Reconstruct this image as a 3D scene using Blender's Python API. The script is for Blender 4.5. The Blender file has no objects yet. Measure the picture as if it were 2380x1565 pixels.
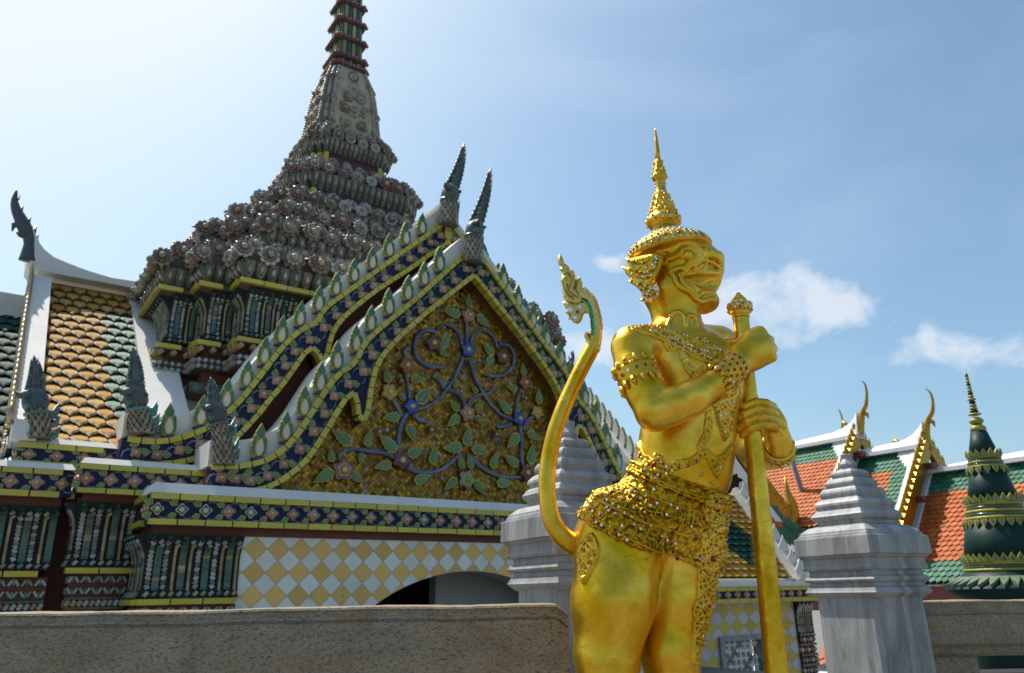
import bpy, bmesh, math, random
import numpy as np
from mathutils import Vector, Matrix, geometry
from mathutils.bvhtree import BVHTree
random.seed(7)
S = bpy.context.scene
COL = S.collection
R_ = math.radians

# ------------------------------------------------------------------ camera
CAM = Vector((0, 0, 1.6)); FOC = 0.746; PITCH = R_(18.6); ROLL = R_(-1.064)
_R = Vector((1, 0, 0)); _F = Vector((0, math.cos(PITCH), math.sin(PITCH))); _U = Vector((0, -math.sin(PITCH), math.cos(PITCH)))
R2 = _R * math.cos(ROLL) + _U * math.sin(ROLL); U2 = -_R * math.sin(ROLL) + _U * math.cos(ROLL)
cd = bpy.data.cameras.new('camera'); cam = bpy.data.objects.new('camera', cd); COL.objects.link(cam)
cam.matrix_world = Matrix(((R2.x, U2.x, -_F.x, CAM.x), (R2.y, U2.y, -_F.y, CAM.y), (R2.z, U2.z, -_F.z, CAM.z), (0, 0, 0, 1)))
cd.sensor_width = 36; cd.lens = 36 * FOC; cd.clip_start = 0.05; cd.clip_end = 3000
cd.dof.use_dof = True; cd.dof.focus_distance = 2.62; cd.dof.aperture_fstop = 5.6
S.camera = cam
S.render.resolution_x = 1024; S.render.resolution_y = 673

# ------------------------------------------------------------------ light
SUN_AZ = R_(-50)      # heading, clockwise from +Y
SUN_EL = R_(58)
sl = bpy.data.lights.new('sun', 'SUN'); sl.energy = 3.6; sl.angle = R_(0.6); sl.color = (1, 0.93, 0.82)
so = bpy.data.objects.new('sun', sl); COL.objects.link(so)
sd = Vector((math.sin(SUN_AZ) * math.cos(SUN_EL), math.cos(SUN_AZ) * math.cos(SUN_EL), math.sin(SUN_EL)))
so.rotation_euler = sd.to_track_quat('Z', 'Y').to_euler()
S.view_settings.view_transform = 'Standard'; S.view_settings.look = 'None'
S.view_settings.exposure = 0.7; S.view_settings.gamma = 1
S.view_settings.use_curve_mapping = False

# ------------------------------------------------------------------ pixel rays (photo seen at 2380 x 1565)
def ray(x, y): return R2 * ((x - 1190) / 2380 / FOC) - U2 * ((y - 782.5) / 2380 / FOC) + _F
def at(x, y, Y):
    v = ray(x, y); return CAM + v * (Y / v.y)
TH = R_(54.65)
DX = Vector((math.sin(TH), math.cos(TH), 0)); DN = Vector((-math.cos(TH), math.sin(TH), 0))
_v = ray(341.6, 1219); ORG = CAM + _v * (10 / math.hypot(_v.x, _v.y)); ORG.z = 0
def fp(x, y, dep=0.0):           # point on the front plane of the hall, as local (x, z)
    v = ray(x, y); s = ((ORG + DN * dep - CAM).dot(DN)) / v.dot(DN); P = CAM + v * s
    return ((P - ORG).dot(DX), P.z)
def gp(x, y, X):                 # point on a plane square to the front, as local (depth, z)
    v = ray(x, y); s = ((ORG + DX * X - CAM).dot(DX)) / v.dot(DX); P = CAM + v * s
    return ((P - ORG).dot(DN), P.z)

# ------------------------------------------------------------------ world
w = bpy.data.worlds.new('World'); S.world = w; w.use_nodes = True
nt = w.node_tree; nt.nodes.clear()
def wn(t, **k):
    n = nt.nodes.new(t)
    for a, b in k.items(): setattr(n, a, b)
    return n
wl = nt.links.new
out = wn('ShaderNodeOutputWorld'); bg = wn('ShaderNodeBackground'); bg.inputs[1].default_value = 0.10
sky = wn('ShaderNodeTexSky', sky_type='NISHITA'); sky.sun_disc = False
sky.sun_elevation = SUN_EL; sky.sun_rotation = SUN_AZ; sky.altitude = 0; sky.air_density = 1.0; sky.dust_density = 2.4; sky.ozone_density = 2.0
tc = wn('ShaderNodeTexCoord'); NORM = wn('ShaderNodeVectorMath', operation='NORMALIZE'); wl(tc.outputs['Generated'], NORM.inputs[0])
def wmath(op, a, b=None, c=None, clamp=False):
    n = wn('ShaderNodeMath', operation=op); n.use_clamp = clamp
    for i, x in enumerate((a, b, c)):
        if x is None: continue
        if isinstance(x, (int, float)): n.inputs[i].default_value = x
        else: wl(x, n.inputs[i])
    return n.outputs[0]
def wnoise(scale, detail, rough, dist=0.0, stretch=(1, 1, 1)):
    m = wn('ShaderNodeMapping'); m.inputs['Scale'].default_value = stretch; wl(NORM.outputs[0], m.inputs[0])
    n = wn('ShaderNodeTexNoise'); n.inputs['Scale'].default_value = scale; n.inputs['Detail'].default_value = detail
    n.inputs['Roughness'].default_value = rough; n.inputs['Distortion'].default_value = dist
    wl(m.outputs[0], n.inputs['Vector']); return n.outputs['Fac']
puff = wnoise(13, 10, 0.58, 0.25, (1, 1, 1.3)); fine = wnoise(2.2, 7, 0.55, 0.6, (1, 1, 2.2))
def lump(px, py, rx, ry):        # a cloud bank hanging in one direction of the sky
    d = ray(px, py).normalized()
    r = R2; u = r.cross(d).normalized() * -1
    a = wn('ShaderNodeVectorMath', operation='DOT_PRODUCT'); wl(NORM.outputs[0], a.inputs[0]); a.inputs[1].default_value = r / (rx / 1775)
    b = wn('ShaderNodeVectorMath', operation='DOT_PRODUCT'); wl(NORM.outputs[0], b.inputs[0]); b.inputs[1].default_value = u / (ry / 1775)
    a = wmath('SUBTRACT', a.outputs['Value'], r.dot(d) / (rx / 1775)); b = wmath('SUBTRACT', b.outputs['Value'], u.dot(d) / (ry / 1775))
    q = wmath('SQRT', wmath('ADD', wmath('MULTIPLY', a, a), wmath('MULTIPLY', b, b)))
    g = wn('ShaderNodeVectorMath', operation='DOT_PRODUCT'); wl(NORM.outputs[0], g.inputs[0]); g.inputs[1].default_value = d
    front = wmath('GREATER_THAN', g.outputs['Value'], 0.3)
    return wmath('MULTIPLY', wmath('SUBTRACT', 1.0, q, clamp=True), front)
CL = None
for L in ((1775, 715, 250, 120), (1600, 735, 240, 70), (1935, 712, 170, 100), (2215, 818, 165, 75), (1400, 800, 190, 60), (1425, 605, 70, 35)):
    o = lump(*L); CL = o if CL is None else wmath('MAXIMUM', CL, o)
cm = wmath('ADD', wmath('MULTIPLY', CL, 1.7), wmath('MULTIPLY', wmath('SUBTRACT', puff, 0.52), 4.2))
cm = wmath('MULTIPLY', wmath('MULTIPLY', wmath('SUBTRACT', cm, 0.42), 1.1, clamp=True), wmath('MULTIPLY', CL, 4.0, clamp=True))
veil = wmath('MULTIPLY', wmath('SUBTRACT', fine, 0.45), 1.8, clamp=True)
tint = wn('ShaderNodeMixRGB', blend_type='MULTIPLY'); tint.inputs[0].default_value = 1; wl(sky.outputs[0], tint.inputs[1]); tint.inputs[2].default_value = (0.93, 1.08, 1.05, 1)
mix1 = wn('ShaderNodeMixRGB'); wl(wmath('MULTIPLY', veil, 0.4), mix1.inputs[0]); wl(tint.outputs[0], mix1.inputs[1]); mix1.inputs[2].default_value = (4.9, 5.6, 6.6, 1)
mix2 = wn('ShaderNodeMixRGB'); wl(wmath('MULTIPLY', cm, 0.72), mix2.inputs[0]); wl(mix1.outputs[0], mix2.inputs[1]); mix2.inputs[2].default_value = (5.4, 5.7, 6.3, 1)
sep = wn('ShaderNodeSeparateColor'); wl(mix2.outputs[0], sep.inputs[0]); cmb = wn('ShaderNodeCombineColor')      # the glare round the sun levels off
for i, lim in enumerate((5.5, 5.9, 6.3)): wl(wmath('SMOOTH_MIN', sep.outputs[i], lim, 2.5), cmb.inputs[i])
wl(cmb.outputs[0], bg.inputs[0]); wl(bg.outputs[0], out.inputs[0])

# ------------------------------------------------------------------ object helpers
def tag(o, label=None, cat=None, group=None, kind=None):
    if label: o['label'] = label
    if cat: o['category'] = cat
    if group: o['group'] = group
    if kind: o['kind'] = kind
    return o
def empty(name, loc, rz=0.0):
    o = bpy.data.objects.new(name, None); o.empty_display_size = 0.2; COL.objects.link(o)
    o.location = loc; o.rotation_euler = (0, 0, rz); return o
def dup(o, parent=None):
    c = o.copy(); COL.objects.link(c); c.parent = parent
    for ch in [k for k in bpy.data.objects if k.parent == o]: dup(ch, c)
    return c

class MB:
    def __init__(s): s.v = []; s.f = []; s.m = []; s.sm = []
    def add(s, vs, fs, mi=0, smooth=False):
        b = len(s.v); s.v += [tuple(p) for p in vs]; s.f += [tuple(i + b for i in f) for f in fs]
        s.m += [mi] * len(fs); s.sm += [smooth] * len(fs)
    def box(s, x0, x1, y0, y1, z0, z1, mi=0):
        s.add([(x0, y0, z0), (x1, y0, z0), (x1, y1, z0), (x0, y1, z0), (x0, y0, z1), (x1, y0, z1), (x1, y1, z1), (x0, y1, z1)],
              [(0, 3, 2, 1), (4, 5, 6, 7), (0, 1, 5, 4), (1, 2, 6, 5), (2, 3, 7, 6), (3, 0, 4, 7)], mi)
    def obox(s, M, hx, hy, hz, mi=0):
        c = [M @ Vector((sx * hx, sy * hy, sz * hz)) for sz in (-1, 1) for sx, sy in ((-1, -1), (1, -1), (1, 1), (-1, 1))]
        s.add(c, [(0, 3, 2, 1), (4, 5, 6, 7), (0, 1, 5, 4), (1, 2, 6, 5), (2, 3, 7, 6), (3, 0, 4, 7)], mi)
    def prism(s, poly, y0, y1, mi=0, M=None, side=None):      # poly in (x, z), pushed along y
        n = len(poly); A = [Vector((p[0], y0, p[1])) for p in poly]; B = [Vector((p[0], y1, p[1])) for p in poly]
        tri = geometry.tessellate_polygon([[Vector((p[0], p[1], 0)) for p in poly]])
        vs = A + B
        if M is not None: vs = [M @ q for q in vs]
        s.add(vs, [t for t in tri] + [(t[0] + n, t[2] + n, t[1] + n) for t in tri], mi)
        s.add(vs, [(i, (i + 1) % n, (i + 1) % n + n, i + n) for i in range(n)], mi if side is None else side)
    def tube(s, pts, rad, n=8, mi=0, cap=True, smooth=True, flat=1.0, up=None):
        pts = [Vector(p) for p in pts]; k = len(pts)
        if not hasattr(rad, '__len__'): rad = [rad] * k
        vs = []; T = []
        for i in range(k): T.append((pts[min(i + 1, k - 1)] - pts[max(i - 1, 0)]).normalized())
        a = Vector(up) if up is not None else (Vector((0, 0, 1)) if abs(T[0].z) < 0.9 else Vector((0, 1, 0)))
        for i in range(k):
            a = (a - T[i] * a.dot(T[i])); a = a.normalized() if a.length > 1e-6 else T[i].orthogonal().normalized()
            b = T[i].cross(a)
            for j in range(n):
                t = 2 * math.pi * (j + 0.5) / n
                vs.append(pts[i] + (a * math.cos(t) * flat + b * math.sin(t)) * rad[i])
        fs = [(i * n + j, i * n + (j + 1) % n, (i + 1) * n + (j + 1) % n, (i + 1) * n + j) for i in range(k - 1) for j in range(n)]
        if cap: fs += [tuple(reversed(range(n))), tuple((k - 1) * n + j for j in range(n))]
        s.add(vs, fs, mi, smooth)
    def lathe(s, prof, n=24, c=(0, 0, 0), mi=0, smooth=True, M=None, ph=0.0, cap=True):   # prof [(r, z)]
        vs = []
        for r, z in prof:
            for j in range(n):
                t = 2 * math.pi * j / n + ph; p = Vector((c[0] + r * math.cos(t), c[1] + r * math.sin(t), c[2] + z))
                vs.append(M @ p if M is not None else p)
        k = len(prof)
        fs = [(i * n + j, i * n + (j + 1) % n, (i + 1) * n + (j + 1) % n, (i + 1) * n + j) for i in range(k - 1) for j in range(n)]
        if cap: fs += [tuple(reversed(range(n))), tuple((k - 1) * n + j for j in range(n))]
        s.add(vs, fs, mi, smooth)
    def loft(s, rings, mi=0, smooth=False, cap=True):
        n = len(rings[0]); vs = [p for r in rings for p in r]; k = len(rings)
        fs = [(i * n + j, i * n + (j + 1) % n, (i + 1) * n + (j + 1) % n, (i + 1) * n + j) for i in range(k - 1) for j in range(n)]
        if cap: fs += [tuple(reversed(range(n))), tuple((k - 1) * n + j for j in range(n))]
        s.add(vs, fs, mi, smooth)
    def put(s, o, M):                                           # stamp another MB in
        s_v = [tuple(M @ Vector(p)) for p in o.v]; b = len(s.v)
        s.v += s_v; s.f += [tuple(i + b for i in f) for f in o.f]; s.m += o.m; s.sm += o.sm
    def mesh(s, name, mats):
        me = bpy.data.meshes.new(name); me.from_pydata(s.v, [], s.f)
        for m in (mats if isinstance(mats, (list, tuple)) else [mats]): me.materials.append(m)
        me.polygons.foreach_set('material_index', s.m); me.polygons.foreach_set('use_smooth', s.sm)
        bm = bmesh.new(); bm.from_mesh(me); bmesh.ops.recalc_face_normals(bm, faces=bm.faces); bm.to_mesh(me); bm.free()
        me.update(); return me
    def build(s, name, mats, parent=None):
        o = bpy.data.objects.new(name, s.mesh(name, mats)); COL.objects.link(o); o.parent = parent; return o
def inst(name, me, parent, M):
    o = bpy.data.objects.new(name, me); COL.objects.link(o); o.parent = parent; o.matrix_local = M; return o
def TM(x, y, z, rx=0, ry=0, rz=0, s=1.0):
    from mathutils import Euler
    return Matrix.Translation((x, y, z)) @ Euler((rx, ry, rz)).to_matrix().to_4x4() @ Matrix.Diagonal((s, s, s, 1)) if not hasattr(s, '__len__') else \
        Matrix.Translation((x, y, z)) @ Euler((rx, ry, rz)).to_matrix().to_4x4() @ Matrix.Diagonal((s[0], s[1], s[2], 1))
def smooth_line(pts, n=4):        # Catmull-Rom
    P = [Vector(p) for p in pts]; o = []
    for i in range(len(P) - 1):
        a, b, c, d = P[max(i - 1, 0)], P[i], P[i + 1], P[min(i + 2, len(P) - 1)]
        for k in range(n):
            t = k / n; o.append(0.5 * ((2 * b) + (c - a) * t + (2 * a - 5 * b + 4 * c - d) * t * t + (3 * b - a - 3 * c + d) * t ** 3))
    o.append(P[-1]); return o
def resample(pts, step):
    P = [Vector(p) for p in pts]; o = [(P[0].copy(), (P[1] - P[0]).normalized())]; need = step
    for a, b in zip(P, P[1:]):
        L = (b - a).length; pos = 0
        while L - pos >= need:
            pos += need; o.append((a + (b - a) * (pos / L), (b - a).normalized())); need = step
        need -= L - pos
    return o

# ------------------------------------------------------------------ materials
def mat(name, c1, c2=None, scale=6.0, amt=0.6, rough=0.5, metal=0.0, bump=0.0, bscale=60.0, isl=None, detail=6, spec=0.5, contrast=1.0, coat=0.0, jit=0.0, dirt=None, dscale=3.0, dlo=0.5, dhi=0.7, stretch=None):
    m = bpy.data.materials.new(name); m.use_nodes = True; t = m.node_tree; t.nodes.clear(); L = t.links.new
    def N(k, **a):
        n = t.nodes.new(k)
        for x, y in a.items(): setattr(n, x, y)
        return n
    o = N('ShaderNodeOutputMaterial'); b = N('ShaderNodeBsdfPrincipled'); L(b.outputs[0], o.inputs[0])
    b.inputs['Roughness'].default_value = rough; b.inputs['Metallic'].default_value = metal; b.inputs['Specular IOR Level'].default_value = spec
    if coat: b.inputs['Coat Weight'].default_value = coat; b.inputs['Coat Roughness'].default_value = 0.15
    co = N('ShaderNodeTexCoord').outputs['Object']
    if stretch:
        mp = N('ShaderNodeMapping'); mp.inputs['Scale'].default_value = stretch; L(co, mp.inputs[0]); co = mp.outputs[0]
    def noise(sc, de=6, ro=0.6):
        n = N('ShaderNodeTexNoise'); n.inputs['Scale'].default_value = sc; n.inputs['Detail'].default_value = de; n.inputs['Roughness'].default_value = ro; L(co, n.inputs['Vector']); return n.outputs['Fac']
    def ramp(src, lo, hi):
        r = N('ShaderNodeMapRange'); r.inputs[1].default_value = lo; r.inputs[2].default_value = hi; L(src, r.inputs[0]); return r.outputs[0]
    def mixc(f, a, bb):
        x = N('ShaderNodeMixRGB')
        if isinstance(f, (int, float)): x.inputs[0].default_value = f
        else: L(f, x.inputs[0])
        for i, q in ((1, a), (2, bb)):
            if isinstance(q, tuple): x.inputs[i].default_value = (*q[:3], 1)
            else: L(q, x.inputs[i])
        return x.outputs[0]
    col = c1
    if isl:
        g = N('ShaderNodeNewGeometry'); r = N('ShaderNodeValToRGB'); r.color_ramp.interpolation = 'CONSTANT' if jit == 0 else 'LINEAR'
        e = r.color_ramp.elements; e[0].position = 0; e[0].color = (*isl[0], 1); e[1].position = 1 if jit else (len(isl) - 1) / len(isl); e[1].color = (*isl[-1], 1)
        for i in range(1, len(isl) - 1):
            q = e.new(i / (len(isl) - 1) if jit else i / len(isl)); q.color = (*isl[i], 1)
        oi = N('ShaderNodeObjectInfo'); ad = N('ShaderNodeMath', operation='ADD'); L(g.outputs['Random Per Island'], ad.inputs[0]); L(oi.outputs['Random'], ad.inputs[1])
        fr = N('ShaderNodeMath', operation='FRACT'); L(ad.outputs[0], fr.inputs[0]); L(fr.outputs[0], r.inputs[0]); col = r.outputs[0]
    if c2:
        n = noise(scale, detail); col = mixc(ramp(n, 0.5 - 0.25 / contrast, 0.5 + 0.25 / contrast) if amt >= 1 else _mul(t, L, N, ramp(n, 0.5 - 0.25 / contrast, 0.5 + 0.25 / contrast), amt), col, c2)
    if dirt:
        n = noise(dscale, 8, 0.65); col = mixc(ramp(n, dlo, dhi), col, dirt)
    if isinstance(col, tuple): b.inputs['Base Color'].default_value = (*col, 1)
    else: L(col, b.inputs['Base Color'])
    if bump:
        bp = N('ShaderNodeBump'); bp.inputs['Strength'].default_value = bump; bp.inputs['Distance'].default_value = 0.01
        L(noise(bscale, 5), bp.inputs['Height']); L(bp.outputs[0], b.inputs['Normal'])
    m['bsdf'] = b.name
    return m
def _mul(t, L, N, s, k):
    n = N('ShaderNodeMath', operation='MULTIPLY'); L(s, n.inputs[0]); n.inputs[1].default_value = k; return n.outputs[0]

M = {}
M['white'] = mat('white_plaster', (0.72, 0.71, 0.68), (0.55, 0.54, 0.5), 3, 0.6, rough=0.75, bump=0.15, bscale=30, dirt=(0.3, 0.29, 0.26), dscale=9, dlo=0.62, dhi=0.85)
M['yellow'] = mat('yellow_glaze', (0.62, 0.5, 0.03), rough=0.28, isl=[(0.46, 0.38, 0.008), (0.6, 0.5, 0.015), (0.52, 0.45, 0.03), (0.44, 0.38, 0.02)], jit=1, c2=(0.36, 0.3, 0.06), scale=11, amt=0.5, coat=0.3)
M['navy'] = mat('navy_mosaic', (0.006, 0.009, 0.03), (0.01, 0.022, 0.085), 22, 1.0, rough=0.5, spec=0.25, bump=0.5, bscale=45, dirt=(0.04, 0.045, 0.045), dscale=14, dlo=0.6, dhi=0.72)
M['redbrown'] = mat('red_plaster', (0.16, 0.045, 0.025), (0.1, 0.03, 0.02), 5, 0.7, rough=0.65, bump=0.2, bscale=20)
M['pink'] = mat('pink_ceramic', (0.4, 0.14, 0.14), rough=0.3, isl=[(0.22, 0.055, 0.065), (0.32, 0.10, 0.115), (0.27, 0.07, 0.05), (0.25, 0.065, 0.11), (0.36, 0.14, 0.14)], jit=1, coat=0.4)
M['paleedge'] = mat('pale_ceramic_edge', (0.5, 0.36, 0.32), rough=0.35, isl=[(0.36, 0.2, 0.19), (0.44, 0.31, 0.26), (0.36, 0.27, 0.18)], jit=1)
M['maroon'] = mat('maroon_ceramic', (0.13, 0.035, 0.045), (0.2, 0.07, 0.09), 20, 0.7, rough=0.3, coat=0.3)
M['rust'] = mat('rust_ceramic', (0.27, 0.07, 0.035), (0.33, 0.13, 0.07), 20, 0.7, rough=0.3, coat=0.3)
M['redfl'] = mat('crimson_ceramic', (0.25, 0.035, 0.045), (0.34, 0.1, 0.1), 20, 0.7, rough=0.3, coat=0.3)
M['bluefl'] = mat('blue_ceramic', (0.025, 0.06, 0.33), (0.06, 0.12, 0.42), 20, 0.7, rough=0.3, coat=0.3)
M['yelfl'] = mat('ochre_ceramic', (0.5, 0.36, 0.06), (0.42, 0.28, 0.12), 20, 0.7, rough=0.35, coat=0.2)
M['lime'] = mat('lime_ceramic', (0.16, 0.36, 0.03), (0.1, 0.25, 0.04), 20, 0.7, rough=0.35)
M['yelc'] = mat('yellow_centre', (0.6, 0.45, 0.08), rough=0.4)
M['leaf'] = mat('leaf_green_ceramic', (0.035, 0.17, 0.07), rough=0.3, isl=[(0.02, 0.11, 0.04), (0.035, 0.16, 0.07), (0.05, 0.16, 0.05), (0.07, 0.17, 0.1)], jit=1, c2=(0.12, 0.2, 0.08), scale=14, amt=0.5, coat=0.3)
M['leafedge'] = mat('leaf_yellow_edge', (0.42, 0.38, 0.06), (0.3, 0.3, 0.07), 12, 0.6, rough=0.4)
M['teal'] = mat('teal_ceramic', (0.008, 0.14, 0.085), (0.02, 0.10, 0.085), 18, 0.6, rough=0.25, coat=0.4)
M['cream'] = mat('cream_ceramic', (0.62, 0.58, 0.46), (0.5, 0.45, 0.34), 12, 0.6, rough=0.35)
M['vine'] = mat('vine_blue_grey', (0.045, 0.075, 0.2), (0.2, 0.23, 0.27), 3.5, 1.0, rough=0.4, contrast=1.5, bump=0.2, bscale=30)
M['scroll'] = mat('scroll_blue', (0.07, 0.12, 0.22), (0.2, 0.24, 0.3), 6, 0.8, rough=0.4)
M['blueft'] = mat('dark_blue_foot', (0.03, 0.045, 0.14), rough=0.4)
def nodes(name):
    m = bpy.data.materials.new(name); m.use_nodes = True; t = m.node_tree; t.nodes.clear()
    def N(k, inp=None, **a):
        n = t.nodes.new(k)
        for x, y in a.items(): setattr(n, x, y)
        for i, v in (inp or {}).items():
            if isinstance(v, bpy.types.NodeSocket): t.links.new(v, n.inputs[i])
            else: n.inputs[i].default_value = v
        return n
    o = N('ShaderNodeOutputMaterial'); b = N('ShaderNodeBsdfPrincipled'); t.links.new(b.outputs[0], o.inputs[0])
    def mth(op, a, b_=None, clamp=False):
        d = {0: a}
        if b_ is not None: d[1] = b_
        n = N('ShaderNodeMath', d, operation=op); n.use_clamp = clamp; return n.outputs[0]
    def rmp(x, lo, hi, a=0.0, c=1.0): return N('ShaderNodeMapRange', {0: x, 1: lo, 2: hi, 3: a, 4: c}).outputs[0]
    def mix(f, a, c):
        g = lambda q: (*q[:3], 1) if isinstance(q, tuple) else q
        return N('ShaderNodeMixRGB', {0: f, 1: g(a), 2: g(c)}).outputs[0]
    def noise(sc, de=5, ro=0.6, vec=None, dist=0.0):
        return N('ShaderNodeTexNoise', {'Vector': vec if vec is not None else OC, 'Scale': sc, 'Detail': de, 'Roughness': ro, 'Distortion': dist}).outputs['Fac']
    OC = N('ShaderNodeTexCoord').outputs['Object']
    def put(**k):
        for a, v in k.items():
            a = a.replace('_', ' ')
            if isinstance(v, bpy.types.NodeSocket): t.links.new(v, b.inputs[a])
            elif isinstance(v, tuple): b.inputs[a].default_value = (*v, 1)
            else: b.inputs[a].default_value = v
    def bump(h, st=0.3, d=0.01, nrm=None):
        k = {'Height': h, 'Strength': st, 'Distance': d}
        n = N('ShaderNodeBump', k); put(Normal=n.outputs[0]); return n
    return m, N, OC, mth, rmp, mix, noise, put, bump
def m_diamond(name, px, pz, cy, cw, ox=0.0, oz=0.0):
    m, N, OC, mth, rmp, mix, noise, put, bump = nodes(name)
    s = N('ShaderNodeSeparateXYZ', {0: OC}); u = mth('DIVIDE', mth('SUBTRACT', s.outputs[0], ox), px); v = mth('DIVIDE', mth('SUBTRACT', s.outputs[2], oz), pz)
    a = mth('ADD', mth('ADD', u, v), 0.5); c = mth('ADD', mth('SUBTRACT', u, v), 0.5)
    fa, fc = mth('FLOOR', a), mth('FLOOR', c)
    par = mth('MODULO', mth('ADD', mth('ADD', fa, fc), 1000.0), 2.0)
    # each tile a tone of its own
    wnz = N('ShaderNodeTexWhiteNoise', {0: N('ShaderNodeCombineXYZ', {0: fa, 1: fc}).outputs[0]}, noise_dimensions='3D').outputs['Value']
    da = mth('MINIMUM', mth('FRACT', a), mth('SUBTRACT', 1.0, mth('FRACT', a))); dc = mth('MINIMUM', mth('FRACT', c), mth('SUBTRACT', 1.0, mth('FRACT', c)))
    g = mth('MINIMUM', da, dc); wob = mth('MULTIPLY', noise(40, 3), 0.03)
    grout = rmp(mth('ADD', g, wob), 0.02, 0.045, 1.0, 0.0)
    yel = mix(wnz, cy, tuple(q * 0.72 for q in cy)); yel = mix(rmp(noise(7, 8, 0.7), 0.45, 0.7, 0, 0.45), yel, (0.5, 0.42, 0.2))
    wht = mix(wnz, cw, tuple(q * 0.86 for q in cw)); wht = mix(rmp(noise(3.5, 8, 0.7), 0.5, 0.75, 0, 0.4), wht, (0.36, 0.36, 0.35))
    col = mix(par, yel, wht); col = mix(mth('MULTIPLY', grout, 0.75), col, (0.2, 0.18, 0.15))
    col = mix(rmp(noise(5, 9, 0.75), 0.585, 0.72, 0, 0.7), col, (0.16, 0.15, 0.13))
    put(Base_Color=col, Roughness=0.33, Specular_IOR_Level=0.5)
    bump(mth('ADD', mth('MULTIPLY', grout, -0.6), mth('MULTIPLY', wnz, 0.4)), 0.5, 0.006); return m
M['diamond'] = m_diamond('diamond_tile_wall', 0.293, 0.285, (0.86, 0.53, 0.12), (0.78, 0.76, 0.71), 1.32, 2.19)
M['diamond2'] = m_diamond('diamond_tile_pavilion', 0.36, 0.36, (0.6, 0.46, 0.03), (0.6, 0.56, 0.6))
def m_mosaic():
    m, N, OC, mth, rmp, mix, noise, put, bump = nodes('gold_glass_mosaic')
    s = N('ShaderNodeSeparateXYZ', {0: OC}); k = 13.0
    a = mth('MULTIPLY', mth('ADD', s.outputs[0], s.outputs[2]), k); c = mth('MULTIPLY', mth('SUBTRACT', s.outputs[0], s.outputs[2]), k)
    cell = N('ShaderNodeCombineXYZ', {0: mth('FLOOR', a), 1: mth('FLOOR', c)}).outputs[0]
    wn_ = N('ShaderNodeTexWhiteNoise', {0: cell}, noise_dimensions='3D'); r = wn_.outputs['Value']
    da = mth('MINIMUM', mth('FRACT', a), mth('SUBTRACT', 1.0, mth('FRACT', a))); dc = mth('MINIMUM', mth('FRACT', c), mth('SUBTRACT', 1.0, mth('FRACT', c)))
    grout = rmp(mth('MINIMUM', da, dc), 0.05, 0.12, 1.0, 0.0)
    big = rmp(noise(1.6, 4), 0.35, 0.65)
    col = mix(r, (0.13, 0.065, 0.005), (0.6, 0.33, 0.012)); col = mix(rmp(r, 0.955, 0.97), col, (0.3, 0.32, 0.4)); col = mix(mth('MULTIPLY', mth('SUBTRACT', 1.0, big), 0.55), col, (0.12, 0.06, 0.01))
    col = mix(mth('MULTIPLY', grout, 0.7), col, (0.05, 0.03, 0.01))
    # every little glass tile sits at its own small tilt
    geo = N('ShaderNodeNewGeometry').outputs['Normal']
    off = N('ShaderNodeVectorMath', {0: wn_.outputs['Color'], 1: (0.5, 0.5, 0.5)}, operation='SUBTRACT').outputs[0]
    sc = N('ShaderNodeVectorMath', {0: off}, operation='SCALE'); sc.inputs['Scale'].default_value = 0.6
    nn = N('ShaderNodeVectorMath', {0: N('ShaderNodeVectorMath', {0: geo, 1: sc.outputs[0]}, operation='ADD').outputs[0]}, operation='NORMALIZE').outputs[0]
    put(Base_Color=col, Roughness=0.22, Metallic=0.55, Normal=nn); return m
M['mosaic'] = m_mosaic()
def m_marble(name, tint):
    m, N, OC, mth, rmp, mix, noise, put, bump = nodes(name)
    mp = N('ShaderNodeMapping', {0: OC}); mp.inputs['Scale'].default_value = (5.0, 5.0, 0.8); mp.inputs['Rotation'].default_value = (0.12, 0.1, 0.3)
    n1 = noise(1.5, 8, 0.65, mp.outputs[0], 1.2); n2 = noise(9, 6, 0.6)
    veins = rmp(n1, 0.40, 0.66, 0, 1); col = mix(veins, tint, tuple(q * 0.42 for q in tint)); col = mix(rmp(n2, 0.4, 0.75, 0, 0.35), col, tuple(q * 0.55 for q in tint))
    s = N('ShaderNodeMapping', {0: OC}); s.inputs['Scale'].default_value = (16, 16, 1.0)
    run = noise(1.0, 5, 0.6, s.outputs[0]); col = mix(rmp(run, 0.55, 0.75, 0, 0.55), col, (0.10, 0.105, 0.11))
    warm = noise(1.3, 3); col = mix(rmp(warm, 0.5, 0.75, 0, 0.4), col, (0.34, 0.28, 0.2))
    put(Base_Color=col, Roughness=0.5, Specular_IOR_Level=0.4); bump(noise(70, 6, 0.7), 0.25, 0.004); return m
M['marble'] = m_marble('weathered_marble', (0.36, 0.365, 0.37))
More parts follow.
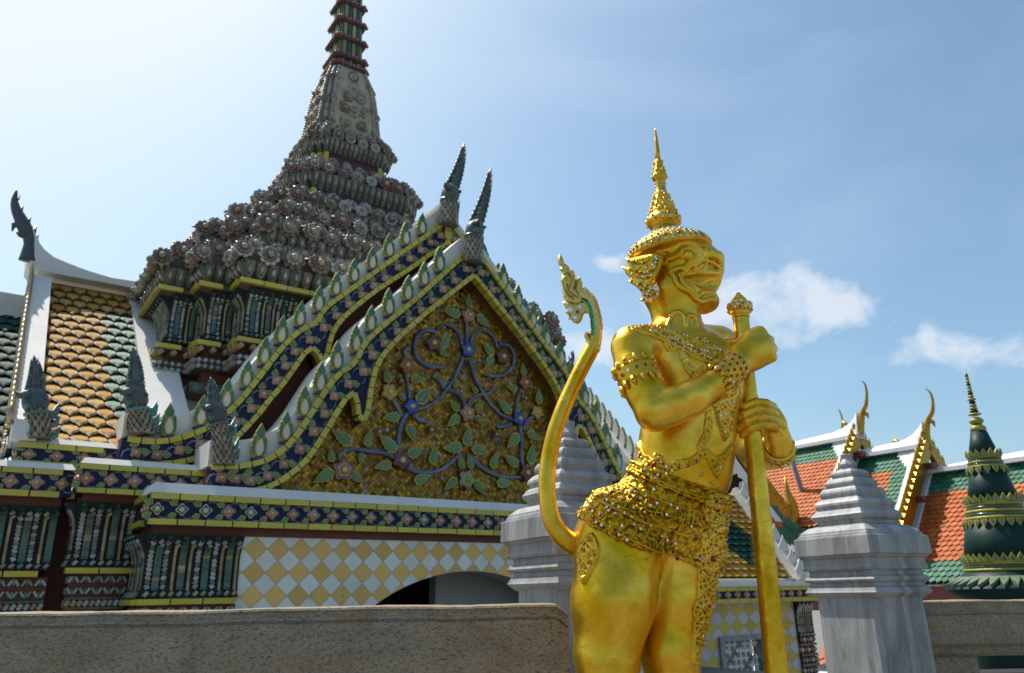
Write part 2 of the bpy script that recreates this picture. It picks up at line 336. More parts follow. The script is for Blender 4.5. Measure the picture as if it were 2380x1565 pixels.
def m_granite(name, base, dark, rust):
    m, N, OC, mth, rmp, mix, noise, put, bump = nodes(name)
    mp = N('ShaderNodeMapping', {0: OC}); mp.inputs['Scale'].default_value = (1.0, 1.0, 2.2); mp.inputs['Rotation'].default_value = (0, 0.45, 0)
    sp = noise(66, 8, 0.8, mp.outputs[0], 0.8); sp2 = noise(130, 4, 0.7, mp.outputs[0]); sw = noise(2.6, 8, 0.65, mp.outputs[0], 1.5); st = noise(1.7, 7, 0.62, None, 0.9)
    col = mix(rmp(sw, 0.36, 0.66), base, tuple(q * 0.7 for q in base)); col = mix(rmp(sp, 0.49, 0.6, 0, 0.85), col, dark); col = mix(rmp(sp2, 0.56, 0.66, 0, 0.6), col, tuple(min(1, q * 1.7) for q in base))
    fl = N('ShaderNodeMapping', {0: OC}); fl.inputs['Scale'].default_value = (1, 1, 3.5); fl.inputs['Rotation'].default_value = (0, -0.25, 0)
    ru = noise(2.0, 9, 0.68, fl.outputs[0], 1.0); col = mix(rmp(ru, 0.53, 0.72, 0, 0.75), col, rust); col = mix(rmp(st, 0.58, 0.75, 0, 0.5), col, dark)
    put(Base_Color=col, Roughness=0.7, Specular_IOR_Level=0.3); bump(mth('ADD', noise(120, 6, 0.7), mth('MULTIPLY', noise(14, 5), 1.2)), 0.55, 0.006); return m
M['granite'] = m_granite('worn_granite', (0.35, 0.285, 0.2), (0.035, 0.034, 0.033), (0.3, 0.155, 0.03))
def m_gold(name, base, deep, rough=0.3, dirt=0.5, bst=0.25, bsc=38, seams=True, ornate=False):
    m, N, OC, mth, rmp, mix, noise, put, bump = nodes(name)
    big = noise(4.2, 6, 0.6, None, 0.8); mid = noise(13, 6, 0.65, None, 0.6); col = mix(rmp(big, 0.38, 0.62), base, deep); col = mix(rmp(mid, 0.45, 0.75, 0, 0.35), col, tuple(q * 0.55 for q in deep))
    # scratches and black patches where the leaf is rubbed off
    mp = N('ShaderNodeMapping', {0: OC}); mp.inputs['Scale'].default_value = (30, 30, 90); mp.inputs['Rotation'].default_value = (0.3, 0.6, 0.2)
    sc = noise(1.0, 8, 0.75, mp.outputs[0]); zone = rmp(noise(4.5, 3, 0.5), 0.52, 0.66); wear = mth('MULTIPLY', rmp(sc, 0.56, 0.68), zone); wear = mth('MULTIPLY', wear, dirt)
    col = mix(wear, col, (0.035, 0.026, 0.012))
    geo = N('ShaderNodeNewGeometry').outputs['Pointiness']; col = mix(rmp(geo, 0.43, 0.495, 0.9, 0.0), col, tuple(q * 0.28 for q in deep))  # shade of the creases put into the colour by pointiness
    ro = mth('ADD', rmp(mid, 0.3, 0.7, rough - 0.07, rough + 0.1), mth('MULTIPLY', wear, 0.4))
    put(Base_Color=col, Roughness=ro, Metallic=mth('SUBTRACT', 0.96, mth('MULTIPLY', wear, 0.7)))
    h = mth('ADD', noise(bsc, 4, 0.55), mth('MULTIPLY', noise(9, 3), 2.2))
    if seams:      # leaves of gold laid edge over edge
        v = N('ShaderNodeTexVoronoi', {'Vector': OC, 'Scale': 11.0}, feature='DISTANCE_TO_EDGE', distance='MANHATTAN').outputs[0]; h = mth('ADD', h, mth('MULTIPLY', rmp(v, 0.0, 0.02), 0.16))
    if ornate:
        v = N('ShaderNodeTexVoronoi', {'Vector': OC, 'Scale': 75.0, 'Randomness': 0.8}, feature='SMOOTH_F1').outputs[0]; h = mth('ADD', mth('MULTIPLY', h, 0.4), mth('MULTIPLY', rmp(v, 0.1, 0.6, 1.0, 0.0), 3.0))
    if ornate: N_ = rmp(v, 0.3, 0.62); put(Base_Color=mix(mth('MULTIPLY', N_, 0.8), col, tuple(q * 0.16 for q in deep)))  # hollows between the bumps: their shade and grime put into the colour
    bump(h, bst, 0.006); return m
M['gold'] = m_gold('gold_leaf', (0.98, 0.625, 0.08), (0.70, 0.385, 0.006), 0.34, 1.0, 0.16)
M['goldorn'] = m_gold('gold_ornament', (0.94, 0.61, 0.08), (0.66, 0.37, 0.01), 0.38, 0.3, 0.9, 60, False, True)
M['goldrel'] = m_gold('gold_relief', (0.95, 0.62, 0.085), (0.68, 0.38, 0.01), 0.42, 0.2, 0.3, 60, False)
M['goldbelt'] = m_gold('gold_belt', (0.90, 0.56, 0.05), (0.62, 0.34, 0.008), 0.36, 0.2, 0.4, 60, False, True)
M['goldpale'] = m_gold('gold_tail_tip', (0.76, 0.6, 0.2), (0.64, 0.46, 0.09), 0.45, 0.25, 0.35, 45, False)
M['goldst'] = m_gold('gold_staff', (0.92, 0.58, 0.06), (0.62, 0.34, 0.006), 0.32, 1.0, 0.35, 30)
M['mirror'] = mat('mirror_glass', (0.86, 0.9, 0.95), rough=0.06, metal=1.0, isl=[(0.9, 0.93, 0.97), (0.75, 0.82, 0.92), (0.9, 0.8, 0.85), (0.85, 0.9, 1.0)], jit=1)
M['redgem'] = mat('red_glass', (0.38, 0.012, 0.012), rough=0.1, isl=[(0.36, 0.008, 0.006), (0.16, 0.004, 0.006), (0.45, 0.015, 0.008)], jit=1, spec=0.3)
M['darkgem'] = mat('dark_glass', (0.03, 0.04, 0.06), rough=0.1, coat=1.0)
M['greengem'] = mat('green_glass', (0.0, 0.36, 0.09), rough=0.12, isl=[(0.0, 0.3, 0.07), (0.0, 0.42, 0.11), (0.005, 0.34, 0.1)], jit=1, coat=1.0)
M['black'] = mat('black_paint', (0.012, 0.012, 0.012), rough=0.6)
# weathered porcelain of the spire
M['grime'] = mat('weathered_stucco', (0.12, 0.10, 0.08), (0.045, 0.04, 0.037), 2.5, 1.0, rough=0.8, bump=0.6, bscale=14, dirt=(0.2, 0.17, 0.13), dscale=5, dlo=0.5, dhi=0.75)
M['porc'] = mat('porcelain_petals', (0.3, 0.27, 0.25), rough=0.4, isl=[(0.52, 0.48, 0.43), (0.3, 0.235, 0.175), (0.62, 0.59, 0.55), (0.23, 0.165, 0.125), (0.34, 0.29, 0.2), (0.26, 0.18, 0.145), (0.4, 0.345, 0.29), (0.3, 0.18, 0.155)], jit=0, c2=(0.1, 0.085, 0.075), scale=9, amt=0.45)
M['porcheart'] = mat('porcelain_heart', (0.4, 0.34, 0.25), (0.2, 0.14, 0.11), 9, 0.8, rough=0.65, spec=0.25)
M['porcpink'] = mat('pink_porcelain', (0.36, 0.1, 0.15), rough=0.4, isl=[(0.33, 0.09, 0.14), (0.26, 0.09, 0.12), (0.38, 0.15, 0.18)], jit=1, c2=(0.12, 0.06, 0.07), scale=8, amt=0.6)
M['petal'] = mat('lotus_petals', (0.2, 0.17, 0.11), rough=0.5, isl=[(0.3, 0.24, 0.14), (0.2, 0.155, 0.1), (0.38, 0.32, 0.21), (0.24, 0.13, 0.08), (0.16, 0.17, 0.14)], jit=1, c2=(0.05, 0.045, 0.04), scale=10, amt=0.7)
M['tealp'] = mat('teal_chips', (0.06, 0.2, 0.2), rough=0.35, isl=[(0.05, 0.17, 0.17), (0.08, 0.25, 0.25), (0.1, 0.14, 0.13), (0.04, 0.12, 0.1)], jit=1)
M['greenseg'] = mat('green_rib_tiles', (0.02, 0.09, 0.06), rough=0.25, isl=[(0.012, 0.05, 0.035), (0.02, 0.1, 0.06), (0.03, 0.13, 0.09), (0.05, 0.12, 0.06), (0.03, 0.14, 0.13), (0.06, 0.08, 0.05)], jit=1, coat=0.4, c2=(0.03, 0.03, 0.025), scale=9, amt=0.6)
M['whitechip'] = mat('white_chips', (0.42, 0.42, 0.38), rough=0.35, isl=[(0.46, 0.46, 0.42), (0.3, 0.29, 0.25), (0.5, 0.5, 0.47), (0.36, 0.33, 0.22), (0.2, 0.2, 0.18)], jit=1, c2=(0.15, 0.14, 0.12), scale=12, amt=0.5)
M['goldbar'] = mat('gold_bars', (0.32, 0.24, 0.08), rough=0.35, isl=[(0.36, 0.27, 0.08), (0.24, 0.19, 0.1), (0.42, 0.36, 0.22)], jit=1)
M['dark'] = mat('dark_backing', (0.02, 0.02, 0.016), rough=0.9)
M['belly'] = mat('ivory_panel', (0.5, 0.46, 0.29), (0.27, 0.25, 0.16), 4, 0.9, rough=0.7, bump=0.3, bscale=18)
M['tiley'] = mat('ochre_roof_tiles', (0.5, 0.28, 0.06), rough=0.75, isl=[(0.5, 0.25, 0.015), (0.54, 0.31, 0.045), (0.58, 0.38, 0.1), (0.43, 0.19, 0.012), (0.52, 0.29, 0.035)], jit=1, spec=0.15, dirt=(0.05, 0.04, 0.03), dscale=6, dlo=0.57, dhi=0.72, c2=(0.32, 0.17, 0.04), scale=18, amt=0.5)
M['tileg'] = mat('green_roof_tiles', (0.03, 0.2, 0.09), rough=0.6, isl=[(0.012, 0.10, 0.05), (0.025, 0.15, 0.075), (0.05, 0.18, 0.11), (0.015, 0.12, 0.07)], jit=1, spec=0.35, dirt=(0.05, 0.06, 0.05), dscale=8, dlo=0.62, dhi=0.78)
M['tilerim'] = mat('amber_tile_edges', (0.2, 0.085, 0.012), (0.08, 0.045, 0.015), 14, 0.8, rough=0.6)
M['tilegrim'] = mat('green_tile_edges', (0.012, 0.06, 0.03), (0.03, 0.03, 0.02), 14, 0.8, rough=0.6)
M['tiledk'] = mat('dark_green_roof_tiles', (0.012, 0.06, 0.05), rough=0.7, isl=[(0.01, 0.05, 0.04), (0.02, 0.08, 0.06), (0.02, 0.06, 0.055)], jit=1, spec=0.15)
M['tileo'] = mat('orange_roof_tiles', (0.42, 0.11, 0.03), rough=0.6, isl=[(0.44, 0.10, 0.015), (0.5, 0.135, 0.025), (0.36, 0.075, 0.015), (0.46, 0.12, 0.03)], jit=1, spec=0.25)
M['scale'] = mat('finial_scales', (0.25, 0.22, 0.15), rough=0.4, isl=[(0.25, 0.22, 0.15), (0.14, 0.12, 0.08), (0.34, 0.31, 0.24), (0.18, 0.15, 0.1)], jit=1)
M['flame'] = mat('finial_crest', (0.035, 0.07, 0.08), rough=0.4, isl=[(0.025, 0.04, 0.055), (0.05, 0.14, 0.15), (0.08, 0.06, 0.055), (0.04, 0.07, 0.09)], jit=1, c2=(0.12, 0.1, 0.08), scale=16, amt=0.5)
M['roofgold'] = mat('gilded_roof_trim', (0.6, 0.36, 0.03), (0.2, 0.1, 0.015), 14, 0.8, rough=0.35, metal=0.75, bump=0.6, bscale=30)
M['whiteroof'] = mat('white_roof_ridge', (0.78, 0.78, 0.8), (0.62, 0.63, 0.66), 2, 0.7, rough=0.6)
M['darkred'] = mat('dark_red_lacquer', (0.1, 0.018, 0.018), (0.06, 0.012, 0.014), 3, 0.6, rough=0.45)
M['deepgreen'] = mat('deep_green_glaze', (0.003, 0.022, 0.02), (0.007, 0.042, 0.036), 26, 0.9, rough=0.5, spec=0.2, stretch=(1, 1, 0.08))
M['ptrim'] = mat('yellow_green_trim', (0.4, 0.33, 0.03), (0.2, 0.2, 0.05), 16, 0.8, rough=0.4, bump=0.4, bscale=40)
M['interior'] = mat('grey_limewash', (0.4, 0.41, 0.41), (0.32, 0.33, 0.34), 2, 0.6, rough=0.85)
def m_door():
    m, N, OC, mth, rmp, mix, noise, put, bump = nodes('lacquer_door_gilt_pattern')
    n = noise(7, 6, 0.6, None, 2.2); put(Base_Color=mix(rmp(n, 0.56, 0.6), (0.03, 0.006, 0.006), (0.16, 0.09, 0.02)), Roughness=0.35); return m
M['door'] = m_door()
M['paving'] = mat('pale_stone_paving', (0.2, 0.19, 0.17), (0.14, 0.135, 0.125), 0.8, 0.8, rough=0.8, bump=0.2, bscale=20)
# ================================================================== setting: ground
g = MB(); g.add([(-600, -500, -2.2), (600, -500, -2.2), (600, 900, -2.2), (-600, 900, -2.2)], [(0, 1, 2, 3)])
tag(g.build('ground', M['paving']), kind='structure')
g = MB(); g.box(-40, 12.2, -16, 16, -2.3, 0, 0); o = g.build('terrace', M['paving']); o.location = ORG; o.rotation_euler = (0, 0, math.pi / 2 - TH); tag(o, kind='structure')

# ================================================================== ornament templates (face towards -y, z up)
def lobed(r, lobes, mats3, cup=0.2, deep=0.22, n=None, ph=0.0, sq=0.0):
    mb = MB(); n = n or lobes * 6
    def ring(k, y, q):
        return [Vector((r * k * (1 - deep * q + deep * q * math.cos(lobes * (t := 2 * math.pi * j / n))) * math.cos(t + ph), y * r, r * k * (1 - deep * q + deep * q * math.cos(lobes * t)) * math.sin(t + ph))) for j in range(n)]
    mb.loft([ring(1, 0.05, 1), ring(1.0, -0.22, 1), ring(0.9, -0.34, 1)], mats3[0], True, True)
    mb.loft([ring(0.91, -0.30, 1), ring(0.86, -0.40, 1), ring(0.46, -0.24, 0.7), ring(0.38, -0.40, 0.5)], mats3[1], True, True)
    mb.loft([ring(0.3, -0.38, 0.0), ring(0.26, -0.5, 0), ring(0.1, -0.56, 0)], mats3[2], True, True)
    return mb
def leafshape(w, h, teeth=4, cut=0.16, bend=0.0):
    def edge(sg):
        o = []
        for i in range(teeth * 2 + 1):
            t = i / (teeth * 2); ww = w * math.sin(math.pi * min(1, 0.12 + 0.88 * t) ** 0.8) * (1 if i % 2 == 0 else 1 - cut)
            o.append((sg * ww + bend * h * t * t, h * (t * 0.95 + (0.035 if i % 2 else 0))))
        return o
    L, R = edge(-1), edge(1)
    return [(bend * 0, 0)] + R[1:-1] + [(bend * h, h)] + list(reversed(L[1:-1]))
def leaf_mb(w, h, teeth=4, bend=0.0, thick=0.05, mats2=(0, 1)):
    mb = MB(); P = leafshape(w, h, teeth, 0.2, bend); mb.prism(P, -thick, thick * 0.2, mats2[0])
    cx, cz = bend * h * 0.3, h * 0.5
    Q = [((p[0] - cx) * 0.74 + cx, (p[1] - cz) * 0.8 + cz) for p in P]; mb.prism(Q, -thick * 1.5, -thick * 0.9, mats2[1])
    mb.tube([(bend * h * t * t, -thick * 1.5, h * t) for t in (0.08, 0.35, 0.6, 0.85)], [w * 0.09, w * 0.09, w * 0.07, w * 0.03], 5, mats2[0])
    return mb
def bairaka():                   # upright leaf along the gable edge, 0.42 m tall
    mb = MB(); w, h = 0.1, 0.47
    half = [(0.03, 0), (0.07, 0.03), (0.075, 0.07), (0.096, 0.09), (0.086, 0.135), (0.103, 0.15), (0.088, 0.2), (0.098, 0.22), (0.075, 0.27), (0.082, 0.29), (0.058, 0.33), (0.062, 0.35), (0.03, 0.41), (0, h)]
    P = half + [(-x, z) for x, z in reversed(half[:-1])]; mb.prism(P, -0.03, 0.03, 0, None, 0)
    for sg in (1, -1):           # green scales, three a side, and the tip
        for q in ([(0.05, 0.05), (0.09, 0.115), (0.062, 0.13)], [(0.06, 0.14), (0.092, 0.13), (0.092, 0.2), (0.062, 0.215)], [(0.06, 0.225), (0.095, 0.215), (0.078, 0.285), (0.045, 0.28)]):
            mb.prism([(sg * a, b) for a, b in (q if sg > 0 else q[::-1])], -0.045, -0.025, 1)
    mb.prism([(-0.03, 0.285), (0.03, 0.285), (0.05, 0.34), (0, 0.45), (-0.05, 0.34)], -0.045, -0.025, 1)
    d = [(0.0, 0.03), (0.036, 0.07), (0.05, 0.13), (0.042, 0.19), (0.02, 0.245), (0, 0.275)]
    mb.prism([(a * 1.2, b) for a, b in d] + [(-a * 1.2, b) for a, b in reversed(d[1:-1])], -0.05, -0.025, 2)
    mb.prism([(a * 0.9, 0.02 + b * 0.9) for a, b in d] + [(-a * 0.9, 0.02 + b * 0.9) for a, b in reversed(d[1:-1])], -0.062, -0.03, 3)
    mb.tube([(-0.09, -0.02, -0.015), (-0.03, -0.05, 0.0), (0.03, -0.05, 0.02), (0.06, -0.03, 0.03)], [0.015, 0.03, 0.03, 0.015], 6, 4)
    mb.prism([(a * 0.93, 0.01 + b * 0.95) for a, b in P], 0.028, 0.042, 5)       # plain white back
    return mb
ROS = lobed(0.088, 4, (0, 1, 2), deep=0.16, ph=0)           # diamond rosette of the friezes
ROSQ = lobed(0.086, 4, (0, 1, 2), deep=0.13, ph=math.pi / 4)
ros_me = ROS.mesh('rosette', [M['paleedge'], M['pink'], M['yelc']]); rosq_me = ROSQ.mesh('rosette', [M['paleedge'], M['pink'], M['yelc']])
rosg_me = ROS.mesh('rosette', [M['grime'], M['cream'], M['cream']])
bai_me = bairaka().mesh('leaf_finial', [M['leafedge'], M['teal'], M['yelc'], M['cream'], M['blueft'], M['white']])
def segline(mb, pts, step, hw, y0, y1, mi=0, gap=0.008, frame=None):        # glazed edging tiles along a line in (x, z)
    R = resample([Vector((p[0], 0, p[1])) for p in pts], step)
    for (a, ta), (b, tb) in zip(R, R[1:]):
        t = (b - a); L = t.length
        if L < 1e-4: continue
        t.normalize(); nrm = Vector((-t.z, 0, t.x)); c = (a + b) / 2
        Mx = Matrix(((t.x, 0, nrm.x, c.x), (0, 1, 0, (y0 + y1) / 2), (t.z, 0, nrm.z, c.z), (0, 0, 0, 1)))
        mb.obox(Mx if frame is None else frame @ Mx, L / 2 - gap, abs(y1 - y0) / 2 + random.uniform(0, .003), hw + random.uniform(-.002, .002), mi)

# ================================================================== the hall
HALL = empty('temple_hall', ORG, math.pi / 2 - TH)
tag(HALL, 'porcelain covered hall with flowered pointed gables and a tall tiered flower encrusted spire', 'temple')
AX, CDEP = 4.59, 6.6
FR_M = [M['navy'], M['yellow'], M['leaf'], M['leafedge'], M['scroll'], M['white'], M['redbrown']]
sprig_leaf = leaf_mb(0.05, 0.1, 3, 0.15, 0.014, (3, 2))
def frieze(name, x0, x1, dep, back, z, step, first, skip_grey=(), side=False, n_ros=None):
    """one straight flowered band: z = (foot, top of lower edging, foot of upper edging, top of upper edging, top of coping)"""
    mb = MB(); mb.box(x0 + 0.02, x1 - 0.02, dep + 0.02, back, z[0] + 0.01, z[3] - 0.01, 0)
    for za, zb in ((z[0], z[1]), (z[2], z[3])):
        segline(mb, [(x0, (za + zb) / 2), (x1, (za + zb) / 2)], 0.32, (zb - za) / 2, dep - 0.03, dep + 0.05, 1)
        F = Matrix.Translation((x0, 0, 0)) @ Matrix.Rotation(-math.pi / 2, 4, 'Z')        # left return, faces -x
        segline(mb, [(-back, (za + zb) / 2), (-dep - 0.052, (za + zb) / 2)], 0.3, (zb - za) / 2, -0.03, 0.05, 1, frame=F)
        F = Matrix.Translation((x1, 0, 0)) @ Matrix.Rotation(math.pi / 2, 4, 'Z')
        segline(mb, [(dep + 0.052, (za + zb) / 2), (back, (za + zb) / 2)], 0.3, (zb - za) / 2, -0.03, 0.05, 1, frame=F)
    # plaster coping slopes back from the upper edging
    mb.add([(x0 + .0, dep - 0.02, z[3] + .004), (x1, dep - 0.02, z[3] + .004), (x1, back, z[3] + .004), (x0, back, z[3] + .004), (x0 + .05, dep + 0.06, z[4]), (x1 - .05, dep + 0.06, z[4]), (x1 - .05, back, z[4]), (x0 + .05, back, z[4])],
           [(0, 3, 2, 1), (4, 5, 6, 7), (0, 1, 5, 4), (1, 2, 6, 5), (2, 3, 7, 6), (3, 0, 4, 7)], 5)
    mb.box(x0 + 0.1, x1 - 0.1, dep + 0.12, back, z[0] - 0.1, z[0] + 0.008, 6)                # red soffit moulding
    zc = (z[1] + z[2]) / 2; spots = []; x = x0 + first
    while x < x1 - 0.08: spots.append(x); x += step
    def sprig(F):
        for sg in (1, -1):
            mb.put(sprig_leaf, F @ TM(-0.115, -0.004, sg * 0.035, 0, 0.35 if sg > 0 else math.pi - 0.35, 0, 1.05))
            mb.tube([F @ Vector(p) for p in [(0.02, 0.0, sg * 0.085), (0.06, -.008, sg * 0.105), (0.11, -.008, sg * 0.1), (0.15, -.004, sg * 0.07)]], [0.007, 0.014, 0.012, 0.005], 5, 4)
    for x in spots: sprig(TM(x, dep + 0.016, zc))
    o = mb.build(name, FR_M, HALL)
    for i, x in enumerate(spots):
        inst('rosette', rosg_me if i in skip_grey else ros_me, o, TM(x, dep + 0.018, zc, 0, random.uniform(-.12, .12), 0, random.uniform(.93, 1.05)))
    yy = dep + 0.12                                                                          # flowers on the left return
    while yy < min(back - 0.05, dep + 0.5):
        inst('rosette', ros_me, o, TM(x0 + 0.018, yy, zc, 0, 0, -math.pi / 2)); yy += 0.19
    return o
zE1 = (2.435, 2.505, 2.73, 2.80, 2.93); zE2 = (2.845, 2.905, 3.13, 3.195, 3.28); zE3 = (3.2, 3.265, 3.42, 3.49, 3.57)
frieze('entablature', 0, 2 * AX, 0.0, 0.9, zE1, 0.272, 0.09, (0, 1, 2, 4, 13, 17))
frieze('entablature', -0.7, 2 * AX + 0.7, 0.75, 1.4, zE2, 0.27, 0.09)
frieze('entablature', -3.4, -0.702, 1.02, 1.7, (2.80, 2.87, 3.07, 3.135, 3.22), 0.27, 0.14)
frieze('eaves_band', -1.36, -0.24, 1.3, 1.8, zE3, 0.3, 0.14)

# ---- front wall with the arch
WD = 0.14
ACX, AHW, AZT = AX - 0.09, 1.9, 1.925
arc = [(ACX + AHW * math.cos(math.pi * k / 40), AZT - 2.85 + math.sqrt(2.85 ** 2 - (AHW * math.cos(math.pi * k / 40)) ** 2)) for k in range(41)]
mb = MB(); poly = [(1.1, 0), (1.1, 2.42), (2 * AX - 1.1, 2.42), (2 * AX - 1.1, 0), (arc[0][0], 0)] + arc + [(arc[-1][0], 0)]
mb.prism(poly, WD, WD + 0.45, 0, None, 1)
mb.build('front_wall', [M['diamond'], M['interior']], HALL)
mb = MB()   # lime-washed porch vault behind the arch, its own arch and door
mb.box(0.6, 2 * AX - 0.6, WD + 0.46, WD + 3.4, 2.3, 2.42, 0); mb.box(2 * AX - 1.9, 2 * AX - 1.1, WD + 0.46, WD + 3.4, 0, 2.355, 0); mb.box(1.1, 1.9, WD + 0.46, WD + 3.4, 0, 2.355, 0)
inner = [(ACX + 1.55 + 1.35 * math.cos(math.pi * k / 24), 0.6 + 1.25 * math.sin(math.pi * k / 24)) for k in range(25)]
mb.prism([(1.9, 0), (1.9, 2.295), (2 * AX - 1.9, 2.295), (2 * AX - 1.9, 0)], WD + 2.3, WD + 2.5, 0)
mb.build('porch', M['interior'], HALL)
mb = MB(); XD = fp(1003, 1400, WD + 2.2)[0]; mb.box(3.4, 6.0, WD + 2.2, WD + 2.29, 0, 2.28, 0); mb.box(3.3, 3.4, WD + 2.15, WD + 2.29, 0, 2.29, 1); mb.box(6.0, 6.2, WD + 2.1, WD + 2.29, 0, 2.29, 1)
mb.build('door', [M['door'], M['dark']], HALL)
mb = MB(); xa = fp(1012, 1400, WD + .95)[0]; mb.box(xa, 2 * AX - 1.9, WD + .95, WD + 1.15, 0, 2.29, 0); mb.build('forward_porch_wall', M['interior'], HALL)  # the porch's grey wall, brought forward so more light reaches it

# ---- ribbed capitals and pilasters
def pil_mb(mb, F, w, z0, z1, flare=0.14, foot=0.05, base=True):
    """porcelain ribbed capital: local u across 0..w, v up, outwards is -y"""
    def out(v):
        t = (v - z0) / (z1 - z0)
        return flare * max(0, (t - 0.55) / 0.45) ** 2 + foot * max(0, (0.2 - t) / 0.2) ** 1.5
    vs = [z0 + (z1 - z0) * i / 10 for i in range(11)]
    rows = [[F @ Vector((0, -out(v), v)), F @ Vector((w, -out(v), v)), F @ Vector((w, 0.25, v)), F @ Vector((0, 0.25, v))] for v in vs]
    mb.loft(rows, 0)
    pat = 'WGWbGb'; k = max(2, round(w / 0.088)); du = w / k
    def slab(u, v, hw, hv, mi, tilt=0.0, dp=0.018):
        o = out(v); sl = (out(v + 0.02) - out(v - 0.02)) / 0.04
        mb.obox(F @ Matrix.Translation((u, -o - dp * 0.6, v)) @ Matrix.Rotation(-math.atan(sl), 4, 'X').inverted() @ Matrix.Rotation(tilt, 4, 'Y'), hw, dp, hv, mi)
    for i in range(k):
        c = pat[i % 6]; u = (i + 0.5) * du; H = z1 - z0; tp = z1 - H * (0.1 + 0.07 * (i % 2))
        if c == 'W':
            n = int(H / 0.06); 
            for j in range(n):
                v = z0 + H * 0.14 + (tp - z0 - H * 0.14) * (j + .5) / n; sg = 1 if (i // 2) % 2 else -1
                slab(u - 0.006 * sg, v, du * 0.27, 0.026, 3 if (j % 2 == 0 or random.random() < .5) else 1, 0.5 * sg)
        elif c == 'G':
            n = int(H / 0.05)
            for j in range(n): slab(u, z0 + H * 0.12 + (tp - z0 - H * 0.12) * (j + .5) / n, du * 0.42, (tp - z0) / n * 0.43, 1 if random.random() > .06 else 2, 0)
        else:
            n = 5
            for j in range(n): slab(u, z0 + H * 0.12 + (tp - z0 - H * .12) * (j + .5) / n, du * 0.17, (tp - z0) / n * 0.48, 2, 0)
        # bud on top, cluster at the foot
        for dz, sc in ((0.04, 1), (0.0, .8)): slab(u + (0.02 if sc < 1 else 0), tp + dz, 0.018 * sc, 0.026 * sc, 3 if i % 2 else 1, 0.785)
        slab(u, z0 + H * 0.06, 0.02, 0.03, 4 if i % 4 == 1 else (2 if i % 2 else 3), 0.785)
PIL_M = [M['dark'], M['greenseg'], M['goldbar'], M['whitechip'], M['tealp'], M['yellow'], M['redbrown']]
def FL(x, y): return Matrix.Translation((x, y, 0)) @ Matrix.Rotation(-math.pi / 2, 4, 'Z') @ Matrix.Translation((0, 0, 0))   # faces -x, u runs towards -y
def pilaster(name, x0, x1, dep, z0, z1, skirt, sidew=0.5, red=True):
    mb = MB(); pil_mb(mb, Matrix.Translation((x0, dep, 0)), x1 - x0, z0, z1)
    pil_mb(mb, Matrix.Translation((x0, dep + sidew, 0)) @ Matrix.Rotation(-math.pi / 2, 4, 'Z'), sidew, z0, z1)
    segline(mb, [(x0 - 0.05, z0 - 0.04), (x1 + 0.02, z0 - 0.04)], 0.36, 0.032, dep - 0.09, dep + 0.1, 5)
    segline(mb, [(-dep - sidew, z0 - 0.04), (-dep + 0.03, z0 - 0.04)], 0.36, 0.032, -0.09, 0.06, 5, frame=Matrix.Translation((x0, 0, 0)) @ Matrix.Rotation(-math.pi / 2, 4, 'Z'))
    mb.box(x0 + 0.03, x1, dep + 0.02, dep + 0.6, 0, z0 - 0.075, 6)
    z = z0 - 0.13; row = 0
    while z > max(0.3, z0 - 1.3) and skirt:
        n = int((x1 - x0) / 0.11)
        for side in (0, 1):
            W = (x1 - x0) if side == 0 else sidew; F = Matrix.Translation((x0, dep, 0)) if side == 0 else Matrix.Translation((x0 + 0.03, dep + sidew, 0)) @ Matrix.Rotation(-math.pi / 2, 4, 'Z')
            n = max(2, int(W / 0.125))
            for i in range(n):
                u = (i + .5) * W / n
                if row % 3 == 2:
                    for q in (-0.25, 0.25): mb.obox(F @ TM(u + q * W / n, 0.0, z, 0, 0.5, 0), 0.022, 0.025, 0.034, 3 if random.random() < .7 else 2)
                    mb.obox(F @ TM(u, 0.01, z + .055), W / n * .48, 0.025, 0.014, 1); mb.obox(F @ TM(u, 0.01, z - .055), W / n * .48, 0.025, 0.014, 1)
                else:
                    up = 1 if row % 3 == 1 else -1
                    mb.obox(F @ TM(u, 0.0, z, 0, .785, 0), 0.03, 0.022, 0.03, 4 if random.random() < .4 else 1)
                    for q in (-1, 1): mb.obox(F @ TM(u + q * 0.035, 0.0, z + 0.012 * up, 0, q * 0.5 * up, 0), 0.013, 0.024, 0.036, 3)
        z -= (0.15, 0.13, 0.14)[row % 3]; row += 1
    return mb.build(name, PIL_M, HALL)
pilaster('pilaster', 0.05, 1.13, 0.12, 1.62, 2.33, True, 0.7)
pilaster('pilaster', 2 * AX - 1.13, 2 * AX - 0.05, 0.12, 1.62, 2.33, True, 0.4)
pilaster('pilaster', -0.62, 0.03, 0.95, 1.99, 2.75, True, 0.3)
pilaster('pilaster', -2.3, -0.8, 1.22, 1.96, 2.7, True, 0.3)
mb = MB(); mb.box(-2.6, -0.5, 1.6, 3.0, 0, 2.8, 0); mb.box(-0.6, 2 * AX + 0.2, 3.75, 8, 0, 3.2, 0)
mb.build('core_wall', M['redbrown'], HALL)

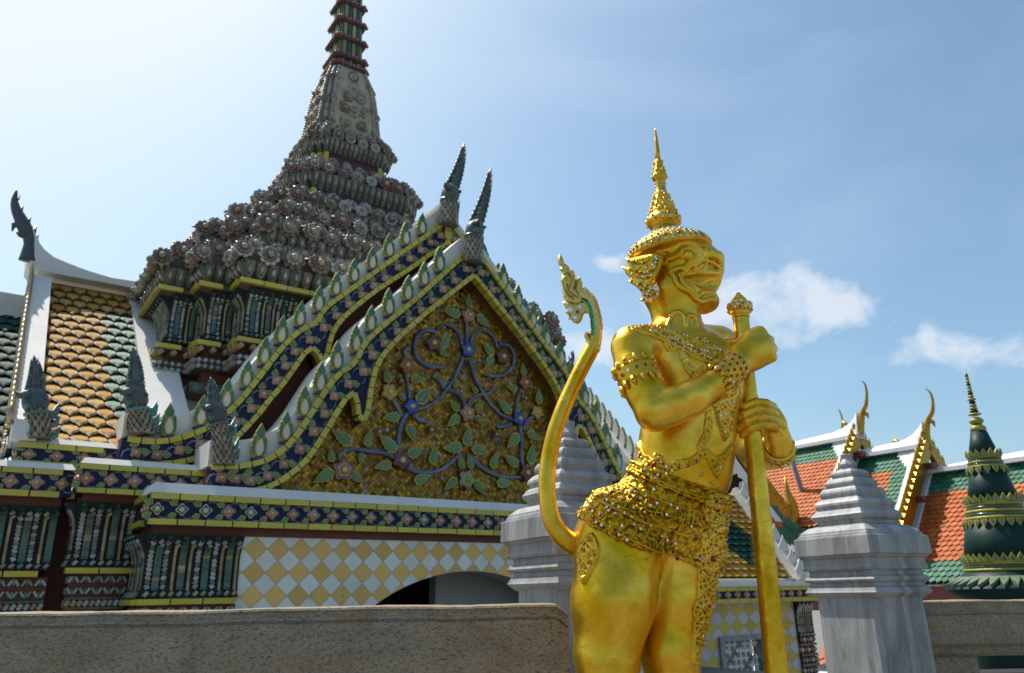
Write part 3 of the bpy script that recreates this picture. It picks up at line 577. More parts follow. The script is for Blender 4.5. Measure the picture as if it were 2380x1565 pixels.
# ---- gables
c3 = lambda a, b: (581.1 + a * .4456, 523 + b * .4456)
fo = [c3(1140, 140)] + [c3(*q) for q in [(1120, 155), (870, 380), (700, 520), (620, 592), (578, 645), (560, 690), (540, 728), (500, 752), (465, 775), (400, 850), (330, 960), (260, 1070), (180, 1165), (90, 1225)]] + [(581, 1081), (549.6, 1085), (502, 1084), (487, 1086)]
fi = [c3(1165, 265)] + [c3(*q) for q in [(1080, 330), (940, 440), (830, 535), (760, 600), (690, 680), (655, 740), (633, 820), (620, 900), (606, 985), (578, 1035), (560, 990), (555, 930), (545, 885), (528, 876), (500, 900), (470, 945), (430, 1010), (370, 1110), (300, 1215), (220, 1290), (140, 1345), (60, 1380)]] + [(581, 1142.4), (540, 1142), (494, 1137)]
ro = [(1052, 500), (1044.5, 507), (1026.7, 523), (946.5, 578.7), (866, 636.6), (804, 681), (768, 706.6), (750, 722), (741, 738), (732.6, 754), (714.8, 760), (692.5, 772.5), (661, 801.5), (630, 839), (603, 875), (581, 902), (557, 932.5), (525.8, 961), (485.7, 992.6), (445.6, 1010.5), (401, 1023.9), (347.6, 1028), (285, 1018)]
ri = [(1075, 530)] + [c3(*q) for q in [(1035, 85), (930, 160), (840, 225), (700, 315), (600, 385), (500, 470), (440, 540), (410, 620), (395, 690), (373, 722), (357, 690), (350, 655), (330, 640), (290, 660), (240, 730), (170, 830), (100, 910), (40, 990)]] + [(577, 988), (548, 1017), (499, 1049), (445.6, 1068.4), (401, 1078), (347.6, 1080), (300, 1075), (271.8, 1068)]
fros = [c3(*q) for q in [(1125, 230), (1065, 290), (1005, 335), (950, 395), (893, 447), (832, 497), (768, 557), (700, 618), (637, 680), (590, 765), (512, 830), (437, 893), (387, 985), (330, 1078), (258, 1170), (175, 1248), (90, 1310), (0, 1335)]] + [(547, 1113), (514, 1110)]
rros = [c3(*q) for q in [(993, 55), (940, 92), (890, 132), (832, 175), (770, 222), (705, 278), (645, 318), (583, 367), (515, 415), (448, 475), (383, 537), (310, 600), (233, 660), (183, 735), (138, 812), (70, 882)]] + [(583.7, 950), (547, 981.5), (508, 1008), (464.8, 1032.8), (416.6, 1047), (365, 1058), (316, 1052)]
GB_M = FR_M
def gable(name, outer, inner, ros, dep, deep, lift, rs, zr=None):
    O_ = [fp(x, y, dep) for x, y in outer]; I_ = [fp(x, y, dep) for x, y in inner]; Q_ = [fp(x, y, dep) for x, y in ros]
    O_[0] = (AX, O_[0][1]); I_[0] = (AX, I_[0][1])
    mir = lambda P: [(AX + (AX - x) * rs, z) for x, z in P]
    mb = MB(); res = []
    for sgn, (o, i, q) in ((1, (O_, I_, Q_)), (-1, (mir(O_), mir(I_), mir(Q_)))):
        so_ = [tuple(p) for p in smooth_line([Vector((a, b, 0)) for a, b in o], 3)]; si_ = [tuple(p) for p in smooth_line([Vector((a, b, 0)) for a, b in i], 3)]
        so_ = [(p[0], p[1]) for p in so_]; si_ = [(p[0], p[1]) for p in si_]
        mb.prism(so_ + si_[::-1], dep, dep + 0.16, 0)
        segline(mb, so_, 0.17, 0.038, dep - 0.05, dep + 0.1, 1); segline(mb, si_, 0.17, 0.036, dep - 0.05, dep + 0.1, 1)
        # plaster roof edge that rises behind the leaves
        up = [(p[0], p[1] + lift) for p in so_]
        mb.prism([(p[0], p[1] + 0.03) for p in so_] + up[::-1], dep + 0.1, dep + deep, 5)
        mb.prism([(p[0], p[1] - 0.02) for p in si_] + [(p[0], p[1] - 0.0) for p in so_][::-1], dep + 0.18, dep + 0.3, 6)
        for n_, (x, z) in enumerate(q):
            mb.put(sprig_leaf, TM(x + 0.06, dep - 0.006, z - 0.0, 0, 1.25, 0, 1.2)); mb.put(sprig_leaf, TM(x - 0.03, dep - 0.006, z + 0.055, 0, -0.15, 0, 1.2))
            mb.tube([(x - 0.17, dep - .004, z - 0.07), (x - 0.15, dep - .012, z + 0.0), (x - 0.1, dep - .014, z + 0.035), (x - 0.05, dep - .006, z + 0.03)], [0.006, 0.014, 0.017, 0.01], 5, 4)
            mb.tube([(x + 0.03, dep - .006, z - 0.08), (x + 0.02, dep - .012, z - 0.15), (x - 0.02, dep - .006, z - 0.2)], [0.01, 0.013, 0.005], 5, 4)
        res.append((so_, si_, q))
    o = mb.build(name, GB_M, HALL)
    for sgn, (so_, si_, q) in zip((1, -1), res):
        for x, z in q: inst('rosette', rosq_me, o, TM(x, dep - 0.004, z, 0, random.uniform(-.1, .1), 0, random.uniform(.92, 1.04)))
        line = [Vector((p[0], 0, p[1])) for p in so_]; R = resample(line, 0.43)
        for k_, (p, t) in enumerate(R[2:]):
            inst('leaf_finial', bai_me, o, TM(p.x - .02 * sgn, dep + 0.05, p.z + 0.045, 0.05, random.uniform(-.05, .05), random.uniform(-.06, .06), random.uniform(.94, 1.04)))
    return O_, I_, res
GF = gable('front_gable_board', fo, fi, fros, 0.2, 0.9, 0.36, 1.045)
GR = gable('rear_gable_board', ro, ri, rros, 1.08, 1.3, 0.36, 1.0)

# ---- pediment: gold mosaic field with vines, flowers and leaves
PD = 0.46
mb = MB(); L_ = GF[2][0][1]; Rr = GF[2][1][1]
mb.prism(L_ + Rr[::-1], PD, PD + 0.12, 0); ped = mb.build('pediment', M['mosaic'], HALL)
mb = MB()      # red reveal round the field
for s_ in (L_, Rr):
    k_ = [(p[0], p[1]) for p in s_]; mb.add([(p[0], 0.37, p[1]) for p in k_] + [(p[0], PD + 0.05, p[1]) for p in k_], [(i, i + 1, i + 1 + len(k_), i + len(k_)) for i in range(len(k_) - 1)])
# and the red panel of the rear gable
L2 = GR[2][0][1]; R2_ = GR[2][1][1]
mb.prism(L2 + R2_[::-1], 1.5, 1.6, 0); mb.build('gable_panel', M['redbrown'], HALL)
pp = lambda a, b: fp(*c3(a, b), PD - 0.03)
def P3(a, b, y=PD - 0.03): x, z = pp(a, b); return (x, y, z)
vines = [[(1128, 500), (1130, 560), (1128, 640)], [(1105, 630), (1095, 580), (1060, 535), (1010, 520), (975, 545)], [(970, 560), (920, 550), (880, 570), (860, 620), (865, 670), (890, 715), (940, 740), (1020, 745)],
 [(1150, 620), (1165, 575), (1205, 550), (1250, 565), (1280, 605), (1290, 640)], [(1300, 622), (1350, 630), (1380, 680), (1370, 740), (1330, 780), (1280, 790), (1225, 780)],
 [(1112, 690), (1080, 770), (1040, 840), (980, 910), (920, 950), (860, 965)], [(1145, 700), (1165, 770), (1200, 850), (1250, 930), (1310, 990), (1375, 1020)],
 [(1122, 950), (1095, 890), (1050, 868), (1010, 850), (985, 810), (950, 790)], [(1138, 945), (1155, 908), (1200, 885), (1245, 880), (1275, 845)],
 [(835, 920), (825, 840), (813, 770)], [(818, 700), (805, 660), (830, 640)], [(822, 985), (797, 1020), (780, 1080), (775, 1150), (782, 1210)], [(850, 990), (890, 1020), (935, 1028)],
 [(743, 910), (770, 950), (792, 1000)], [(765, 1215), (700, 1190), (620, 1180), (540, 1170), (490, 1182), (462, 1215)], [(815, 1265), (880, 1290), (950, 1290), (1010, 1270), (1060, 1230), (1100, 1192)],
 [(1148, 1200), (1190, 1250), (1250, 1290), (1320, 1315), (1410, 1315)], [(1408, 1040), (1415, 1120), (1415, 1200), (1425, 1270)], [(1425, 1070), (1450, 1020), (1480, 1000)], [(1387, 985), (1395, 910), (1415, 850)], [(1365, 1040), (1330, 1050), (1290, 1055)]]
for vl in vines:
    m_ = MB(); q = smooth_line([P3(*p) for p in vl], 4); n = len(q)
    m_.tube(q, [0.029 * (1 - 0.25 * i / n) + 0.005 * math.sin(i * 2.1) for i in range(n)], 7, 0, flat=1.3); m_.build('vine', M['vine'], ped)
fl = {'red': 'redfl', 'maroon': 'maroon', 'blue': 'bluefl', 'rust': 'rust', 'yellow': 'yelfl', 'green': 'lime', 'bud': 'maroon'}
fme = {}
for k, v in fl.items():
    fme[k] = lobed(1.0, 5 if k != 'bud' else 3, (0, 1, 2), deep=0.14 if k != 'bud' else 0.3).mesh('pediment_flower', [M[v] if k in ('bud', 'blue') else M['paleedge'] if k in ('red', 'green') else M[v], M[v], M['yelc'] if k != 'green' else M['lime']])
for a, b, r, k in [(1135, 475, 42, 'red'), (950, 620, 43, 'maroon'), (1313, 690, 43, 'maroon'), (1130, 655, 39, 'blue'), (812, 735, 42, 'rust'), (1430, 825, 40, 'rust'), (720, 875, 41, 'yellow'), (1492, 980, 36, 'yellow'), (838, 950, 40, 'blue'), (1398, 1012, 38, 'blue'), (1130, 985, 43, 'red'), (785, 1230, 46, 'maroon'), (1437, 1295, 43, 'maroon'), (482, 1280, 49, 'red'), (1125, 1330, 46, 'green'), (940, 1072, 26, 'bud'), (1280, 1095, 24, 'bud'), (783, 815, 19, 'bud'), (1433, 905, 18, 'bud')]:
    x, z = pp(a, b); inst('pediment_flower', fme[k], ped, TM(x, PD - 0.05, z, 0, random.uniform(0, 1), 0, r * .0034))
lvm = [leaf_mb(0.28, 1.0, 5, bd, 0.06).mesh('pediment_leaf', [M['leafedge'], M['leaf']]) for bd in (-0.22, 0.0, 0.22)]
lv = [((1135, 430), (1150, 365)), ((1095, 470), (1005, 450)), ((1175, 475), (1255, 520)), ((985, 640), (1050, 595)), ((985, 655), (1040, 690)), ((1270, 680), (1205, 630)), ((1265, 690), (1210, 735)), ((720, 830), (700, 745)), ((835, 815), (905, 785)), ((800, 920), (775, 865)), ((865, 935), (940, 845)), ((1060, 850), (1085, 820)), ((1180, 880), (1160, 830)), ((780, 1000), (685, 1010)), ((815, 1040), (875, 1130)), ((755, 1195), (690, 1080)), ((815, 1205), (905, 1165)), ((610, 1160), (605, 1065)), ((525, 1155), (440, 1050)), ((580, 1190), (570, 1255)), ((735, 1240), (650, 1290)), ((440, 1290), (315, 1320)), ((520, 1290), (590, 1350)), ((950, 1255), (945, 1155)), ((850, 1335), (945, 1330)), ((1075, 1320), (1010, 1385)), ((1165, 1335), (1230, 1395)), ((1280, 1340), (1365, 1370)), ((1260, 1275), (1285, 1185)), ((1130, 1160), (1120, 1050)), ((1105, 1170), (1000, 1140)), ((1150, 1170), (1240, 1185)), ((1090, 970), (1030, 930)), ((1090, 1000), (1015, 1035)), ((1170, 965), (1215, 930)), ((1170, 1000), (1220, 1035)), ((1355, 990), (1305, 900)), ((1390, 860), (1330, 840)), ((1430, 790), (1405, 725)), ((1500, 940), (1515, 860)), ((1400, 1090), (1340, 1165)), ((1440, 1085), (1510, 1110)), ((1450, 1250), (1490, 1155)), ((1395, 1260), (1320, 1200)), ((430, 1240), (400, 1165)), ((1100, 1275), (1105, 1195)), ((1150, 1275), (1135, 1195))]
for i, (b, t) in enumerate(lv):
    p, q = Vector(P3(*b)), Vector(P3(*t)); d_ = q - p; ang = math.atan2(d_.x, d_.z); L = d_.length * 1.0
    inst('pediment_leaf', lvm[i % 3], ped, Matrix.Translation(p + Vector((0, -0.005 - 0.003 * (i % 4), 0))) @ Matrix.Rotation(ang, 4, 'Y') @ Matrix.Diagonal((L * .98, 0.5, L, 1)))
# ---- serpent finials
def finial(pts, dep, r, tip, blade=True, mir=False, name='serpent_finial', lean=0.0):
    """pts: neck line from the base up to the head (photo), tip: end of the tall crest"""
    Q = [Vector((fp(x, y, dep)[0], dep, fp(x, y, dep)[1])) for x, y in pts]; T_ = Vector((fp(*tip, dep)[0], dep - lean, fp(*tip, dep)[1]))
    mb = MB(); ln = smooth_line(Q, 4); n = 12; k = len(ln)
    for i in range(k - 1):                     # overlapping scales round the neck
        for j in range(n):
            t0, t1 = 2 * math.pi * (j + (i % 2) * .5) / n, 2 * math.pi * (j + 1 + (i % 2) * .5) / n; f0 = 1.25 - 0.45 * i / k; f1 = 1.25 - 0.45 * (i + 1) / k
            def ring(c, rr, t): return c + Vector((math.cos(t) * rr, math.sin(t) * rr, 0))
            a, b = ln[i], ln[i + 1] + (ln[i + 1] - ln[i]) * 0.25
            mb.add([ring(a, r * f0 * .92, t0), ring(a, r * f0 * .92, t1), ring(b, r * f1 * 1.1, (t0 * .3 + t1 * .7)), ring(b, r * f1 * 1.1, (t0 * .7 + t1 * .3))], [(0, 1, 2, 3)], 0)
    mb.tube(ln, [r * (1.2 - .45 * i / k) for i in range(k)], 10, 2)
    h = ln[-1]; ax = (T_ - h).normalized(); L = (T_ - h).length
    mb.tube([h - ax * r * .5, h + ax * r * .2, h + ax * r * 1.0, h + ax * r * 1.9], [r * .8, r * 1.15, r * 1.15, r * .7], 10, 1)
    sx = 1 if not mir else -1
    fd = Vector((-.75, -.65, 0)) if r < .135 or dep > .9 else Vector((-.35, -.93, 0))
    mb.tube([h + ax * r * 1.15 + fd * r * .4, h + ax * r * 1.0 + fd * r * 1.3, h + ax * r * .75 + fd * r * 2.0, h + ax * r * 1.1 + fd * r * 2.3], [r * .62, r * .45, r * .3, r * .05], 7, 1)     # open beak turned outwards
    mb.tube([h + fd * r * .4 + ax * r * .2, h + fd * r * 1.2 - ax * r * .1, h + fd * r * 1.7 + ax * r * .05], [r * .5, r * .3, r * .05], 7, 3)
    for s_ in (-1, 1): mb.tube([h + ax * r * .9 + Vector((s_ * r * .75, -r * .75, 0)), h + ax * r * .9 + Vector((s_ * r * .95, -r * .95, 0))], [r * .22, r * .14], 8, 2)
    mb.tube([h - ax * r * .7, h - ax * r * .45], [r * 1.12, r * 1.15], 12, 3)
    # tall crest, notched along both edges and thick at the root
    side = Vector((ax.z, 0, -ax.x)); m = 11
    for i in range(m):
        t = i / m; c = h + ax * (r * 1.2 + (L - r * 1.2) * t) + side * (0.06 * L * math.sin(t * 2.2) * sx); wd = r * (.72 * (1 - t) ** .6 + .12); st = (L / m)
        for y_ in (-.45, .45):
            mb.tube([c + Vector((0, y_ * wd * .6, 0)), c + ax * st * 1.0 + Vector((0, y_ * wd * .4, 0)), c + ax * st * 2.0 + Vector((0, y_ * wd * .1, 0))], [wd * .62, wd * .6, wd * .12], 6, 1)
        for s_ in (-1, 1): mb.tube([c + side * s_ * wd * .45, c + side * s_ * wd * .95 + ax * st * .5, c + side * s_ * wd * 1.02 + ax * st * 1.25], [wd * .4, wd * .32, wd * .04], 6, 1 if (i + (s_ > 0)) % 3 else 3)
    # swept fin behind the neck
    for i in range(4):
        c = ln[int(k * (.2 + .18 * i))]; s_ = 1 if not mir else -1
        mb.tube([c + Vector((s_ * r * .6, 0.05, 0)), c + Vector((s_ * r * 1.5, 0.06, .03)), c + Vector((s_ * r * 1.75, 0.06, .16))], [r * .42, r * .34, r * .06], 6, 3)
    return mb.build(name, [M['scale'], M['flame'], M['grime'], M['tealp']], HALL)
finial([(1099, 612), (1098, 575), (1102, 545)], 0.1, 0.14, (1131, 398)); finial([(1040, 525), (1041, 490), (1045, 462)], 0.98, 0.15, (1071, 340))
finial([(520, 1082), (519, 1040), (512, 1000), (505, 975)], 0.16, 0.115, (486, 888)); finial([(332, 1010), (325, 970), (318, 940)], 1.02, 0.13, (303, 818)); finial([(88, 1022), (88, 975), (84, 948)], 1.3, 0.13, (73, 838))
E = fp
for (bx, by) in ((520, 1082), (332, 1010)):   # the same on the far slope
    pass

# ---- left wing: tiled roof between white verges, its ridge swept up to the gable end
def roofpt(x, t): return Vector((x, 1.4 + (CDEP - 1.4) * t, 3.52 + 4.35 * (t ** 1.08)))
mb = MB(); xs = (-1.12, 0.22); rows = 22; cols = 6
def tile(mb, c, ux, uy, un, w, h, mi, rim=True):
    o = [(-.5, 1.15), (-.5, .0), (-.36, -.13), (-.2, -.2), (-.1, -.36), (0, -.45), (.1, -.36), (.2, -.2), (.36, -.13), (.5, .0), (.5, 1.15)]
    A = [c + ux * a * w + uy * b * h + un * (0.022 if b < .3 else -0.03) for a, b in o]; B = [p - un * 0.02 for p in A]; n = len(o)
    I_ = [c + ux * a * w * .8 + uy * (b * .78 + .08) * h + un * (0.032 if b < .3 else -0.024) for a, b in o]
    mb.add(A + B + I_, [tuple(2 * n + i for i in range(n))], mi); mb.add(A + B + I_, [(i, (i + 1) % n, (i + 1) % n + 2 * n, i + 2 * n) for i in range(n)] + [(i, (i + 1) % n, (i + 1) % n + n, i + n) for i in range(n)], {0: 3, 1: 4}.get(mi, 3) if rim else mi)
for r_ in range(rows + 1):
    t = (r_ + .3) / rows; p0 = roofpt(0, t); p1 = roofpt(0, t + .02); uy = (p1 - p0).normalized(); un = Vector((0, -uy.z, uy.y)); hh = (roofpt(0, 1) - roofpt(0, 0)).length / rows
    if t > .86: continue
    for c_ in range(cols + 1):
        w_ = (xs[1] - xs[0]) / cols; x = xs[0] + w_ * (c_ + (0.5 if r_ % 2 else 0)); 
        if x > xs[1] + .05: continue
        q = roofpt(x, min(t, .985)); g_ = (x > -0.36 + 0.05 * (r_ % 2) and 2 < r_ < 16)
        tile(mb, q + un * .02, Vector((1, random.uniform(-.02, .02), random.uniform(-.02, .02))), uy, un, w_ * .98, hh * 1.02, 1 if g_ else 0)
A = [roofpt(-1.2, t / 14) for t in range(13)]; B = [roofpt(0.3, t / 14) for t in range(13)]
mb.add([p - Vector((0, 0, .04)) for p in A + B], [(i, i + 1, i + 14, i + 13) for i in range(12)], 2)
wing = mb.build('wing_roof', [M['tiley'], M['tileg'], M['dark'], M['tilerim'], M['tilegrim']], HALL)
mb = MB()
def verge(x0, x1, th=0.16, t0=0.0, t1=1.0, flare=0.0):
    rings = []
    for i in range(17):
        t = t0 + (t1 - t0) * i / 16; a = roofpt(x0, t); b = roofpt(x1, t); up = Vector((0, -.55, .8)) * th
        rings.append([a - up * .6, b - up * .6, b + up, a + up])
    mb.loft(rings, 0)
verge(-1.46, -1.16, .2, 0, .84); verge(0.2, 0.8, .1, 0, .84)
# ridge: low at the spire, swept up at the gable
rt = [(72, 527), (81.7, 540), (92.8, 566), (104, 581), (126, 598), (160, 612.7), (204, 629.4), (260, 646), (325, 656)]
top = [fp(x, y, CDEP - .95) for x, y in rt]; bot = [fp(x, y, CDEP - .95) for x, y in ((66, 600), (78, 615), (90, 627), (109.5, 632), (150, 639.6), (200, 649), (250, 658), (295, 666.5), (330, 673))]
mb.prism(top + bot[::-1], CDEP - .95, CDEP + 0.1, 0)
mb.box(-1.44, -1.18, 1.2, 1.6, 3.5, 3.75, 0)
mb.build('roof_verge', M['white'], HALL)
mb = MB(); ys = [roofpt(-1.48, t / 12) for t in range(11)]
for a, b in zip(ys, ys[1:]):
    mb.tube([a + Vector((0, -.05, .16)), b + Vector((0, -.05, .16))], .03, 6, 1)
    for q in range(3):
        c = a.lerp(b, (q + .5) / 3); mb.tube([c + Vector((0, -.1, .16)), c + Vector((-.02, -.2, .28)), c + Vector((-.02, -.16, .4))], [.045, .04, .008], 6, 1 if q % 2 else 0)
    for q in range(2):
        c = a.lerp(b, (q + .5) / 2); mb.put(ROS, Matrix.Translation(c + Vector((-.0, 0, -.14))) @ Matrix.Rotation(-math.pi / 2, 4, 'Z') @ Matrix.Diagonal((1, 1, 1, 1)))
A2 = [p + Vector((0, -.02, .1)) for p in ys] + [p + Vector((0, .1, -.5)) for p in reversed(ys)]
tri = [(i, i + 1, 20 - i, 21 - i) for i in range(10)]; mb.add(A2 + [p + Vector((.06, 0, 0)) for p in A2], [tuple(f) for f in tri] + [tuple(i + 22 for i in f) for f in tri], 2)
mb.build('wing_bargeboard', [M['paleedge'], M['yellow'], M['navy']], HALL)
# plinth and white slopes under the spire
mb = MB(); mb.box(AX - 4.02, AX + 4.02, CDEP - 3.2, CDEP + 4, 3.2, 4.9, 0); mb.box(AX - 3.2, AX + 3.2, CDEP - 4.02, CDEP - 3.2, 3.2, 4.9, 0)
mb.build('plinth', M['white'], HALL)
XR = 11.2; vq = [gp(x, y, XR) for x, y in ((1318, 880),)]
# wing-end finial with a beaked head, both ends
for sx_, base in ((1, None), (-1, None)):
    ch = [(64, 606), (66, 590), (69, 570), (68, 553), (60, 535), (49, 512), (37, 486), (34, 464), (39, 442)]; rr = [.15, .12, .10, .11, .13, .115, .085, .055, .012]
    q = [Vector((fp(x, y, CDEP - .9)[0], CDEP - .9, fp(x, y, CDEP - .9)[1])) for x, y in ch]; bk = [Vector((fp(x, y, CDEP - .9)[0], CDEP - .9, fp(x, y, CDEP - .9)[1])) for x, y in ((60, 548), (45, 545), (38, 540), (31, 524), (55, 523))]
    if sx_ < 0: sh_ = Vector((XR - .1, vq[0][0], vq[0][1] - .15)) - q[0]; q = [Vector((-(p.x - q[0].x) * .9 + XR - .1, p.y + sh_.y, (p.z - q[0].z) * .75 + vq[0][1] - .15)) for p in q]; bk = [q[3], q[3], q[3], q[3], q[3]]
    m_ = MB(); m_.tube(smooth_line(q, 3), [v for i in range(len(rr) - 1) for v in [rr[i] + (rr[i + 1] - rr[i]) * k / 3 for k in range(3)]] + [rr[-1]], 9, 0, flat=.7)
    m_.tube(bk[:3], [.08, .05, .015], 7, 0); m_.tube([bk[4], bk[3], bk[3] + Vector((.0, 0, -.12))], [.08, .05, .012], 7, 0)
    for i in range(1, len(q) - 1):
        m_.tube([q[i], q[i] + Vector((rr[i] * 1.1 * sx_, 0, .02)), q[i] + Vector((rr[i] * 1.2 * sx_, 0, .12))], [rr[i] * .5, rr[i] * .35, .006], 6, 0 if i % 2 else 1)
    m_.build('ridge_finial', [M['flame'], M['tealp']], HALL)
# lower roof beyond, dark green under a white ridge
mb = MB()
for r_ in range(18):
    for c_ in range(8):
        t = (r_ + .3) / 18; p = Vector((-3.2 + c_ * .23 + (.115 if r_ % 2 else 0), 2.0 + 4.3 * t, 3.2 + 3.5 * t)); tile(mb, p, Vector((1, 0, 0)), Vector((0, .775, .63)), Vector((0, -.63, .775)), .225, .31, 0, False)
mb.box(-3.4, -1.5, 6.1, 6.5, 6.55, 7.0, 1); mb.add([(-3.4, 2, 3.15), (-1.5, 2, 3.15), (-1.5, 6.4, 6.7), (-3.4, 6.4, 6.7)], [(0, 1, 2, 3)], 2)
mb.build('lower_wing_roof', [M['tiledk'], M['white'], M['dark']], HALL)
# right wing: only its verge shows past the gables, leaves seen from their plain backs
XR = 11.2; vq = [gp(x, y, XR) for x, y in ((1318, 880), (1345, 905), (1375, 940), (1420, 995), (1470, 1058), (1530, 1130))]
mb = MB(); mb.loft([[Vector((XR - .25, a, z - .3)), Vector((XR + .1, a, z - .3)), Vector((XR + .1, a, z)), Vector((XR - .25, a, z))] for a, z in vq], 0)
a0, z0 = vq[0]; a1, z1 = vq[-1]
mb.add([(2 * AX, a0, z0 - .2), (XR - .2, a0, z0 - .2), (XR - .2, a1, z1 - .2), (2 * AX, a1, z1 - .2)], [(0, 1, 2, 3)], 1)
rw = mb.build('wing_verge', [M['white'], M['tileg']], HALL)
for p, t in resample(smooth_line([Vector((XR - .05, a, z)) for a, z in vq], 4), .34)[1:]:
    inst('leaf_finial', bai_me, rw, TM(p.x, p.y, p.z - .03, 0, 0, math.pi / 2, 1.05))
# ---- the spire: redented stages, lotus petals, rows of porcelain flowers
def redent(a, z, s=0.122):
    b = 1 - 2 * s; q = [(1, -b), (1, b), (1 - s, b), (1 - s, 1 - s), (b, 1 - s)]; o = []
    for k in range(4):
        for x, y in q:
            for _ in range(k): x, y = -y, x
            o.append(Vector((AX + x * a, CDEP + y * a, z)))
    return o
prof = [(4.75, 4.0), (4.78, 4.22), (4.95, 4.22), (4.97, 3.98), (5.18, 3.98), (5.2, 4.16), (5.38, 4.16), (5.4, 3.98), (5.58, 3.98), (5.6, 4.14), (5.68, 4.14), (5.7, 4.0), (6.55, 4.02), (6.6, 4.25), (6.68, 4.25), (6.7, 4.05), (6.98, 4.2), (7.05, 4.24), (7.22, 4.22), (7.26, 4.05), (7.5, 3.8), (7.52, 3.62), (7.7, 3.62),
        (7.72, 3.42), (7.95, 3.55), (8.02, 3.56), (8.1, 3.5), (8.35, 3.2), (8.37, 3.02), (8.5, 3.02), (8.52, 2.8), (8.7, 2.9), (8.78, 2.9), (8.86, 2.84), (9.08, 2.6), (9.1, 2.45), (9.22, 2.45), (9.24, 2.26), (9.4, 2.34), (9.48, 2.35), (9.56, 2.28), (9.8, 2.0), (9.82, 1.84), (9.95, 1.84), (9.97, 1.5), (10.32, 1.46), (10.34, 1.5), (10.6, 1.6), (10.72, 1.62), (10.8, 1.55), (11.24, 1.18), (11.28, .9), (11.72, .86), (11.74, .92), (11.96, 1.06), (12.06, 1.07), (12.14, 1.0), (12.5, .82), (12.52, .78)]
mb = MB(); mb.loft([redent(a, z) for z, a in prof], 0); SP = mb.build('spire_tower', M['grime'], HALL)
mb = MB()
for z0, z1, a in ((9.98, 10.31, 1.505), (11.29, 11.71, .905)):      # crimson recesses between yellow posts
    mb.loft([redent(a, z0), redent(a, z1)], 0, cap=False)
    for k in range(4):
        for ii in (0, 1, 2, 3, 4):
            p = redent(a + .02, 0)[k * 5 + ii]; mb.box(p.x - .05, p.x + .05, p.y - .05, p.y + .05, z0 + .002, z1 - .002, 1)
mb.build('recess_band', [M['darkred'], M['yellow']], SP)
def edges(a, sides=('f', 'l')):
    P = redent(a, 0); n = len(P); o = []
    for i in range(n):
        p, q = P[i], P[(i + 1) % n]; m_ = (p + q) / 2; d_ = (q - p); nrm = Vector((d_.y, -d_.x, 0)).normalized()
        if (nrm.y < -.5 and 'f' in sides) or (nrm.x < -.5 and 'l' in sides and m_.y < CDEP + a * .9) or (nrm.x > .5 and 'l' in sides and m_.y < CDEP - a * .3): o.append((p, q, nrm))
    return o
pet = MB(); sh = [(-.5, 1), (.5, 1), (.52, .55), (.32, .2), (0, 0), (-.32, .2), (-.52, .55)]
pet.prism([(x * .95, z - 1) for x, z in sh], -.12, .02, 1); pet.prism([(x * .72, z * .82 - .86) for x, z in sh], -.3, -.1, 0); pet.tube([(0, -.28, -.62), (0, -.42, -.4), (0, -.3, -.15)], [.1, .2, .1], 6, 2)
mb = MB()
for z, a, w_, hl, tl_ in ((7.04, 4.22, .2, .36, .42), (8.02, 3.55, .19, .32, .4), (8.78, 2.9, .175, .3, .4), (9.48, 2.35, .165, .28, .4), (10.72, 1.62, .15, .42, .35), (12.06, 1.07, .125, .36, .45)):
    for p, q, nrm in edges(a):
        L = (q - p).length; n = max(1, round(L / w_)); ang = math.atan2(nrm.x, -nrm.y)
        for i in range(n):
            c = p.lerp(q, (i + .5) / n); mb.put(pet, Matrix.Translation((c.x + nrm.x * .03, c.y + nrm.y * .03, z)) @ Matrix.Rotation(ang, 4, 'Z') @ Matrix.Rotation(tl_, 4, 'X') @ Matrix.Diagonal((L / n * random.uniform(.9, 1), w_, hl * random.uniform(.92, 1.05), 1)))
mb.build('lotus_petals', [M['petal'], M['tealp'], M['whitechip']], SP)
def pflower(nl=9):
    mb = MB(); n = nl * 6
    def ring(k, y, deep): return [Vector((k * (1 - deep + deep * abs(math.cos(nl * math.pi * j / n)) ** .5 * 1.0) * math.cos(2 * math.pi * j / n), y, k * (1 - deep + deep * abs(math.cos(nl * math.pi * j / n)) ** .5) * math.sin(2 * math.pi * j / n))) for j in range(n)]
    mb.loft([ring(.5, .1, 0), ring(1.0, -.12, .3), ring(.94, -.28, .3), ring(.5, -.12, .25)], 0, True)
    mb.loft([ring(.62, -.16, .28), ring(.66, -.38, .32), ring(.38, -.26, .2)], 0, True); mb.loft([ring(.3, -.26, 0), ring(.27, -.46, 0), ring(.1, -.52, 0)], 1, True)
    for k in range(3):
        t = k * 2.1 + .6; mb.tube([Vector((math.cos(t) * .7, .02, math.sin(t) * .7)), Vector((math.cos(t) * 1.0, -.04, math.sin(t) * 1.0)), Vector((math.cos(t + .1) * 1.25, .0, math.sin(t + .1) * 1.25))], [.1, .2, .04], 4, 2, flat=.35, up=(0, 1, 0))
    return mb
PF = pflower(); pf_me = PF.mesh('porcelain_flower', [M['porc'], M['porcheart'], M['tealp']]); PK = pflower(6); pk_me = PK.mesh('porcelain_flower', [M['porcpink'], M['yelc'], M['tealp']])
spots = []
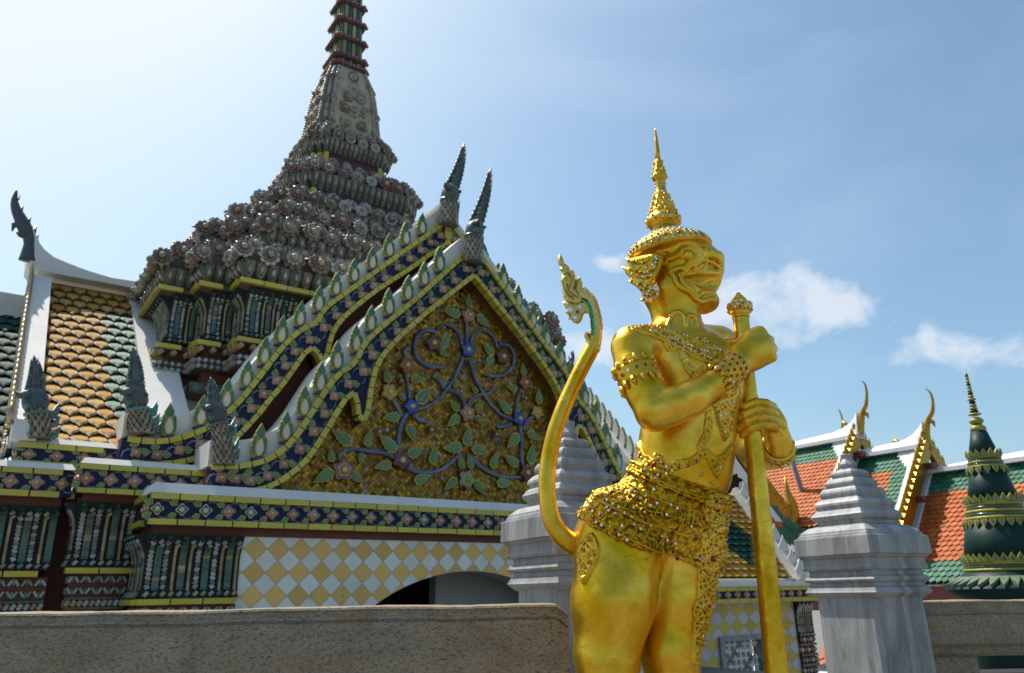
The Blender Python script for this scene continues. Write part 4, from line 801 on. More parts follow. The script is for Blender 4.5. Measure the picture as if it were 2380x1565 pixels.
for z, a, r_, pk in ((7.15, 4.3, .2, .02), (7.4, 3.98, .2, .02), (7.62, 3.68, .11, 0), (8.1, 3.58, .19, .03), (8.3, 3.34, .19, .04), (8.45, 3.06, .1, 0), (8.86, 2.92, .175, .05), (9.04, 2.72, .175, .06), (9.18, 2.48, .09, .05), (9.56, 2.36, .165, .06), (9.75, 2.14, .165, .08), (9.9, 1.88, .09, .1), (10.84, 1.6, .16, .06), (11.02, 1.46, .155, .08), (11.2, 1.28, .14, .1), (12.14, 1.07, .135, .08), (12.3, 1.0, .13, .1), (12.46, .9, .125, .12)):
    for p, q, nrm in edges(a):
        L = (q - p).length; n = max(1, round(L / (r_ * 2.2))); ang = math.atan2(nrm.x, -nrm.y)
        for i in range(n + (1 if nrm.y < -.5 else 0)):
            c = p.lerp(q, (i if nrm.y < -.5 else i + .5) / n)
            vis = r_ / max(3.0, (HALL_PT(c, z) - CAM).length) if 0 else r_
            sc_ = r_ * random.uniform(.85, 1.15); tilt = random.uniform(.0, .35)
            spots.append((sc_, (c.x, c.y, z + random.uniform(-.02, .02)), ang + random.uniform(-.25, .25), tilt, random.random() < pk))
spots.sort(key=lambda s_: -s_[0])
rest = MB(); cnt = 0
for sc_, c, ang, tilt, pk in spots:
    Mx = Matrix.Translation(c) @ Matrix.Rotation(ang, 4, 'Z') @ Matrix.Rotation(-tilt, 4, 'X') @ Matrix.Rotation(random.uniform(0, 6), 4, 'Y') @ Matrix.Diagonal((sc_, sc_ * 1.9, sc_, 1))
    if cnt < 95: inst('porcelain_flower', pk_me if pk else pf_me, SP, Mx); cnt += 1
    else:
        src = PK if pk else PF; b = len(rest.m); rest.put(src, Mx)
        if pk: rest.m[b:] = [{0: 3, 1: 4, 2: 2}[i] for i in rest.m[b:]]
tag(rest.build('small_porcelain_flowers', [M['porc'], M['porcheart'], M['tealp'], M['porcpink'], M['yelc']], SP), kind='stuff')
# ribbed capitals round the foot
mb = MB()
for p, q, nrm in edges(4.03):
    L = (q - p).length
    if L > 3: segs = [(p, p + (q - p).normalized() * .95), (q - (q - p).normalized() * .95, q)]
    else: segs = [(p, q)]
    for u, v in segs:
        ang = math.atan2(nrm.x, -nrm.y); pil_mb(mb, Matrix.Translation((u.x, u.y, 0)) @ Matrix.Rotation(ang, 4, 'Z'), (v - u).length, 5.72, 6.56, .2, .1)
for a, z in ((4.3, 6.64), (4.2, 5.64)):
    for p, q, nrm in edges(a):
        ang = math.atan2(nrm.x, -nrm.y); segline(mb, [(0, z), ((q - p).length, z)], .4, .04, -.02, .05, 5, frame=Matrix.Translation((p.x, p.y, 0)) @ Matrix.Rotation(ang, 4, 'Z'))
for p, q, nrm in edges(4.17):
    L = (q - p).length; ang = math.atan2(nrm.x, -nrm.y); n = max(3, int(L / .1))
    for i in range(n):
        c = p.lerp(q, (i + .5) / n)
        for dz in (-.05, .05): mb.obox(Matrix.Translation((c.x, c.y, 5.29 + dz)) @ Matrix.Rotation(ang, 4, 'Z') @ Matrix.Rotation(.785, 4, 'Y'), .03, .05, .03, 3)
        if i % 2 == 0: mb.obox(Matrix.Translation((c.x, c.y, 5.53)) @ Matrix.Rotation(ang, 4, 'Z') @ Matrix.Rotation(.785, 4, 'Y'), .04, .06, .04, 2); mb.obox(Matrix.Translation((c.x, c.y, 4.86)) @ Matrix.Rotation(ang, 4, 'Z') @ Matrix.Rotation(.785, 4, 'Y'), .06, .06, .06, 3 if i % 4 else 1)
    mb.put(PF, Matrix.Translation((p.x, p.y, 5.3)) @ Matrix.Rotation(ang, 4, 'Z') @ Matrix.Diagonal((.16, .16, .16, 1))) if 0 else None
mb.build('ribbed_capital', PIL_M, SP)
mb = MB()
for z0, z1, a in ((4.985, 5.175, 3.995), (5.405, 5.575, 3.995)): mb.loft([redent(a, z0), redent(a, z1)], 0, cap=False)
mb.build('red_band', M['redbrown'], SP)
# bell with corner beads and a flowered panel, then the ringed finial
bell = [(12.5, .82), (12.9, .79), (13.4, .74), (13.9, .68), (14.3, .6), (14.6, .5), (14.74, .42)]
mb = MB(); mb.loft([redent(a, z, .15) for z, a in bell], 0); mb.build('bell', M['belly'], SP)
mb = MB()
def bellpt(k, t):
    z = 12.55 + 2.1 * t; a = np.interp(z, [b[0] for b in bell], [b[1] for b in bell]); return redent(float(a) * 1.01, z, .15)[k]
for k in (15, 16, 17, 18, 19, 0, 14, 13, 12, 11, 10):
    for i in range(26):
        c = bellpt(k, i / 26); mb.lathe([(.03, 0), (.046, .02), (.046, .05), (.03, .07)], 6, tuple(c), 3)
    for t in (.08, .42, .78): mb.put(PK, Matrix.Translation(bellpt(k, t)) @ Matrix.Rotation(.3, 4, 'Z') @ Matrix.Diagonal((.1, .12, .1, 1)))
for i, (u, t) in enumerate([(-.25, .1), (.25, .12), (0, .3), (-.3, .32), (.3, .34), (-.22, .5), (.25, .52), (0, .66), (0, .85)]):
    z = 12.55 + 2.1 * t; a = float(np.interp(z, [b[0] for b in bell], [b[1] for b in bell])); mb.put(PF, TM(AX - a * 1.02, CDEP + u * a, z, 0, 0, -math.pi / 2, .15)); mb.put(PK if i % 2 else PF, TM(AX + u * a * 1.3, CDEP - a * 1.0, z + .12, .2, i, 0, .09))
    z = 12.55 + 2.1 * t; a = float(np.interp(z, [b[0] for b in bell], [b[1] for b in bell])); mb.put(PF, TM(AX + u * a, CDEP - a * 1.02, z, .2, i, 0, .15))
mb.build('bell_ornament', [M['porc'], M['porcheart'], M['tealp'], M['whitechip']], SP)
mb = MB(); zz = 14.72; aa = .42; first = True
while zz < 21.5:
    hh = .6 if not first else .3; a1 = aa * .94
    mb.loft([redent(aa * 1.12, zz, .16), redent(aa * 1.15, zz + .06, .16), redent(aa * 1.02, zz + .14, .16)], 3)
    for p, q, nrm in edges(aa * 1.15):
        L = (q - p).length; n = max(1, round(L / .11)); ang = math.atan2(nrm.x, -nrm.y)
        for i in range(n + 1): c = p.lerp(q, i / n); mb.put(PK, Matrix.Translation((c.x, c.y, zz + .07)) @ Matrix.Rotation(ang, 4, 'Z') @ Matrix.Diagonal((.062, .09, .062, 1)))
    mb.loft([redent(aa * .86, zz + .1, .16), redent(a1 * .86, zz + hh + .02, .16)], 4)
    for p, q, nrm in edges(aa * .86):
        L = (q - p).length; n = max(2, round(L / .12)); ang = math.atan2(nrm.x, -nrm.y)
        for i in range(n):
            c = p.lerp(q, (i + .5) / n); mb.obox(Matrix.Translation((c.x, c.y, zz + .15 + (hh - .15) / 2)) @ Matrix.Rotation(ang, 4, 'Z') @ Matrix.Rotation(.05 * 0, 4, 'X'), L / n * .36, .025, (hh - .2) / 2, 5 if i % 2 else 6)
    zz += hh; aa = a1 if not first else .40; first = False
mb.build('ringed_finial', [M['porcpink'], M['yelc'], M['tealp'], M['grime'], M['grime'], M['greenseg'], M['goldbar']], SP)
# ================================================================== granite parapets
def hz(px, py, dist):
    v = ray(px, py); return CAM.z + v.z * dist / math.hypot(v.x, v.y)
def parapet(name, label, A, B, ztop, zgr, thick, zbot, rnd, under=False):
    """A -> B front foot line (seen left to right), moulded top, rounded far end"""
    A, B = Vector(A), Vector(B); L = (B - A).length; u = (B - A).normalized(); n = Vector((-u.y, u.x, 0))       # n points away from the viewer
    root = A.copy(); F = Matrix(((u.x, n.x, 0, A.x), (u.y, n.y, 0, A.y), (0, 0, 1, 0), (0, 0, 0, 1)))
    h = ztop - zgr
    prof = [(thick, zbot), (0.0, zbot), (0.0, zgr - .012), (0.006, zgr - .006), (0.012, zgr - .004), (0.012, zgr + .001), (0.004, zgr + .004), (0.004, zgr + .010), (0.013, zgr + .016), (0.016, ztop - .012), (0.010, ztop - .009), (0.014, ztop - .002), (0.03, ztop), (thick - .03, ztop), (thick, ztop - .03)]
    if under: prof = [(thick, zbot), (0.05, zbot), (0.02, zbot + .02), (0.03, zbot + .05), (0.0, zbot + .07)] + prof[2:]
    mb = MB(); rings = []; N = max(2, int(L / .04))
    for i in range(N + 1):
        t = i / N; x = L * t; e = max(0, (x - (L - rnd)) / rnd) if rnd else 0; dz = -rnd * 1.1 * (1 - math.sqrt(max(0, 1 - e * e))); wob = .0022 * math.sin(x * 5.1) + .0014 * math.sin(x * 13 + 1) + random.uniform(-.0009, .0009)
        rings.append([Vector((x, y + .4 * rnd * e ** 3 * (y < thick / 2), z + (dz + wob if z > zgr - .05 else 0))) for y, z in prof])
    mb.loft(rings, 0, False); 
    o = mb.build(name, M['granite'], None); o.matrix_world = F
    return tag(o, label, 'wall')
zt = at(655, 1415, 2.85).z; zg = at(655, 1447, 2.85).z
parapet('granite_parapet', 'brown speckled granite parapet with rust stains and a rounded end beside the golden statue', (-3.4, 2.86, 0), (0.178, 2.84, 0), zt, zg, .34, 0, .03)
RP = Vector((5.2 * math.sin(R_(23.5)), 5.2 * math.cos(R_(23.5)), 0)); LP = Vector((4.0 * math.sin(R_(4.1)), 4.0 * math.cos(R_(4.1)), 0))
a_ = RP + Vector((.22, .1, 0)); b_ = RP + Vector((4.2, -.25, 0))
zr = hz(2260, 1397, 5.5); parapet('granite_parapet', 'grey brown stone coping running right from the shorter marble post below the orange roofs', a_, b_, zr, zr - .075, .4, hz(2260, 1530, 5.4), 0, True)
mb = MB(); mb.box(-.2, .25, -.14, .14, 0, .03); mb.box(-.16, .2, -.1, .1, .03, hz(2260, 1530, 5.4) - .004)
o = mb.build('parapet_foot', M['granite']); o.location = RP + Vector((.45, .25, 0)); tag(o, 'short granite stub under the stone coping beside the shorter marble post', 'plinth')
# a small dark lantern head behind the coping gap
mb = MB(); mb.lathe([(.05, 0), (.09, .05), (.1, .75), (.11, .78), (.075, .84), (.03, .95), (.012, 1.0), (.02, 1.03), (.003, 1.1)], 8); o = mb.build('stone_lantern', M['grime'])
lp_ = at(2213, 1560, 6.4); o.location = (lp_.x, lp_.y, 0); o.scale = (.6, .6, (at(2213, 1526, 6.4).z) / 1.1); tag(o, 'small dark pointed lantern top in the gap under the stone coping', 'lantern')
mb = MB(); mb.box(-1.4, 2.6, 0, .3, 0, .95, 0); o = mb.build('low_wall', M['dark']); o.location = RP + Vector((1.9, 1.7, 0)); tag(o, 'low wall painted dark as shadow seen through the gap under the stone coping', 'wall')  # shadow in the gap is put into this wall's near-black colour

# ================================================================== marble posts
PB = MB(); k_ = .27 / 446.0
def zc(cy): return hz(1801.3 + .35 * 550, 1016.9 + .35 * cy, 5.2)
rows = [(1565, 362, 1), (1068, 357, 1), (1064, 357, 0), (1040, 398, 0), (1028, 411, 0), (1016, 402, 0), (998, 392, 0), (990, 372, 0), (966, 370, 0), (958, 398, 0), (945, 409, 0), (928, 396, 0), (918, 370, 0), (900, 366, 0), (888, 370, 0), (882, 404, 0), (868, 411, 0), (845, 398, 0), (812, 396, 0), (800, 420, 0), (790, 424, 0), (783, 448, 0), (676, 443, 0), (668, 440, 0), (664, 416, 0), (650, 411, 0), (646, 402, 0), (632, 396, 0), (612, 360, 0), (598, 335, 0), (588, 282, 0), (582, 262, 0), (560, 266, 0), (550, 290, 0), (540, 300, 0), (524, 306, 0), (510, 292, 0), (498, 282, 0), (488, 262, 0), (478, 254, 0), (465, 260, 0), (455, 270, 0), (440, 268, 0), (424, 250, 0), (414, 234, 0), (404, 212, 0), (394, 216, 0), (382, 222, 0), (366, 222, 0), (350, 210, 0), (340, 198, 0), (334, 168, 0), (322, 172, 0), (312, 177, 0), (300, 176, 0), (286, 164, 0), (274, 146, 0), (268, 120, 0), (258, 126, 0), (246, 132, 0), (232, 128, 0), (220, 108, 0), (214, 96, 0), (208, 66, 0), (202, 62, 0)]
z0_ = zc(1565)
rings = []
for cy, hw, sh in [(1565 + 1400, 362, 1)] + rows:
    h = hw * k_; z = zc(cy) if cy <= 1565 else 0.0; c = h * (.0 if not sh else .0); ch = h * .16 if sh else h * .02
    rings.append([Vector(p) for p in ((-h + ch, -h, z), (h - ch, -h, z), (h, -h + ch, z), (h, h - ch, z), (h - ch, h, z), (-h + ch, h, z), (-h, h - ch, z), (-h, -h + ch, z))])
PB.loft(rings, 0)
PBM = [M['marble']]
post = empty('marble_post', RP, R_(28.5)); PB.build('post', PBM, post)
fn = MB(); fn.lathe([(68 * k_, zc(204)), (74 * k_, zc(196)), (86 * k_, zc(186)), (88 * k_, zc(176)), (74 * k_, zc(160)), (58 * k_, zc(146)), (54 * k_, zc(136)), (60 * k_, zc(122)), (64 * k_, zc(112)), (60 * k_, zc(107)), (20 * k_, zc(106))], 8, ph=math.pi / 8, smooth=False); fn.build('lotus_bud', PBM, post)
tag(post, 'streaked white marble gate post with stepped top standing against the orange and green roofs', 'gate post', 'marble gate posts')
p2 = dup(post); p2.location = LP + Vector((0, 0, .072)); p2['label'] = 'streaked grey marble gate post with stepped top behind the curved golden tail'
mb = MB(); mb.box(-.3, .3, -.3, .3, 0, .068); o = mb.build('post_base', M['granite']); o.location = LP; o.rotation_euler = (0, 0, R_(28.5)); tag(o, 'square granite slab under the marble post behind the golden statue', 'plinth')

# ================================================================== small pavilion behind the statue
PVD = 3.0
def fq(x, y): return fp(x, y, PVD)
pv0 = fq(1760, 1480); PAV = empty('tiled_pavilion', ORG, math.pi / 2 - TH)
tag(PAV, 'small pavilion with yellow and white diamond tiles and ochre roof behind the golden club', 'pavilion')
dpx = fq(1759.5, 1440)[0] - fq(1730, 1440)[0]; dpz = fq(1745, 1421)[1] - fq(1745, 1459.7)[1]; cc = fq(1740, 1416)
M['diamond2'] = m_diamond('diamond_tile_pavilion', dpx, dpz, (0.6, 0.46, 0.03), (0.56, 0.52, 0.56), cc[0], cc[1])
xr = fq(1849, 1450)[0]; xp = fq(1886, 1450)[0]; ze = fq(1760, 1395)[1]; zt_ = fq(1760, 1368)[1]; zw = fq(1760, 1351)[1]; xl = fq(1600, 1450)[0] - 2.2
wa, wb = fq(1668, 1481), fq(1775, 1481); wi, wj = fq(1679, 1492), fq(1765, 1492)
mb = MB(); wz0 = wa[1] - 1.7
for bx in ((xl, wa[0], -2.2, ze), (wb[0], xr, -2.2, ze), (wa[0], wb[0], wa[1], ze), (wa[0], wb[0], -2.2, wz0)): mb.box(bx[0], bx[1], PVD, PVD + .3, bx[2], bx[3], 0)
mb.build('wall', M['diamond2'], PAV)
mb = MB()
for bx in ((wa[0], wi[0], wz0, wa[1]), (wj[0], wb[0], wz0, wa[1]), (wi[0], wj[0], wi[1], wa[1]), (wi[0], wj[0], wz0, wz0 + .14)): mb.box(bx[0] + .001, bx[1] - .001, PVD - .07, PVD + .2, bx[2], bx[3] - .001, 0)
win = mb.build('window', M['marble'], PAV)
mb = MB(); gx, gz = wj[0] - wi[0], wi[1] - wz0 - .14; random.seed(3)
for i in range(7):
    for j in range(9):
        if (i * 3 + j * 5) % 4 != 1:
            x = wi[0] + gx * (i + .5) / 7; z = wz0 + .14 + gz * (j + .5) / 9; a, b = gx / 14, gz / 18
            mb.box(x - a * .99, x + a * .99, PVD + .06, PVD + .12, z - b * .28, z + b * .28, 0); mb.box(x - a * .3, x + a * .3, PVD + .055, PVD + .125, z - b * .99, z + b * .99, 0)
mb.build('lattice', M['white'], win)
mb = MB(); mb.box(wi[0], wj[0], PVD + .25, PVD + .28, wz0, wi[1]); mb.build('pane', M['interior'], win)
mb = MB(); mb.box(xl, xp + .35, PVD - .3, PVD + .3, ze + .03, zt_ - .03, 0)
segline(mb, [(xl, ze), (xp + .35, ze)], .4, .05, PVD - .36, PVD, 1); segline(mb, [(xl, zt_), (xp + .35, zt_)], .4, .05, PVD - .36, PVD, 1); mb.box(xl, xp + .4, PVD - .38, PVD + .6, zt_ + .055, zw, 2)
sp2 = MB(); sp2.tube([(-.17, 0, .09), (-.1, -.02, .12), (-.05, -.02, .06)], .02, 5, 4)
eb = mb.build('eaves_band', [M['navy'], M['yellow'], M['white']], PAV)
x = xl + .2
while x < xp + .3:
    if fq(1580, 1380)[0] < x: inst('rosette', ros_me, eb, TM(x, PVD - .3, (ze + zt_) / 2, 0, 0, 0, 1.3))
    x += .34
mb = MB(); pil_mb(mb, Matrix.Translation((xr, PVD - .03, 0)), xp - xr, fq(1870, 1480)[1], ze - .05, .15, .05)
mb.box(xr + .02, xp - .02, PVD + .0, PVD + .25, -2.2, fq(1870, 1480)[1], 6)
zz = fq(1870, 1486)[1]; r_ = 0
while zz > -1.8:
    for i in range(5): mb.obox(TM(xr + (i + .5) * (xp - xr) / 5, PVD - .02, zz, 0, .785, 0), .05, .05, .05, 3 if (i + r_) % 2 else 1)
    mb.obox(TM((xr + xp) / 2, PVD - .02, zz - .12), (xp - xr) / 2, .06, .03, 1); zz -= .24; r_ += 1
mb.build('pilaster', PIL_M, PAV)
# roof: ochre pan tiles with a dark green lozenge, white verge with leaf teeth
XV = fq(1845, 1341)[0]; tq = gp(1705, 1145, XV); bq = gp(1845, 1341, XV); nrow = 15
mb = MB(); dl = Vector((0, tq[0] - bq[0], tq[1] - bq[1])); L = dl.length; uy = dl.normalized(); un = Vector((0, -uy.z, uy.y)); w_ = .3; green = Vector((XV - 1.9, 0, 0))
for r_ in range(nrow):
    for c_ in range(16):
        s_ = (r_ + .3) / nrow; x = XV - .25 - w_ * (c_ + (.5 if r_ % 2 else 0)); p = Vector((x, bq[0], bq[1])) + uy * (L * s_) + un * .03
        ink = abs(c_ + (.5 if r_ % 2 else 0) - 4.2) / 3.0 + abs(r_ - 5.5) / 4.2 < 1
        o_ = [(-.5, 1.1), (-.5, -.1), (-.3, -.42), (0, -.5), (.3, -.42), (.5, -.1), (.5, 1.1)]; h = L / nrow * 1.15
        A = [p + Vector((1, 0, 0)) * a * w_ * .97 + uy * b * h + un * (.06 * (1 - (2 * a) ** 2) + (.04 if b < .3 else -.03)) for a, b in o_]; mb.add(A + [q - un * .05 for q in A], [tuple(range(7))] + [(i, (i + 1) % 7, (i + 1) % 7 + 7, i + 7) for i in range(7)], 1 if ink else 0)
mb.add([(XV, bq[0], bq[1] - .03), (XV - 5, bq[0], bq[1] - .03), (XV - 5, tq[0], tq[1] - .03), (XV, tq[0], tq[1] - .03)], [(0, 1, 2, 3)], 2)
mb.build('roof', [M['tiley'], M['tiledk'], M['dark']], PAV)
mb = MB(); up = un * .3
P_ = [Vector((XV - .28, bq[0], bq[1])) + uy * L * t for t in np.linspace(-.05, 1.25, 14)]
mb.loft([[p - un * .1, p + Vector((.28, 0, 0)) - un * .1, p + Vector((.28, 0, 0)) + up, p + up] for p in P_], 0); vg = mb.build('verge', M['white'], PAV)
lf2 = MB(); lf2.prism([(-.12, 0), (.12, 0), (.1, .14), (.05, .26), (0, .4), (-.06, .24), (-.13, .12)], -.04, .04, 0); lm2 = lf2.mesh('verge_leaf', M['white'])
for p, t in resample([q + up + Vector((.14, 0, 0)) for q in P_], .37): inst('verge_leaf', lm2, vg, TM(p.x, p.y, p.z - .02, 0, 0, -.7, random.uniform(.95, 1.1)))
mb = MB(); c = P_[0] + Vector((.1, -.1, .05)); mb.tube([c, c + Vector((.1, -.15, .12)), c + Vector((.1, -.16, .32)), c + Vector((.05, -.1, .48))], [.15, .14, .1, .02], 8, 0); mb.build('verge_finial', M['white'], PAV)

# ================================================================== long gallery with tiered orange roofs
GX = 26.0; GAL = empty('tiered_gallery', ORG, math.pi / 2 - TH)
tag(GAL, 'long hall with stepped orange and green tiled roofs white ridges and gilded roof horns', 'temple hall')
q9 = lambda a, b: (1685.1 + a * .2969, 842.5 + b * .2969)
def gq(a, b): return gp(*q9(a, b), GX)
SL = R_(50); sdir = Vector((-math.cos(SL), 0, -math.sin(SL))); snrm = Vector((-math.sin(SL), 0, math.cos(SL)))
def tier(d0, d1, zr, length, rim, name='roof_tiles', green_end=True, base=.12):
    """tiles from the ridge (x = GX) down towards the viewer; d0 is the gable end on the right"""
    mb = MB(); th = .2; tw = .2; nr = int(length / th); nc = int((d1 - d0) / tw); P0 = Vector((GX, 0, zr))
    for r_ in range(nr):
        for c_ in range(nc + 1):
            dd = d0 + tw * (c_ + (.5 if r_ % 2 else 0)); s_ = base + th * r_; p = Vector((P0.x, dd, P0.z)) + sdir * s_ + snrm * .03
            e = min(s_ - base, (dd - d0) if green_end else 9, 9 if not rim else length - s_)
            o_ = [(-.5, -1.0), (.5, -1.0), (.5, .2), (.3, .38), (0, .55), (-.3, .38), (-.5, .2)]
            A = [p + Vector((0, 1, 0)) * a * tw * .98 + sdir * b * th * 1.1 + snrm * (.035 if b > 0 else -.02) for a, b in o_]
            mb.add(A + [q - snrm * .03 for q in A], [tuple(range(7))] + [(i, (i + 1) % 7, (i + 1) % 7 + 7, i + 7) for i in range(7)], 1 if e < .85 else 0)
    a = Vector((GX, d0, zr)); b = Vector((GX, d1, zr)); mb.add([a, b, b + sdir * length, a + sdir * length], [(0, 1, 2, 3)], 2)
    return mb.build(name, [M['tileo'], M['tileg'], M['dark']], GAL)
def horn(pts, dep_scale=1):
    mb = MB(); P = [Vector((GX, *gq(*p[:2]))) for p in pts]; P2 = smooth_line(P, 4); rr = [p[2] for p in pts]; rs = []
    for i in range(len(rr) - 1): rs += [rr[i] + (rr[i + 1] - rr[i]) * k / 4 for k in range(4)]
    mb.tube(P2, rs + [rr[-1]], 8, 0, flat=.6); 
    c = P[2]; mb.tube([c, c + Vector((0, -.16, -.12)), c + Vector((0, -.2, -.3))], [.09, .07, .01], 6, 0); return mb.build('roof_horn', M['roofgold'], GAL)
def gable_end(dep, zr, length, board_w=.42, right=1.4):
    mb = MB()
    for sgn, ln in ((-1, length), (1, right)):
        d_ = Vector((sgn * math.cos(SL), 0, -math.sin(SL))); n_ = Vector((sgn * math.sin(SL), 0, math.cos(SL))); a = Vector((GX, dep - .12, zr)) + n_ * .18
        m = int(ln / .3)
        for i in range(m):
            p = a + d_ * (i * ln / m); p2 = a + d_ * ((i + 1) * ln / m)
            mb.add([p + Vector((0, y, 0)) + n_ * k for y in (-.09, .09) for k in (-board_w, .05)] + [p2 + Vector((0, y, 0)) + n_ * k for y in (-.09, .09) for k in (-board_w, .05)], [(0, 1, 3, 2), (4, 6, 7, 5), (0, 2, 6, 4), (1, 5, 7, 3), (0, 4, 5, 1), (2, 3, 7, 6)], 0)
            mb.tube([p + n_ * .02, p + n_ * .16 - d_ * .08, p + n_ * .3 - d_ * .2], [.09, .07, .01], 6, 0)
            if i % 5 == 2 and sgn < 0: mb.box(p.x - .1, p.x + .1, dep - .55, dep, p.z - .62, p.z - .42, 1)
    tri = [(GX, zr - .1)] + [(GX - math.cos(SL) * length * .98, zr - math.sin(SL) * length * .98), (GX + math.cos(SL) * length * .98, zr - math.sin(SL) * length * .98)]
    mb.prism(tri, dep + .25, dep + .4, 1)
    o = mb.build('gable_end', [M['roofgold'], M['darkred']], GAL); return o
def ridge(pts_top, drop, d_end):
    mb = MB(); T_ = [gq(*p) for p in pts_top]; n = len(T_)
    mb.loft([[Vector((GX - .32, a, b0)), Vector((GX + .32, a, b0)), Vector((GX + .12, a, z)), Vector((GX - .12, a, z))] for (a, z), b0 in zip(T_, drop)], 0)
    mb.loft([[Vector((GX - .36, a, b0 - .04)), Vector((GX + .36, a, b0 - .04)), Vector((GX + .36, a, b0 + .1)), Vector((GX - .36, a, b0 + .1))] for (a, z), b0 in zip(T_, drop)], 0)
    mb.build('ridge', M['whiteroof'], GAL)
A_r, A_l = gq(1005, 600), gq(300, 745); B_r, B_l = gq(1535, 655), gq(1062, 765); C_r, C_l = gq(2450, 750), gq(1630, 872)
zA, zB, zC = A_r[1], (B_r[1] + B_l[1]) / 2, (C_l[1] + C_r[1]) / 2
tier(A_r[0], A_l[0] + 7, zA, 4.6, False, green_end=False); tier(B_r[0], B_l[0] + .2, zB, 4.4, False); tier(C_r[0] - 2, C_l[0], zC, 4.9, True, green_end=False)
ridge([(1040, 395), (1025, 435), (990, 480), (930, 520), (860, 552), (700, 590), (490, 640), (250, 690)], [zA] * 8, 0)
ridge([(1553, 468), (1530, 510), (1490, 560), (1430, 600), (1370, 625), (1200, 660), (1062, 692)], [zB] * 7, 0)
ridge([(2500, 668), (1985, 762), (1625, 830)], [zC] * 3, 0)
gable_end(A_r[0] - .1, zA + .15, 4.3); gable_end(B_r[0] - .1, zB + .15, 4.4)
mb = MB()     # white verge boards where each tier starts again
for d_, z_, ln, wd in ((C_l[0], zC, 4.9, .45), (B_l[0], zB, 3.0, .4), (B_r[0] + .12, zB, 4.4, .13), (A_r[0] + .12, zA, 4.2, .13)):
    a = Vector((GX, d_ - .02, z_)); b = a + sdir * ln; mb.add([v + Vector((0, y, 0)) + snrm * k for v in (a, b) for y in (-.0, wd) for k in (-.05, .14)], [(0, 1, 3, 2), (4, 6, 7, 5), (0, 2, 6, 4), (1, 5, 7, 3), (0, 4, 5, 1), (2, 3, 7, 6)], 0)
for (d_, z_) in ((A_r[0] + .15, zA), (B_r[0] + .15, zB)):     # stepped white corner flashings
    for i in range(5):
        a = Vector((GX, d_, z_)) + sdir * .12 + snrm * .1; mb.add([a + Vector((0, i * .12, 0)) + sdir * s_ + snrm * .02 for s_ in (0, 1.0 - i * .18)] + [a + Vector((0, i * .12 + .12, 0)) + sdir * s_ + snrm * .02 for s_ in (1.0 - i * .18, 0)], [(0, 1, 2, 3)], 0)
mb.build('verge_board', M['whiteroof'], GAL)
horn([(1058, 560, .2), (1068, 470, .17), (1078, 390, .13), (1103, 335, .11), (1110, 250, .075), (1098, 180, .06), (1066, 140, .015)])
horn([(1575, 620, .2), (1578, 530, .17), (1590, 450, .13), (1622, 390, .11), (1627, 310, .075), (1607, 240, .06), (1558, 196, .015)])
horn([(905, 545, .1), (918, 510, .07), (921, 470, .06), (915, 430, .05), (900, 390, .04), (892, 375, .03), (884, 366, .01)])
horn([(1335, 640, .06), (1330, 625, .05), (1326, 612, .04), (1322, 604, .03), (1318, 598, .02), (1317, 595, .012), (1316, 592, .01)])
mb = MB()     # eaves board and lower roof of tier C, walls below
e0 = Vector((GX, 0, zC)) + sdir * 4.9
mb.box(e0.x - .1, GX + 3, C_r[0] - 3, A_l[0] + 3, e0.z - .75, e0.z - .03, 0); mb.box(e0.x - .3, e0.x + .5, C_r[0] - 3, C_l[0] + .1, e0.z - .98, e0.z - .76, 1)
mb.build('eaves_board', [M['darkred'], M['whiteroof']], GAL)
mb = MB(); P0 = Vector((e0.x - .1, 0, e0.z - 1.0))
for r_ in range(9):
    for c_ in range(40):
        p = Vector((P0.x, C_r[0] - 2 + .2 * (c_ + (.5 if r_ % 2 else 0)), P0.z)) + sdir * (.2 * r_ + .1) + snrm * .03
        A = [p + Vector((0, 1, 0)) * a * .196 + sdir * b * .22 + snrm * (.045 if b > 0 else 0) for a, b in [(-.5, -.6), (.5, -.6), (.5, .2), (.3, .38), (0, .55), (-.3, .38), (-.5, .2)]]
        mb.add(A, [tuple(range(7))], 0)
mb.box(GX - 6, GX + 3, C_r[0] - 3, A_l[0] + 3, -2.2, P0.z - 1.7, 1)
mb.build('lower_roof', [M['tileo'], M['whiteroof']], GAL)
# nearer porch gable of the same hall: gilded crest falling to the right, roof behind it
PXD = 7.6
def gf(a, b, dp=PXD): return fp(*q9(a, b), dp)
cr = [gf(*p) for p in ((-40, 430), (60, 560), (180, 740), (330, 960), (450, 1120), (535, 1215))]
mb = MB()
nn = len(cr); dn = [(x, z - .62) for x, z in cr]; mb.prism(cr + dn[::-1], PXD, PXD + .3, 0)
L_ = [Vector((x, PXD + .1, z)) for x, z in cr]
for p, t in resample(L_, .36): mb.tube([p, p + Vector((.03, 0, .25)), p + Vector((-.06, 0, .5))], [.13, .11, .02], 6, 0)
e_ = L_[-1]; mb.tube([e_ + Vector((-.1, 0, -.4)), e_ + Vector((.12, 0, 0)), e_ + Vector((.15, 0, .5)), e_ + Vector((-.02, 0, .95)), e_ + Vector((-.05, 0, 1.5))], [.2, .24, .2, .1, .02], 8, 0)
mb.build('porch_bargeboard', M['roofgold'], GAL)
mb = MB(); mb.prism(dn + [(x, z - .5) for x, z in dn][::-1], PXD + .1, PXD + .4, 0); xm = dn[-1][0]; mb.box(xm - .6, xm + 2.6, PXD - .1, PXD + 3, dn[-1][1] - .65, dn[-1][1] + .0, 0); mb.box(xm - .6, xm + 2.2, PXD, PXD + 3, dn[-1][1] - 1.25, dn[-1][1] - .66, 1)
mb.build('porch_beam', [M['darkred'], M['whiteroof']], GAL)
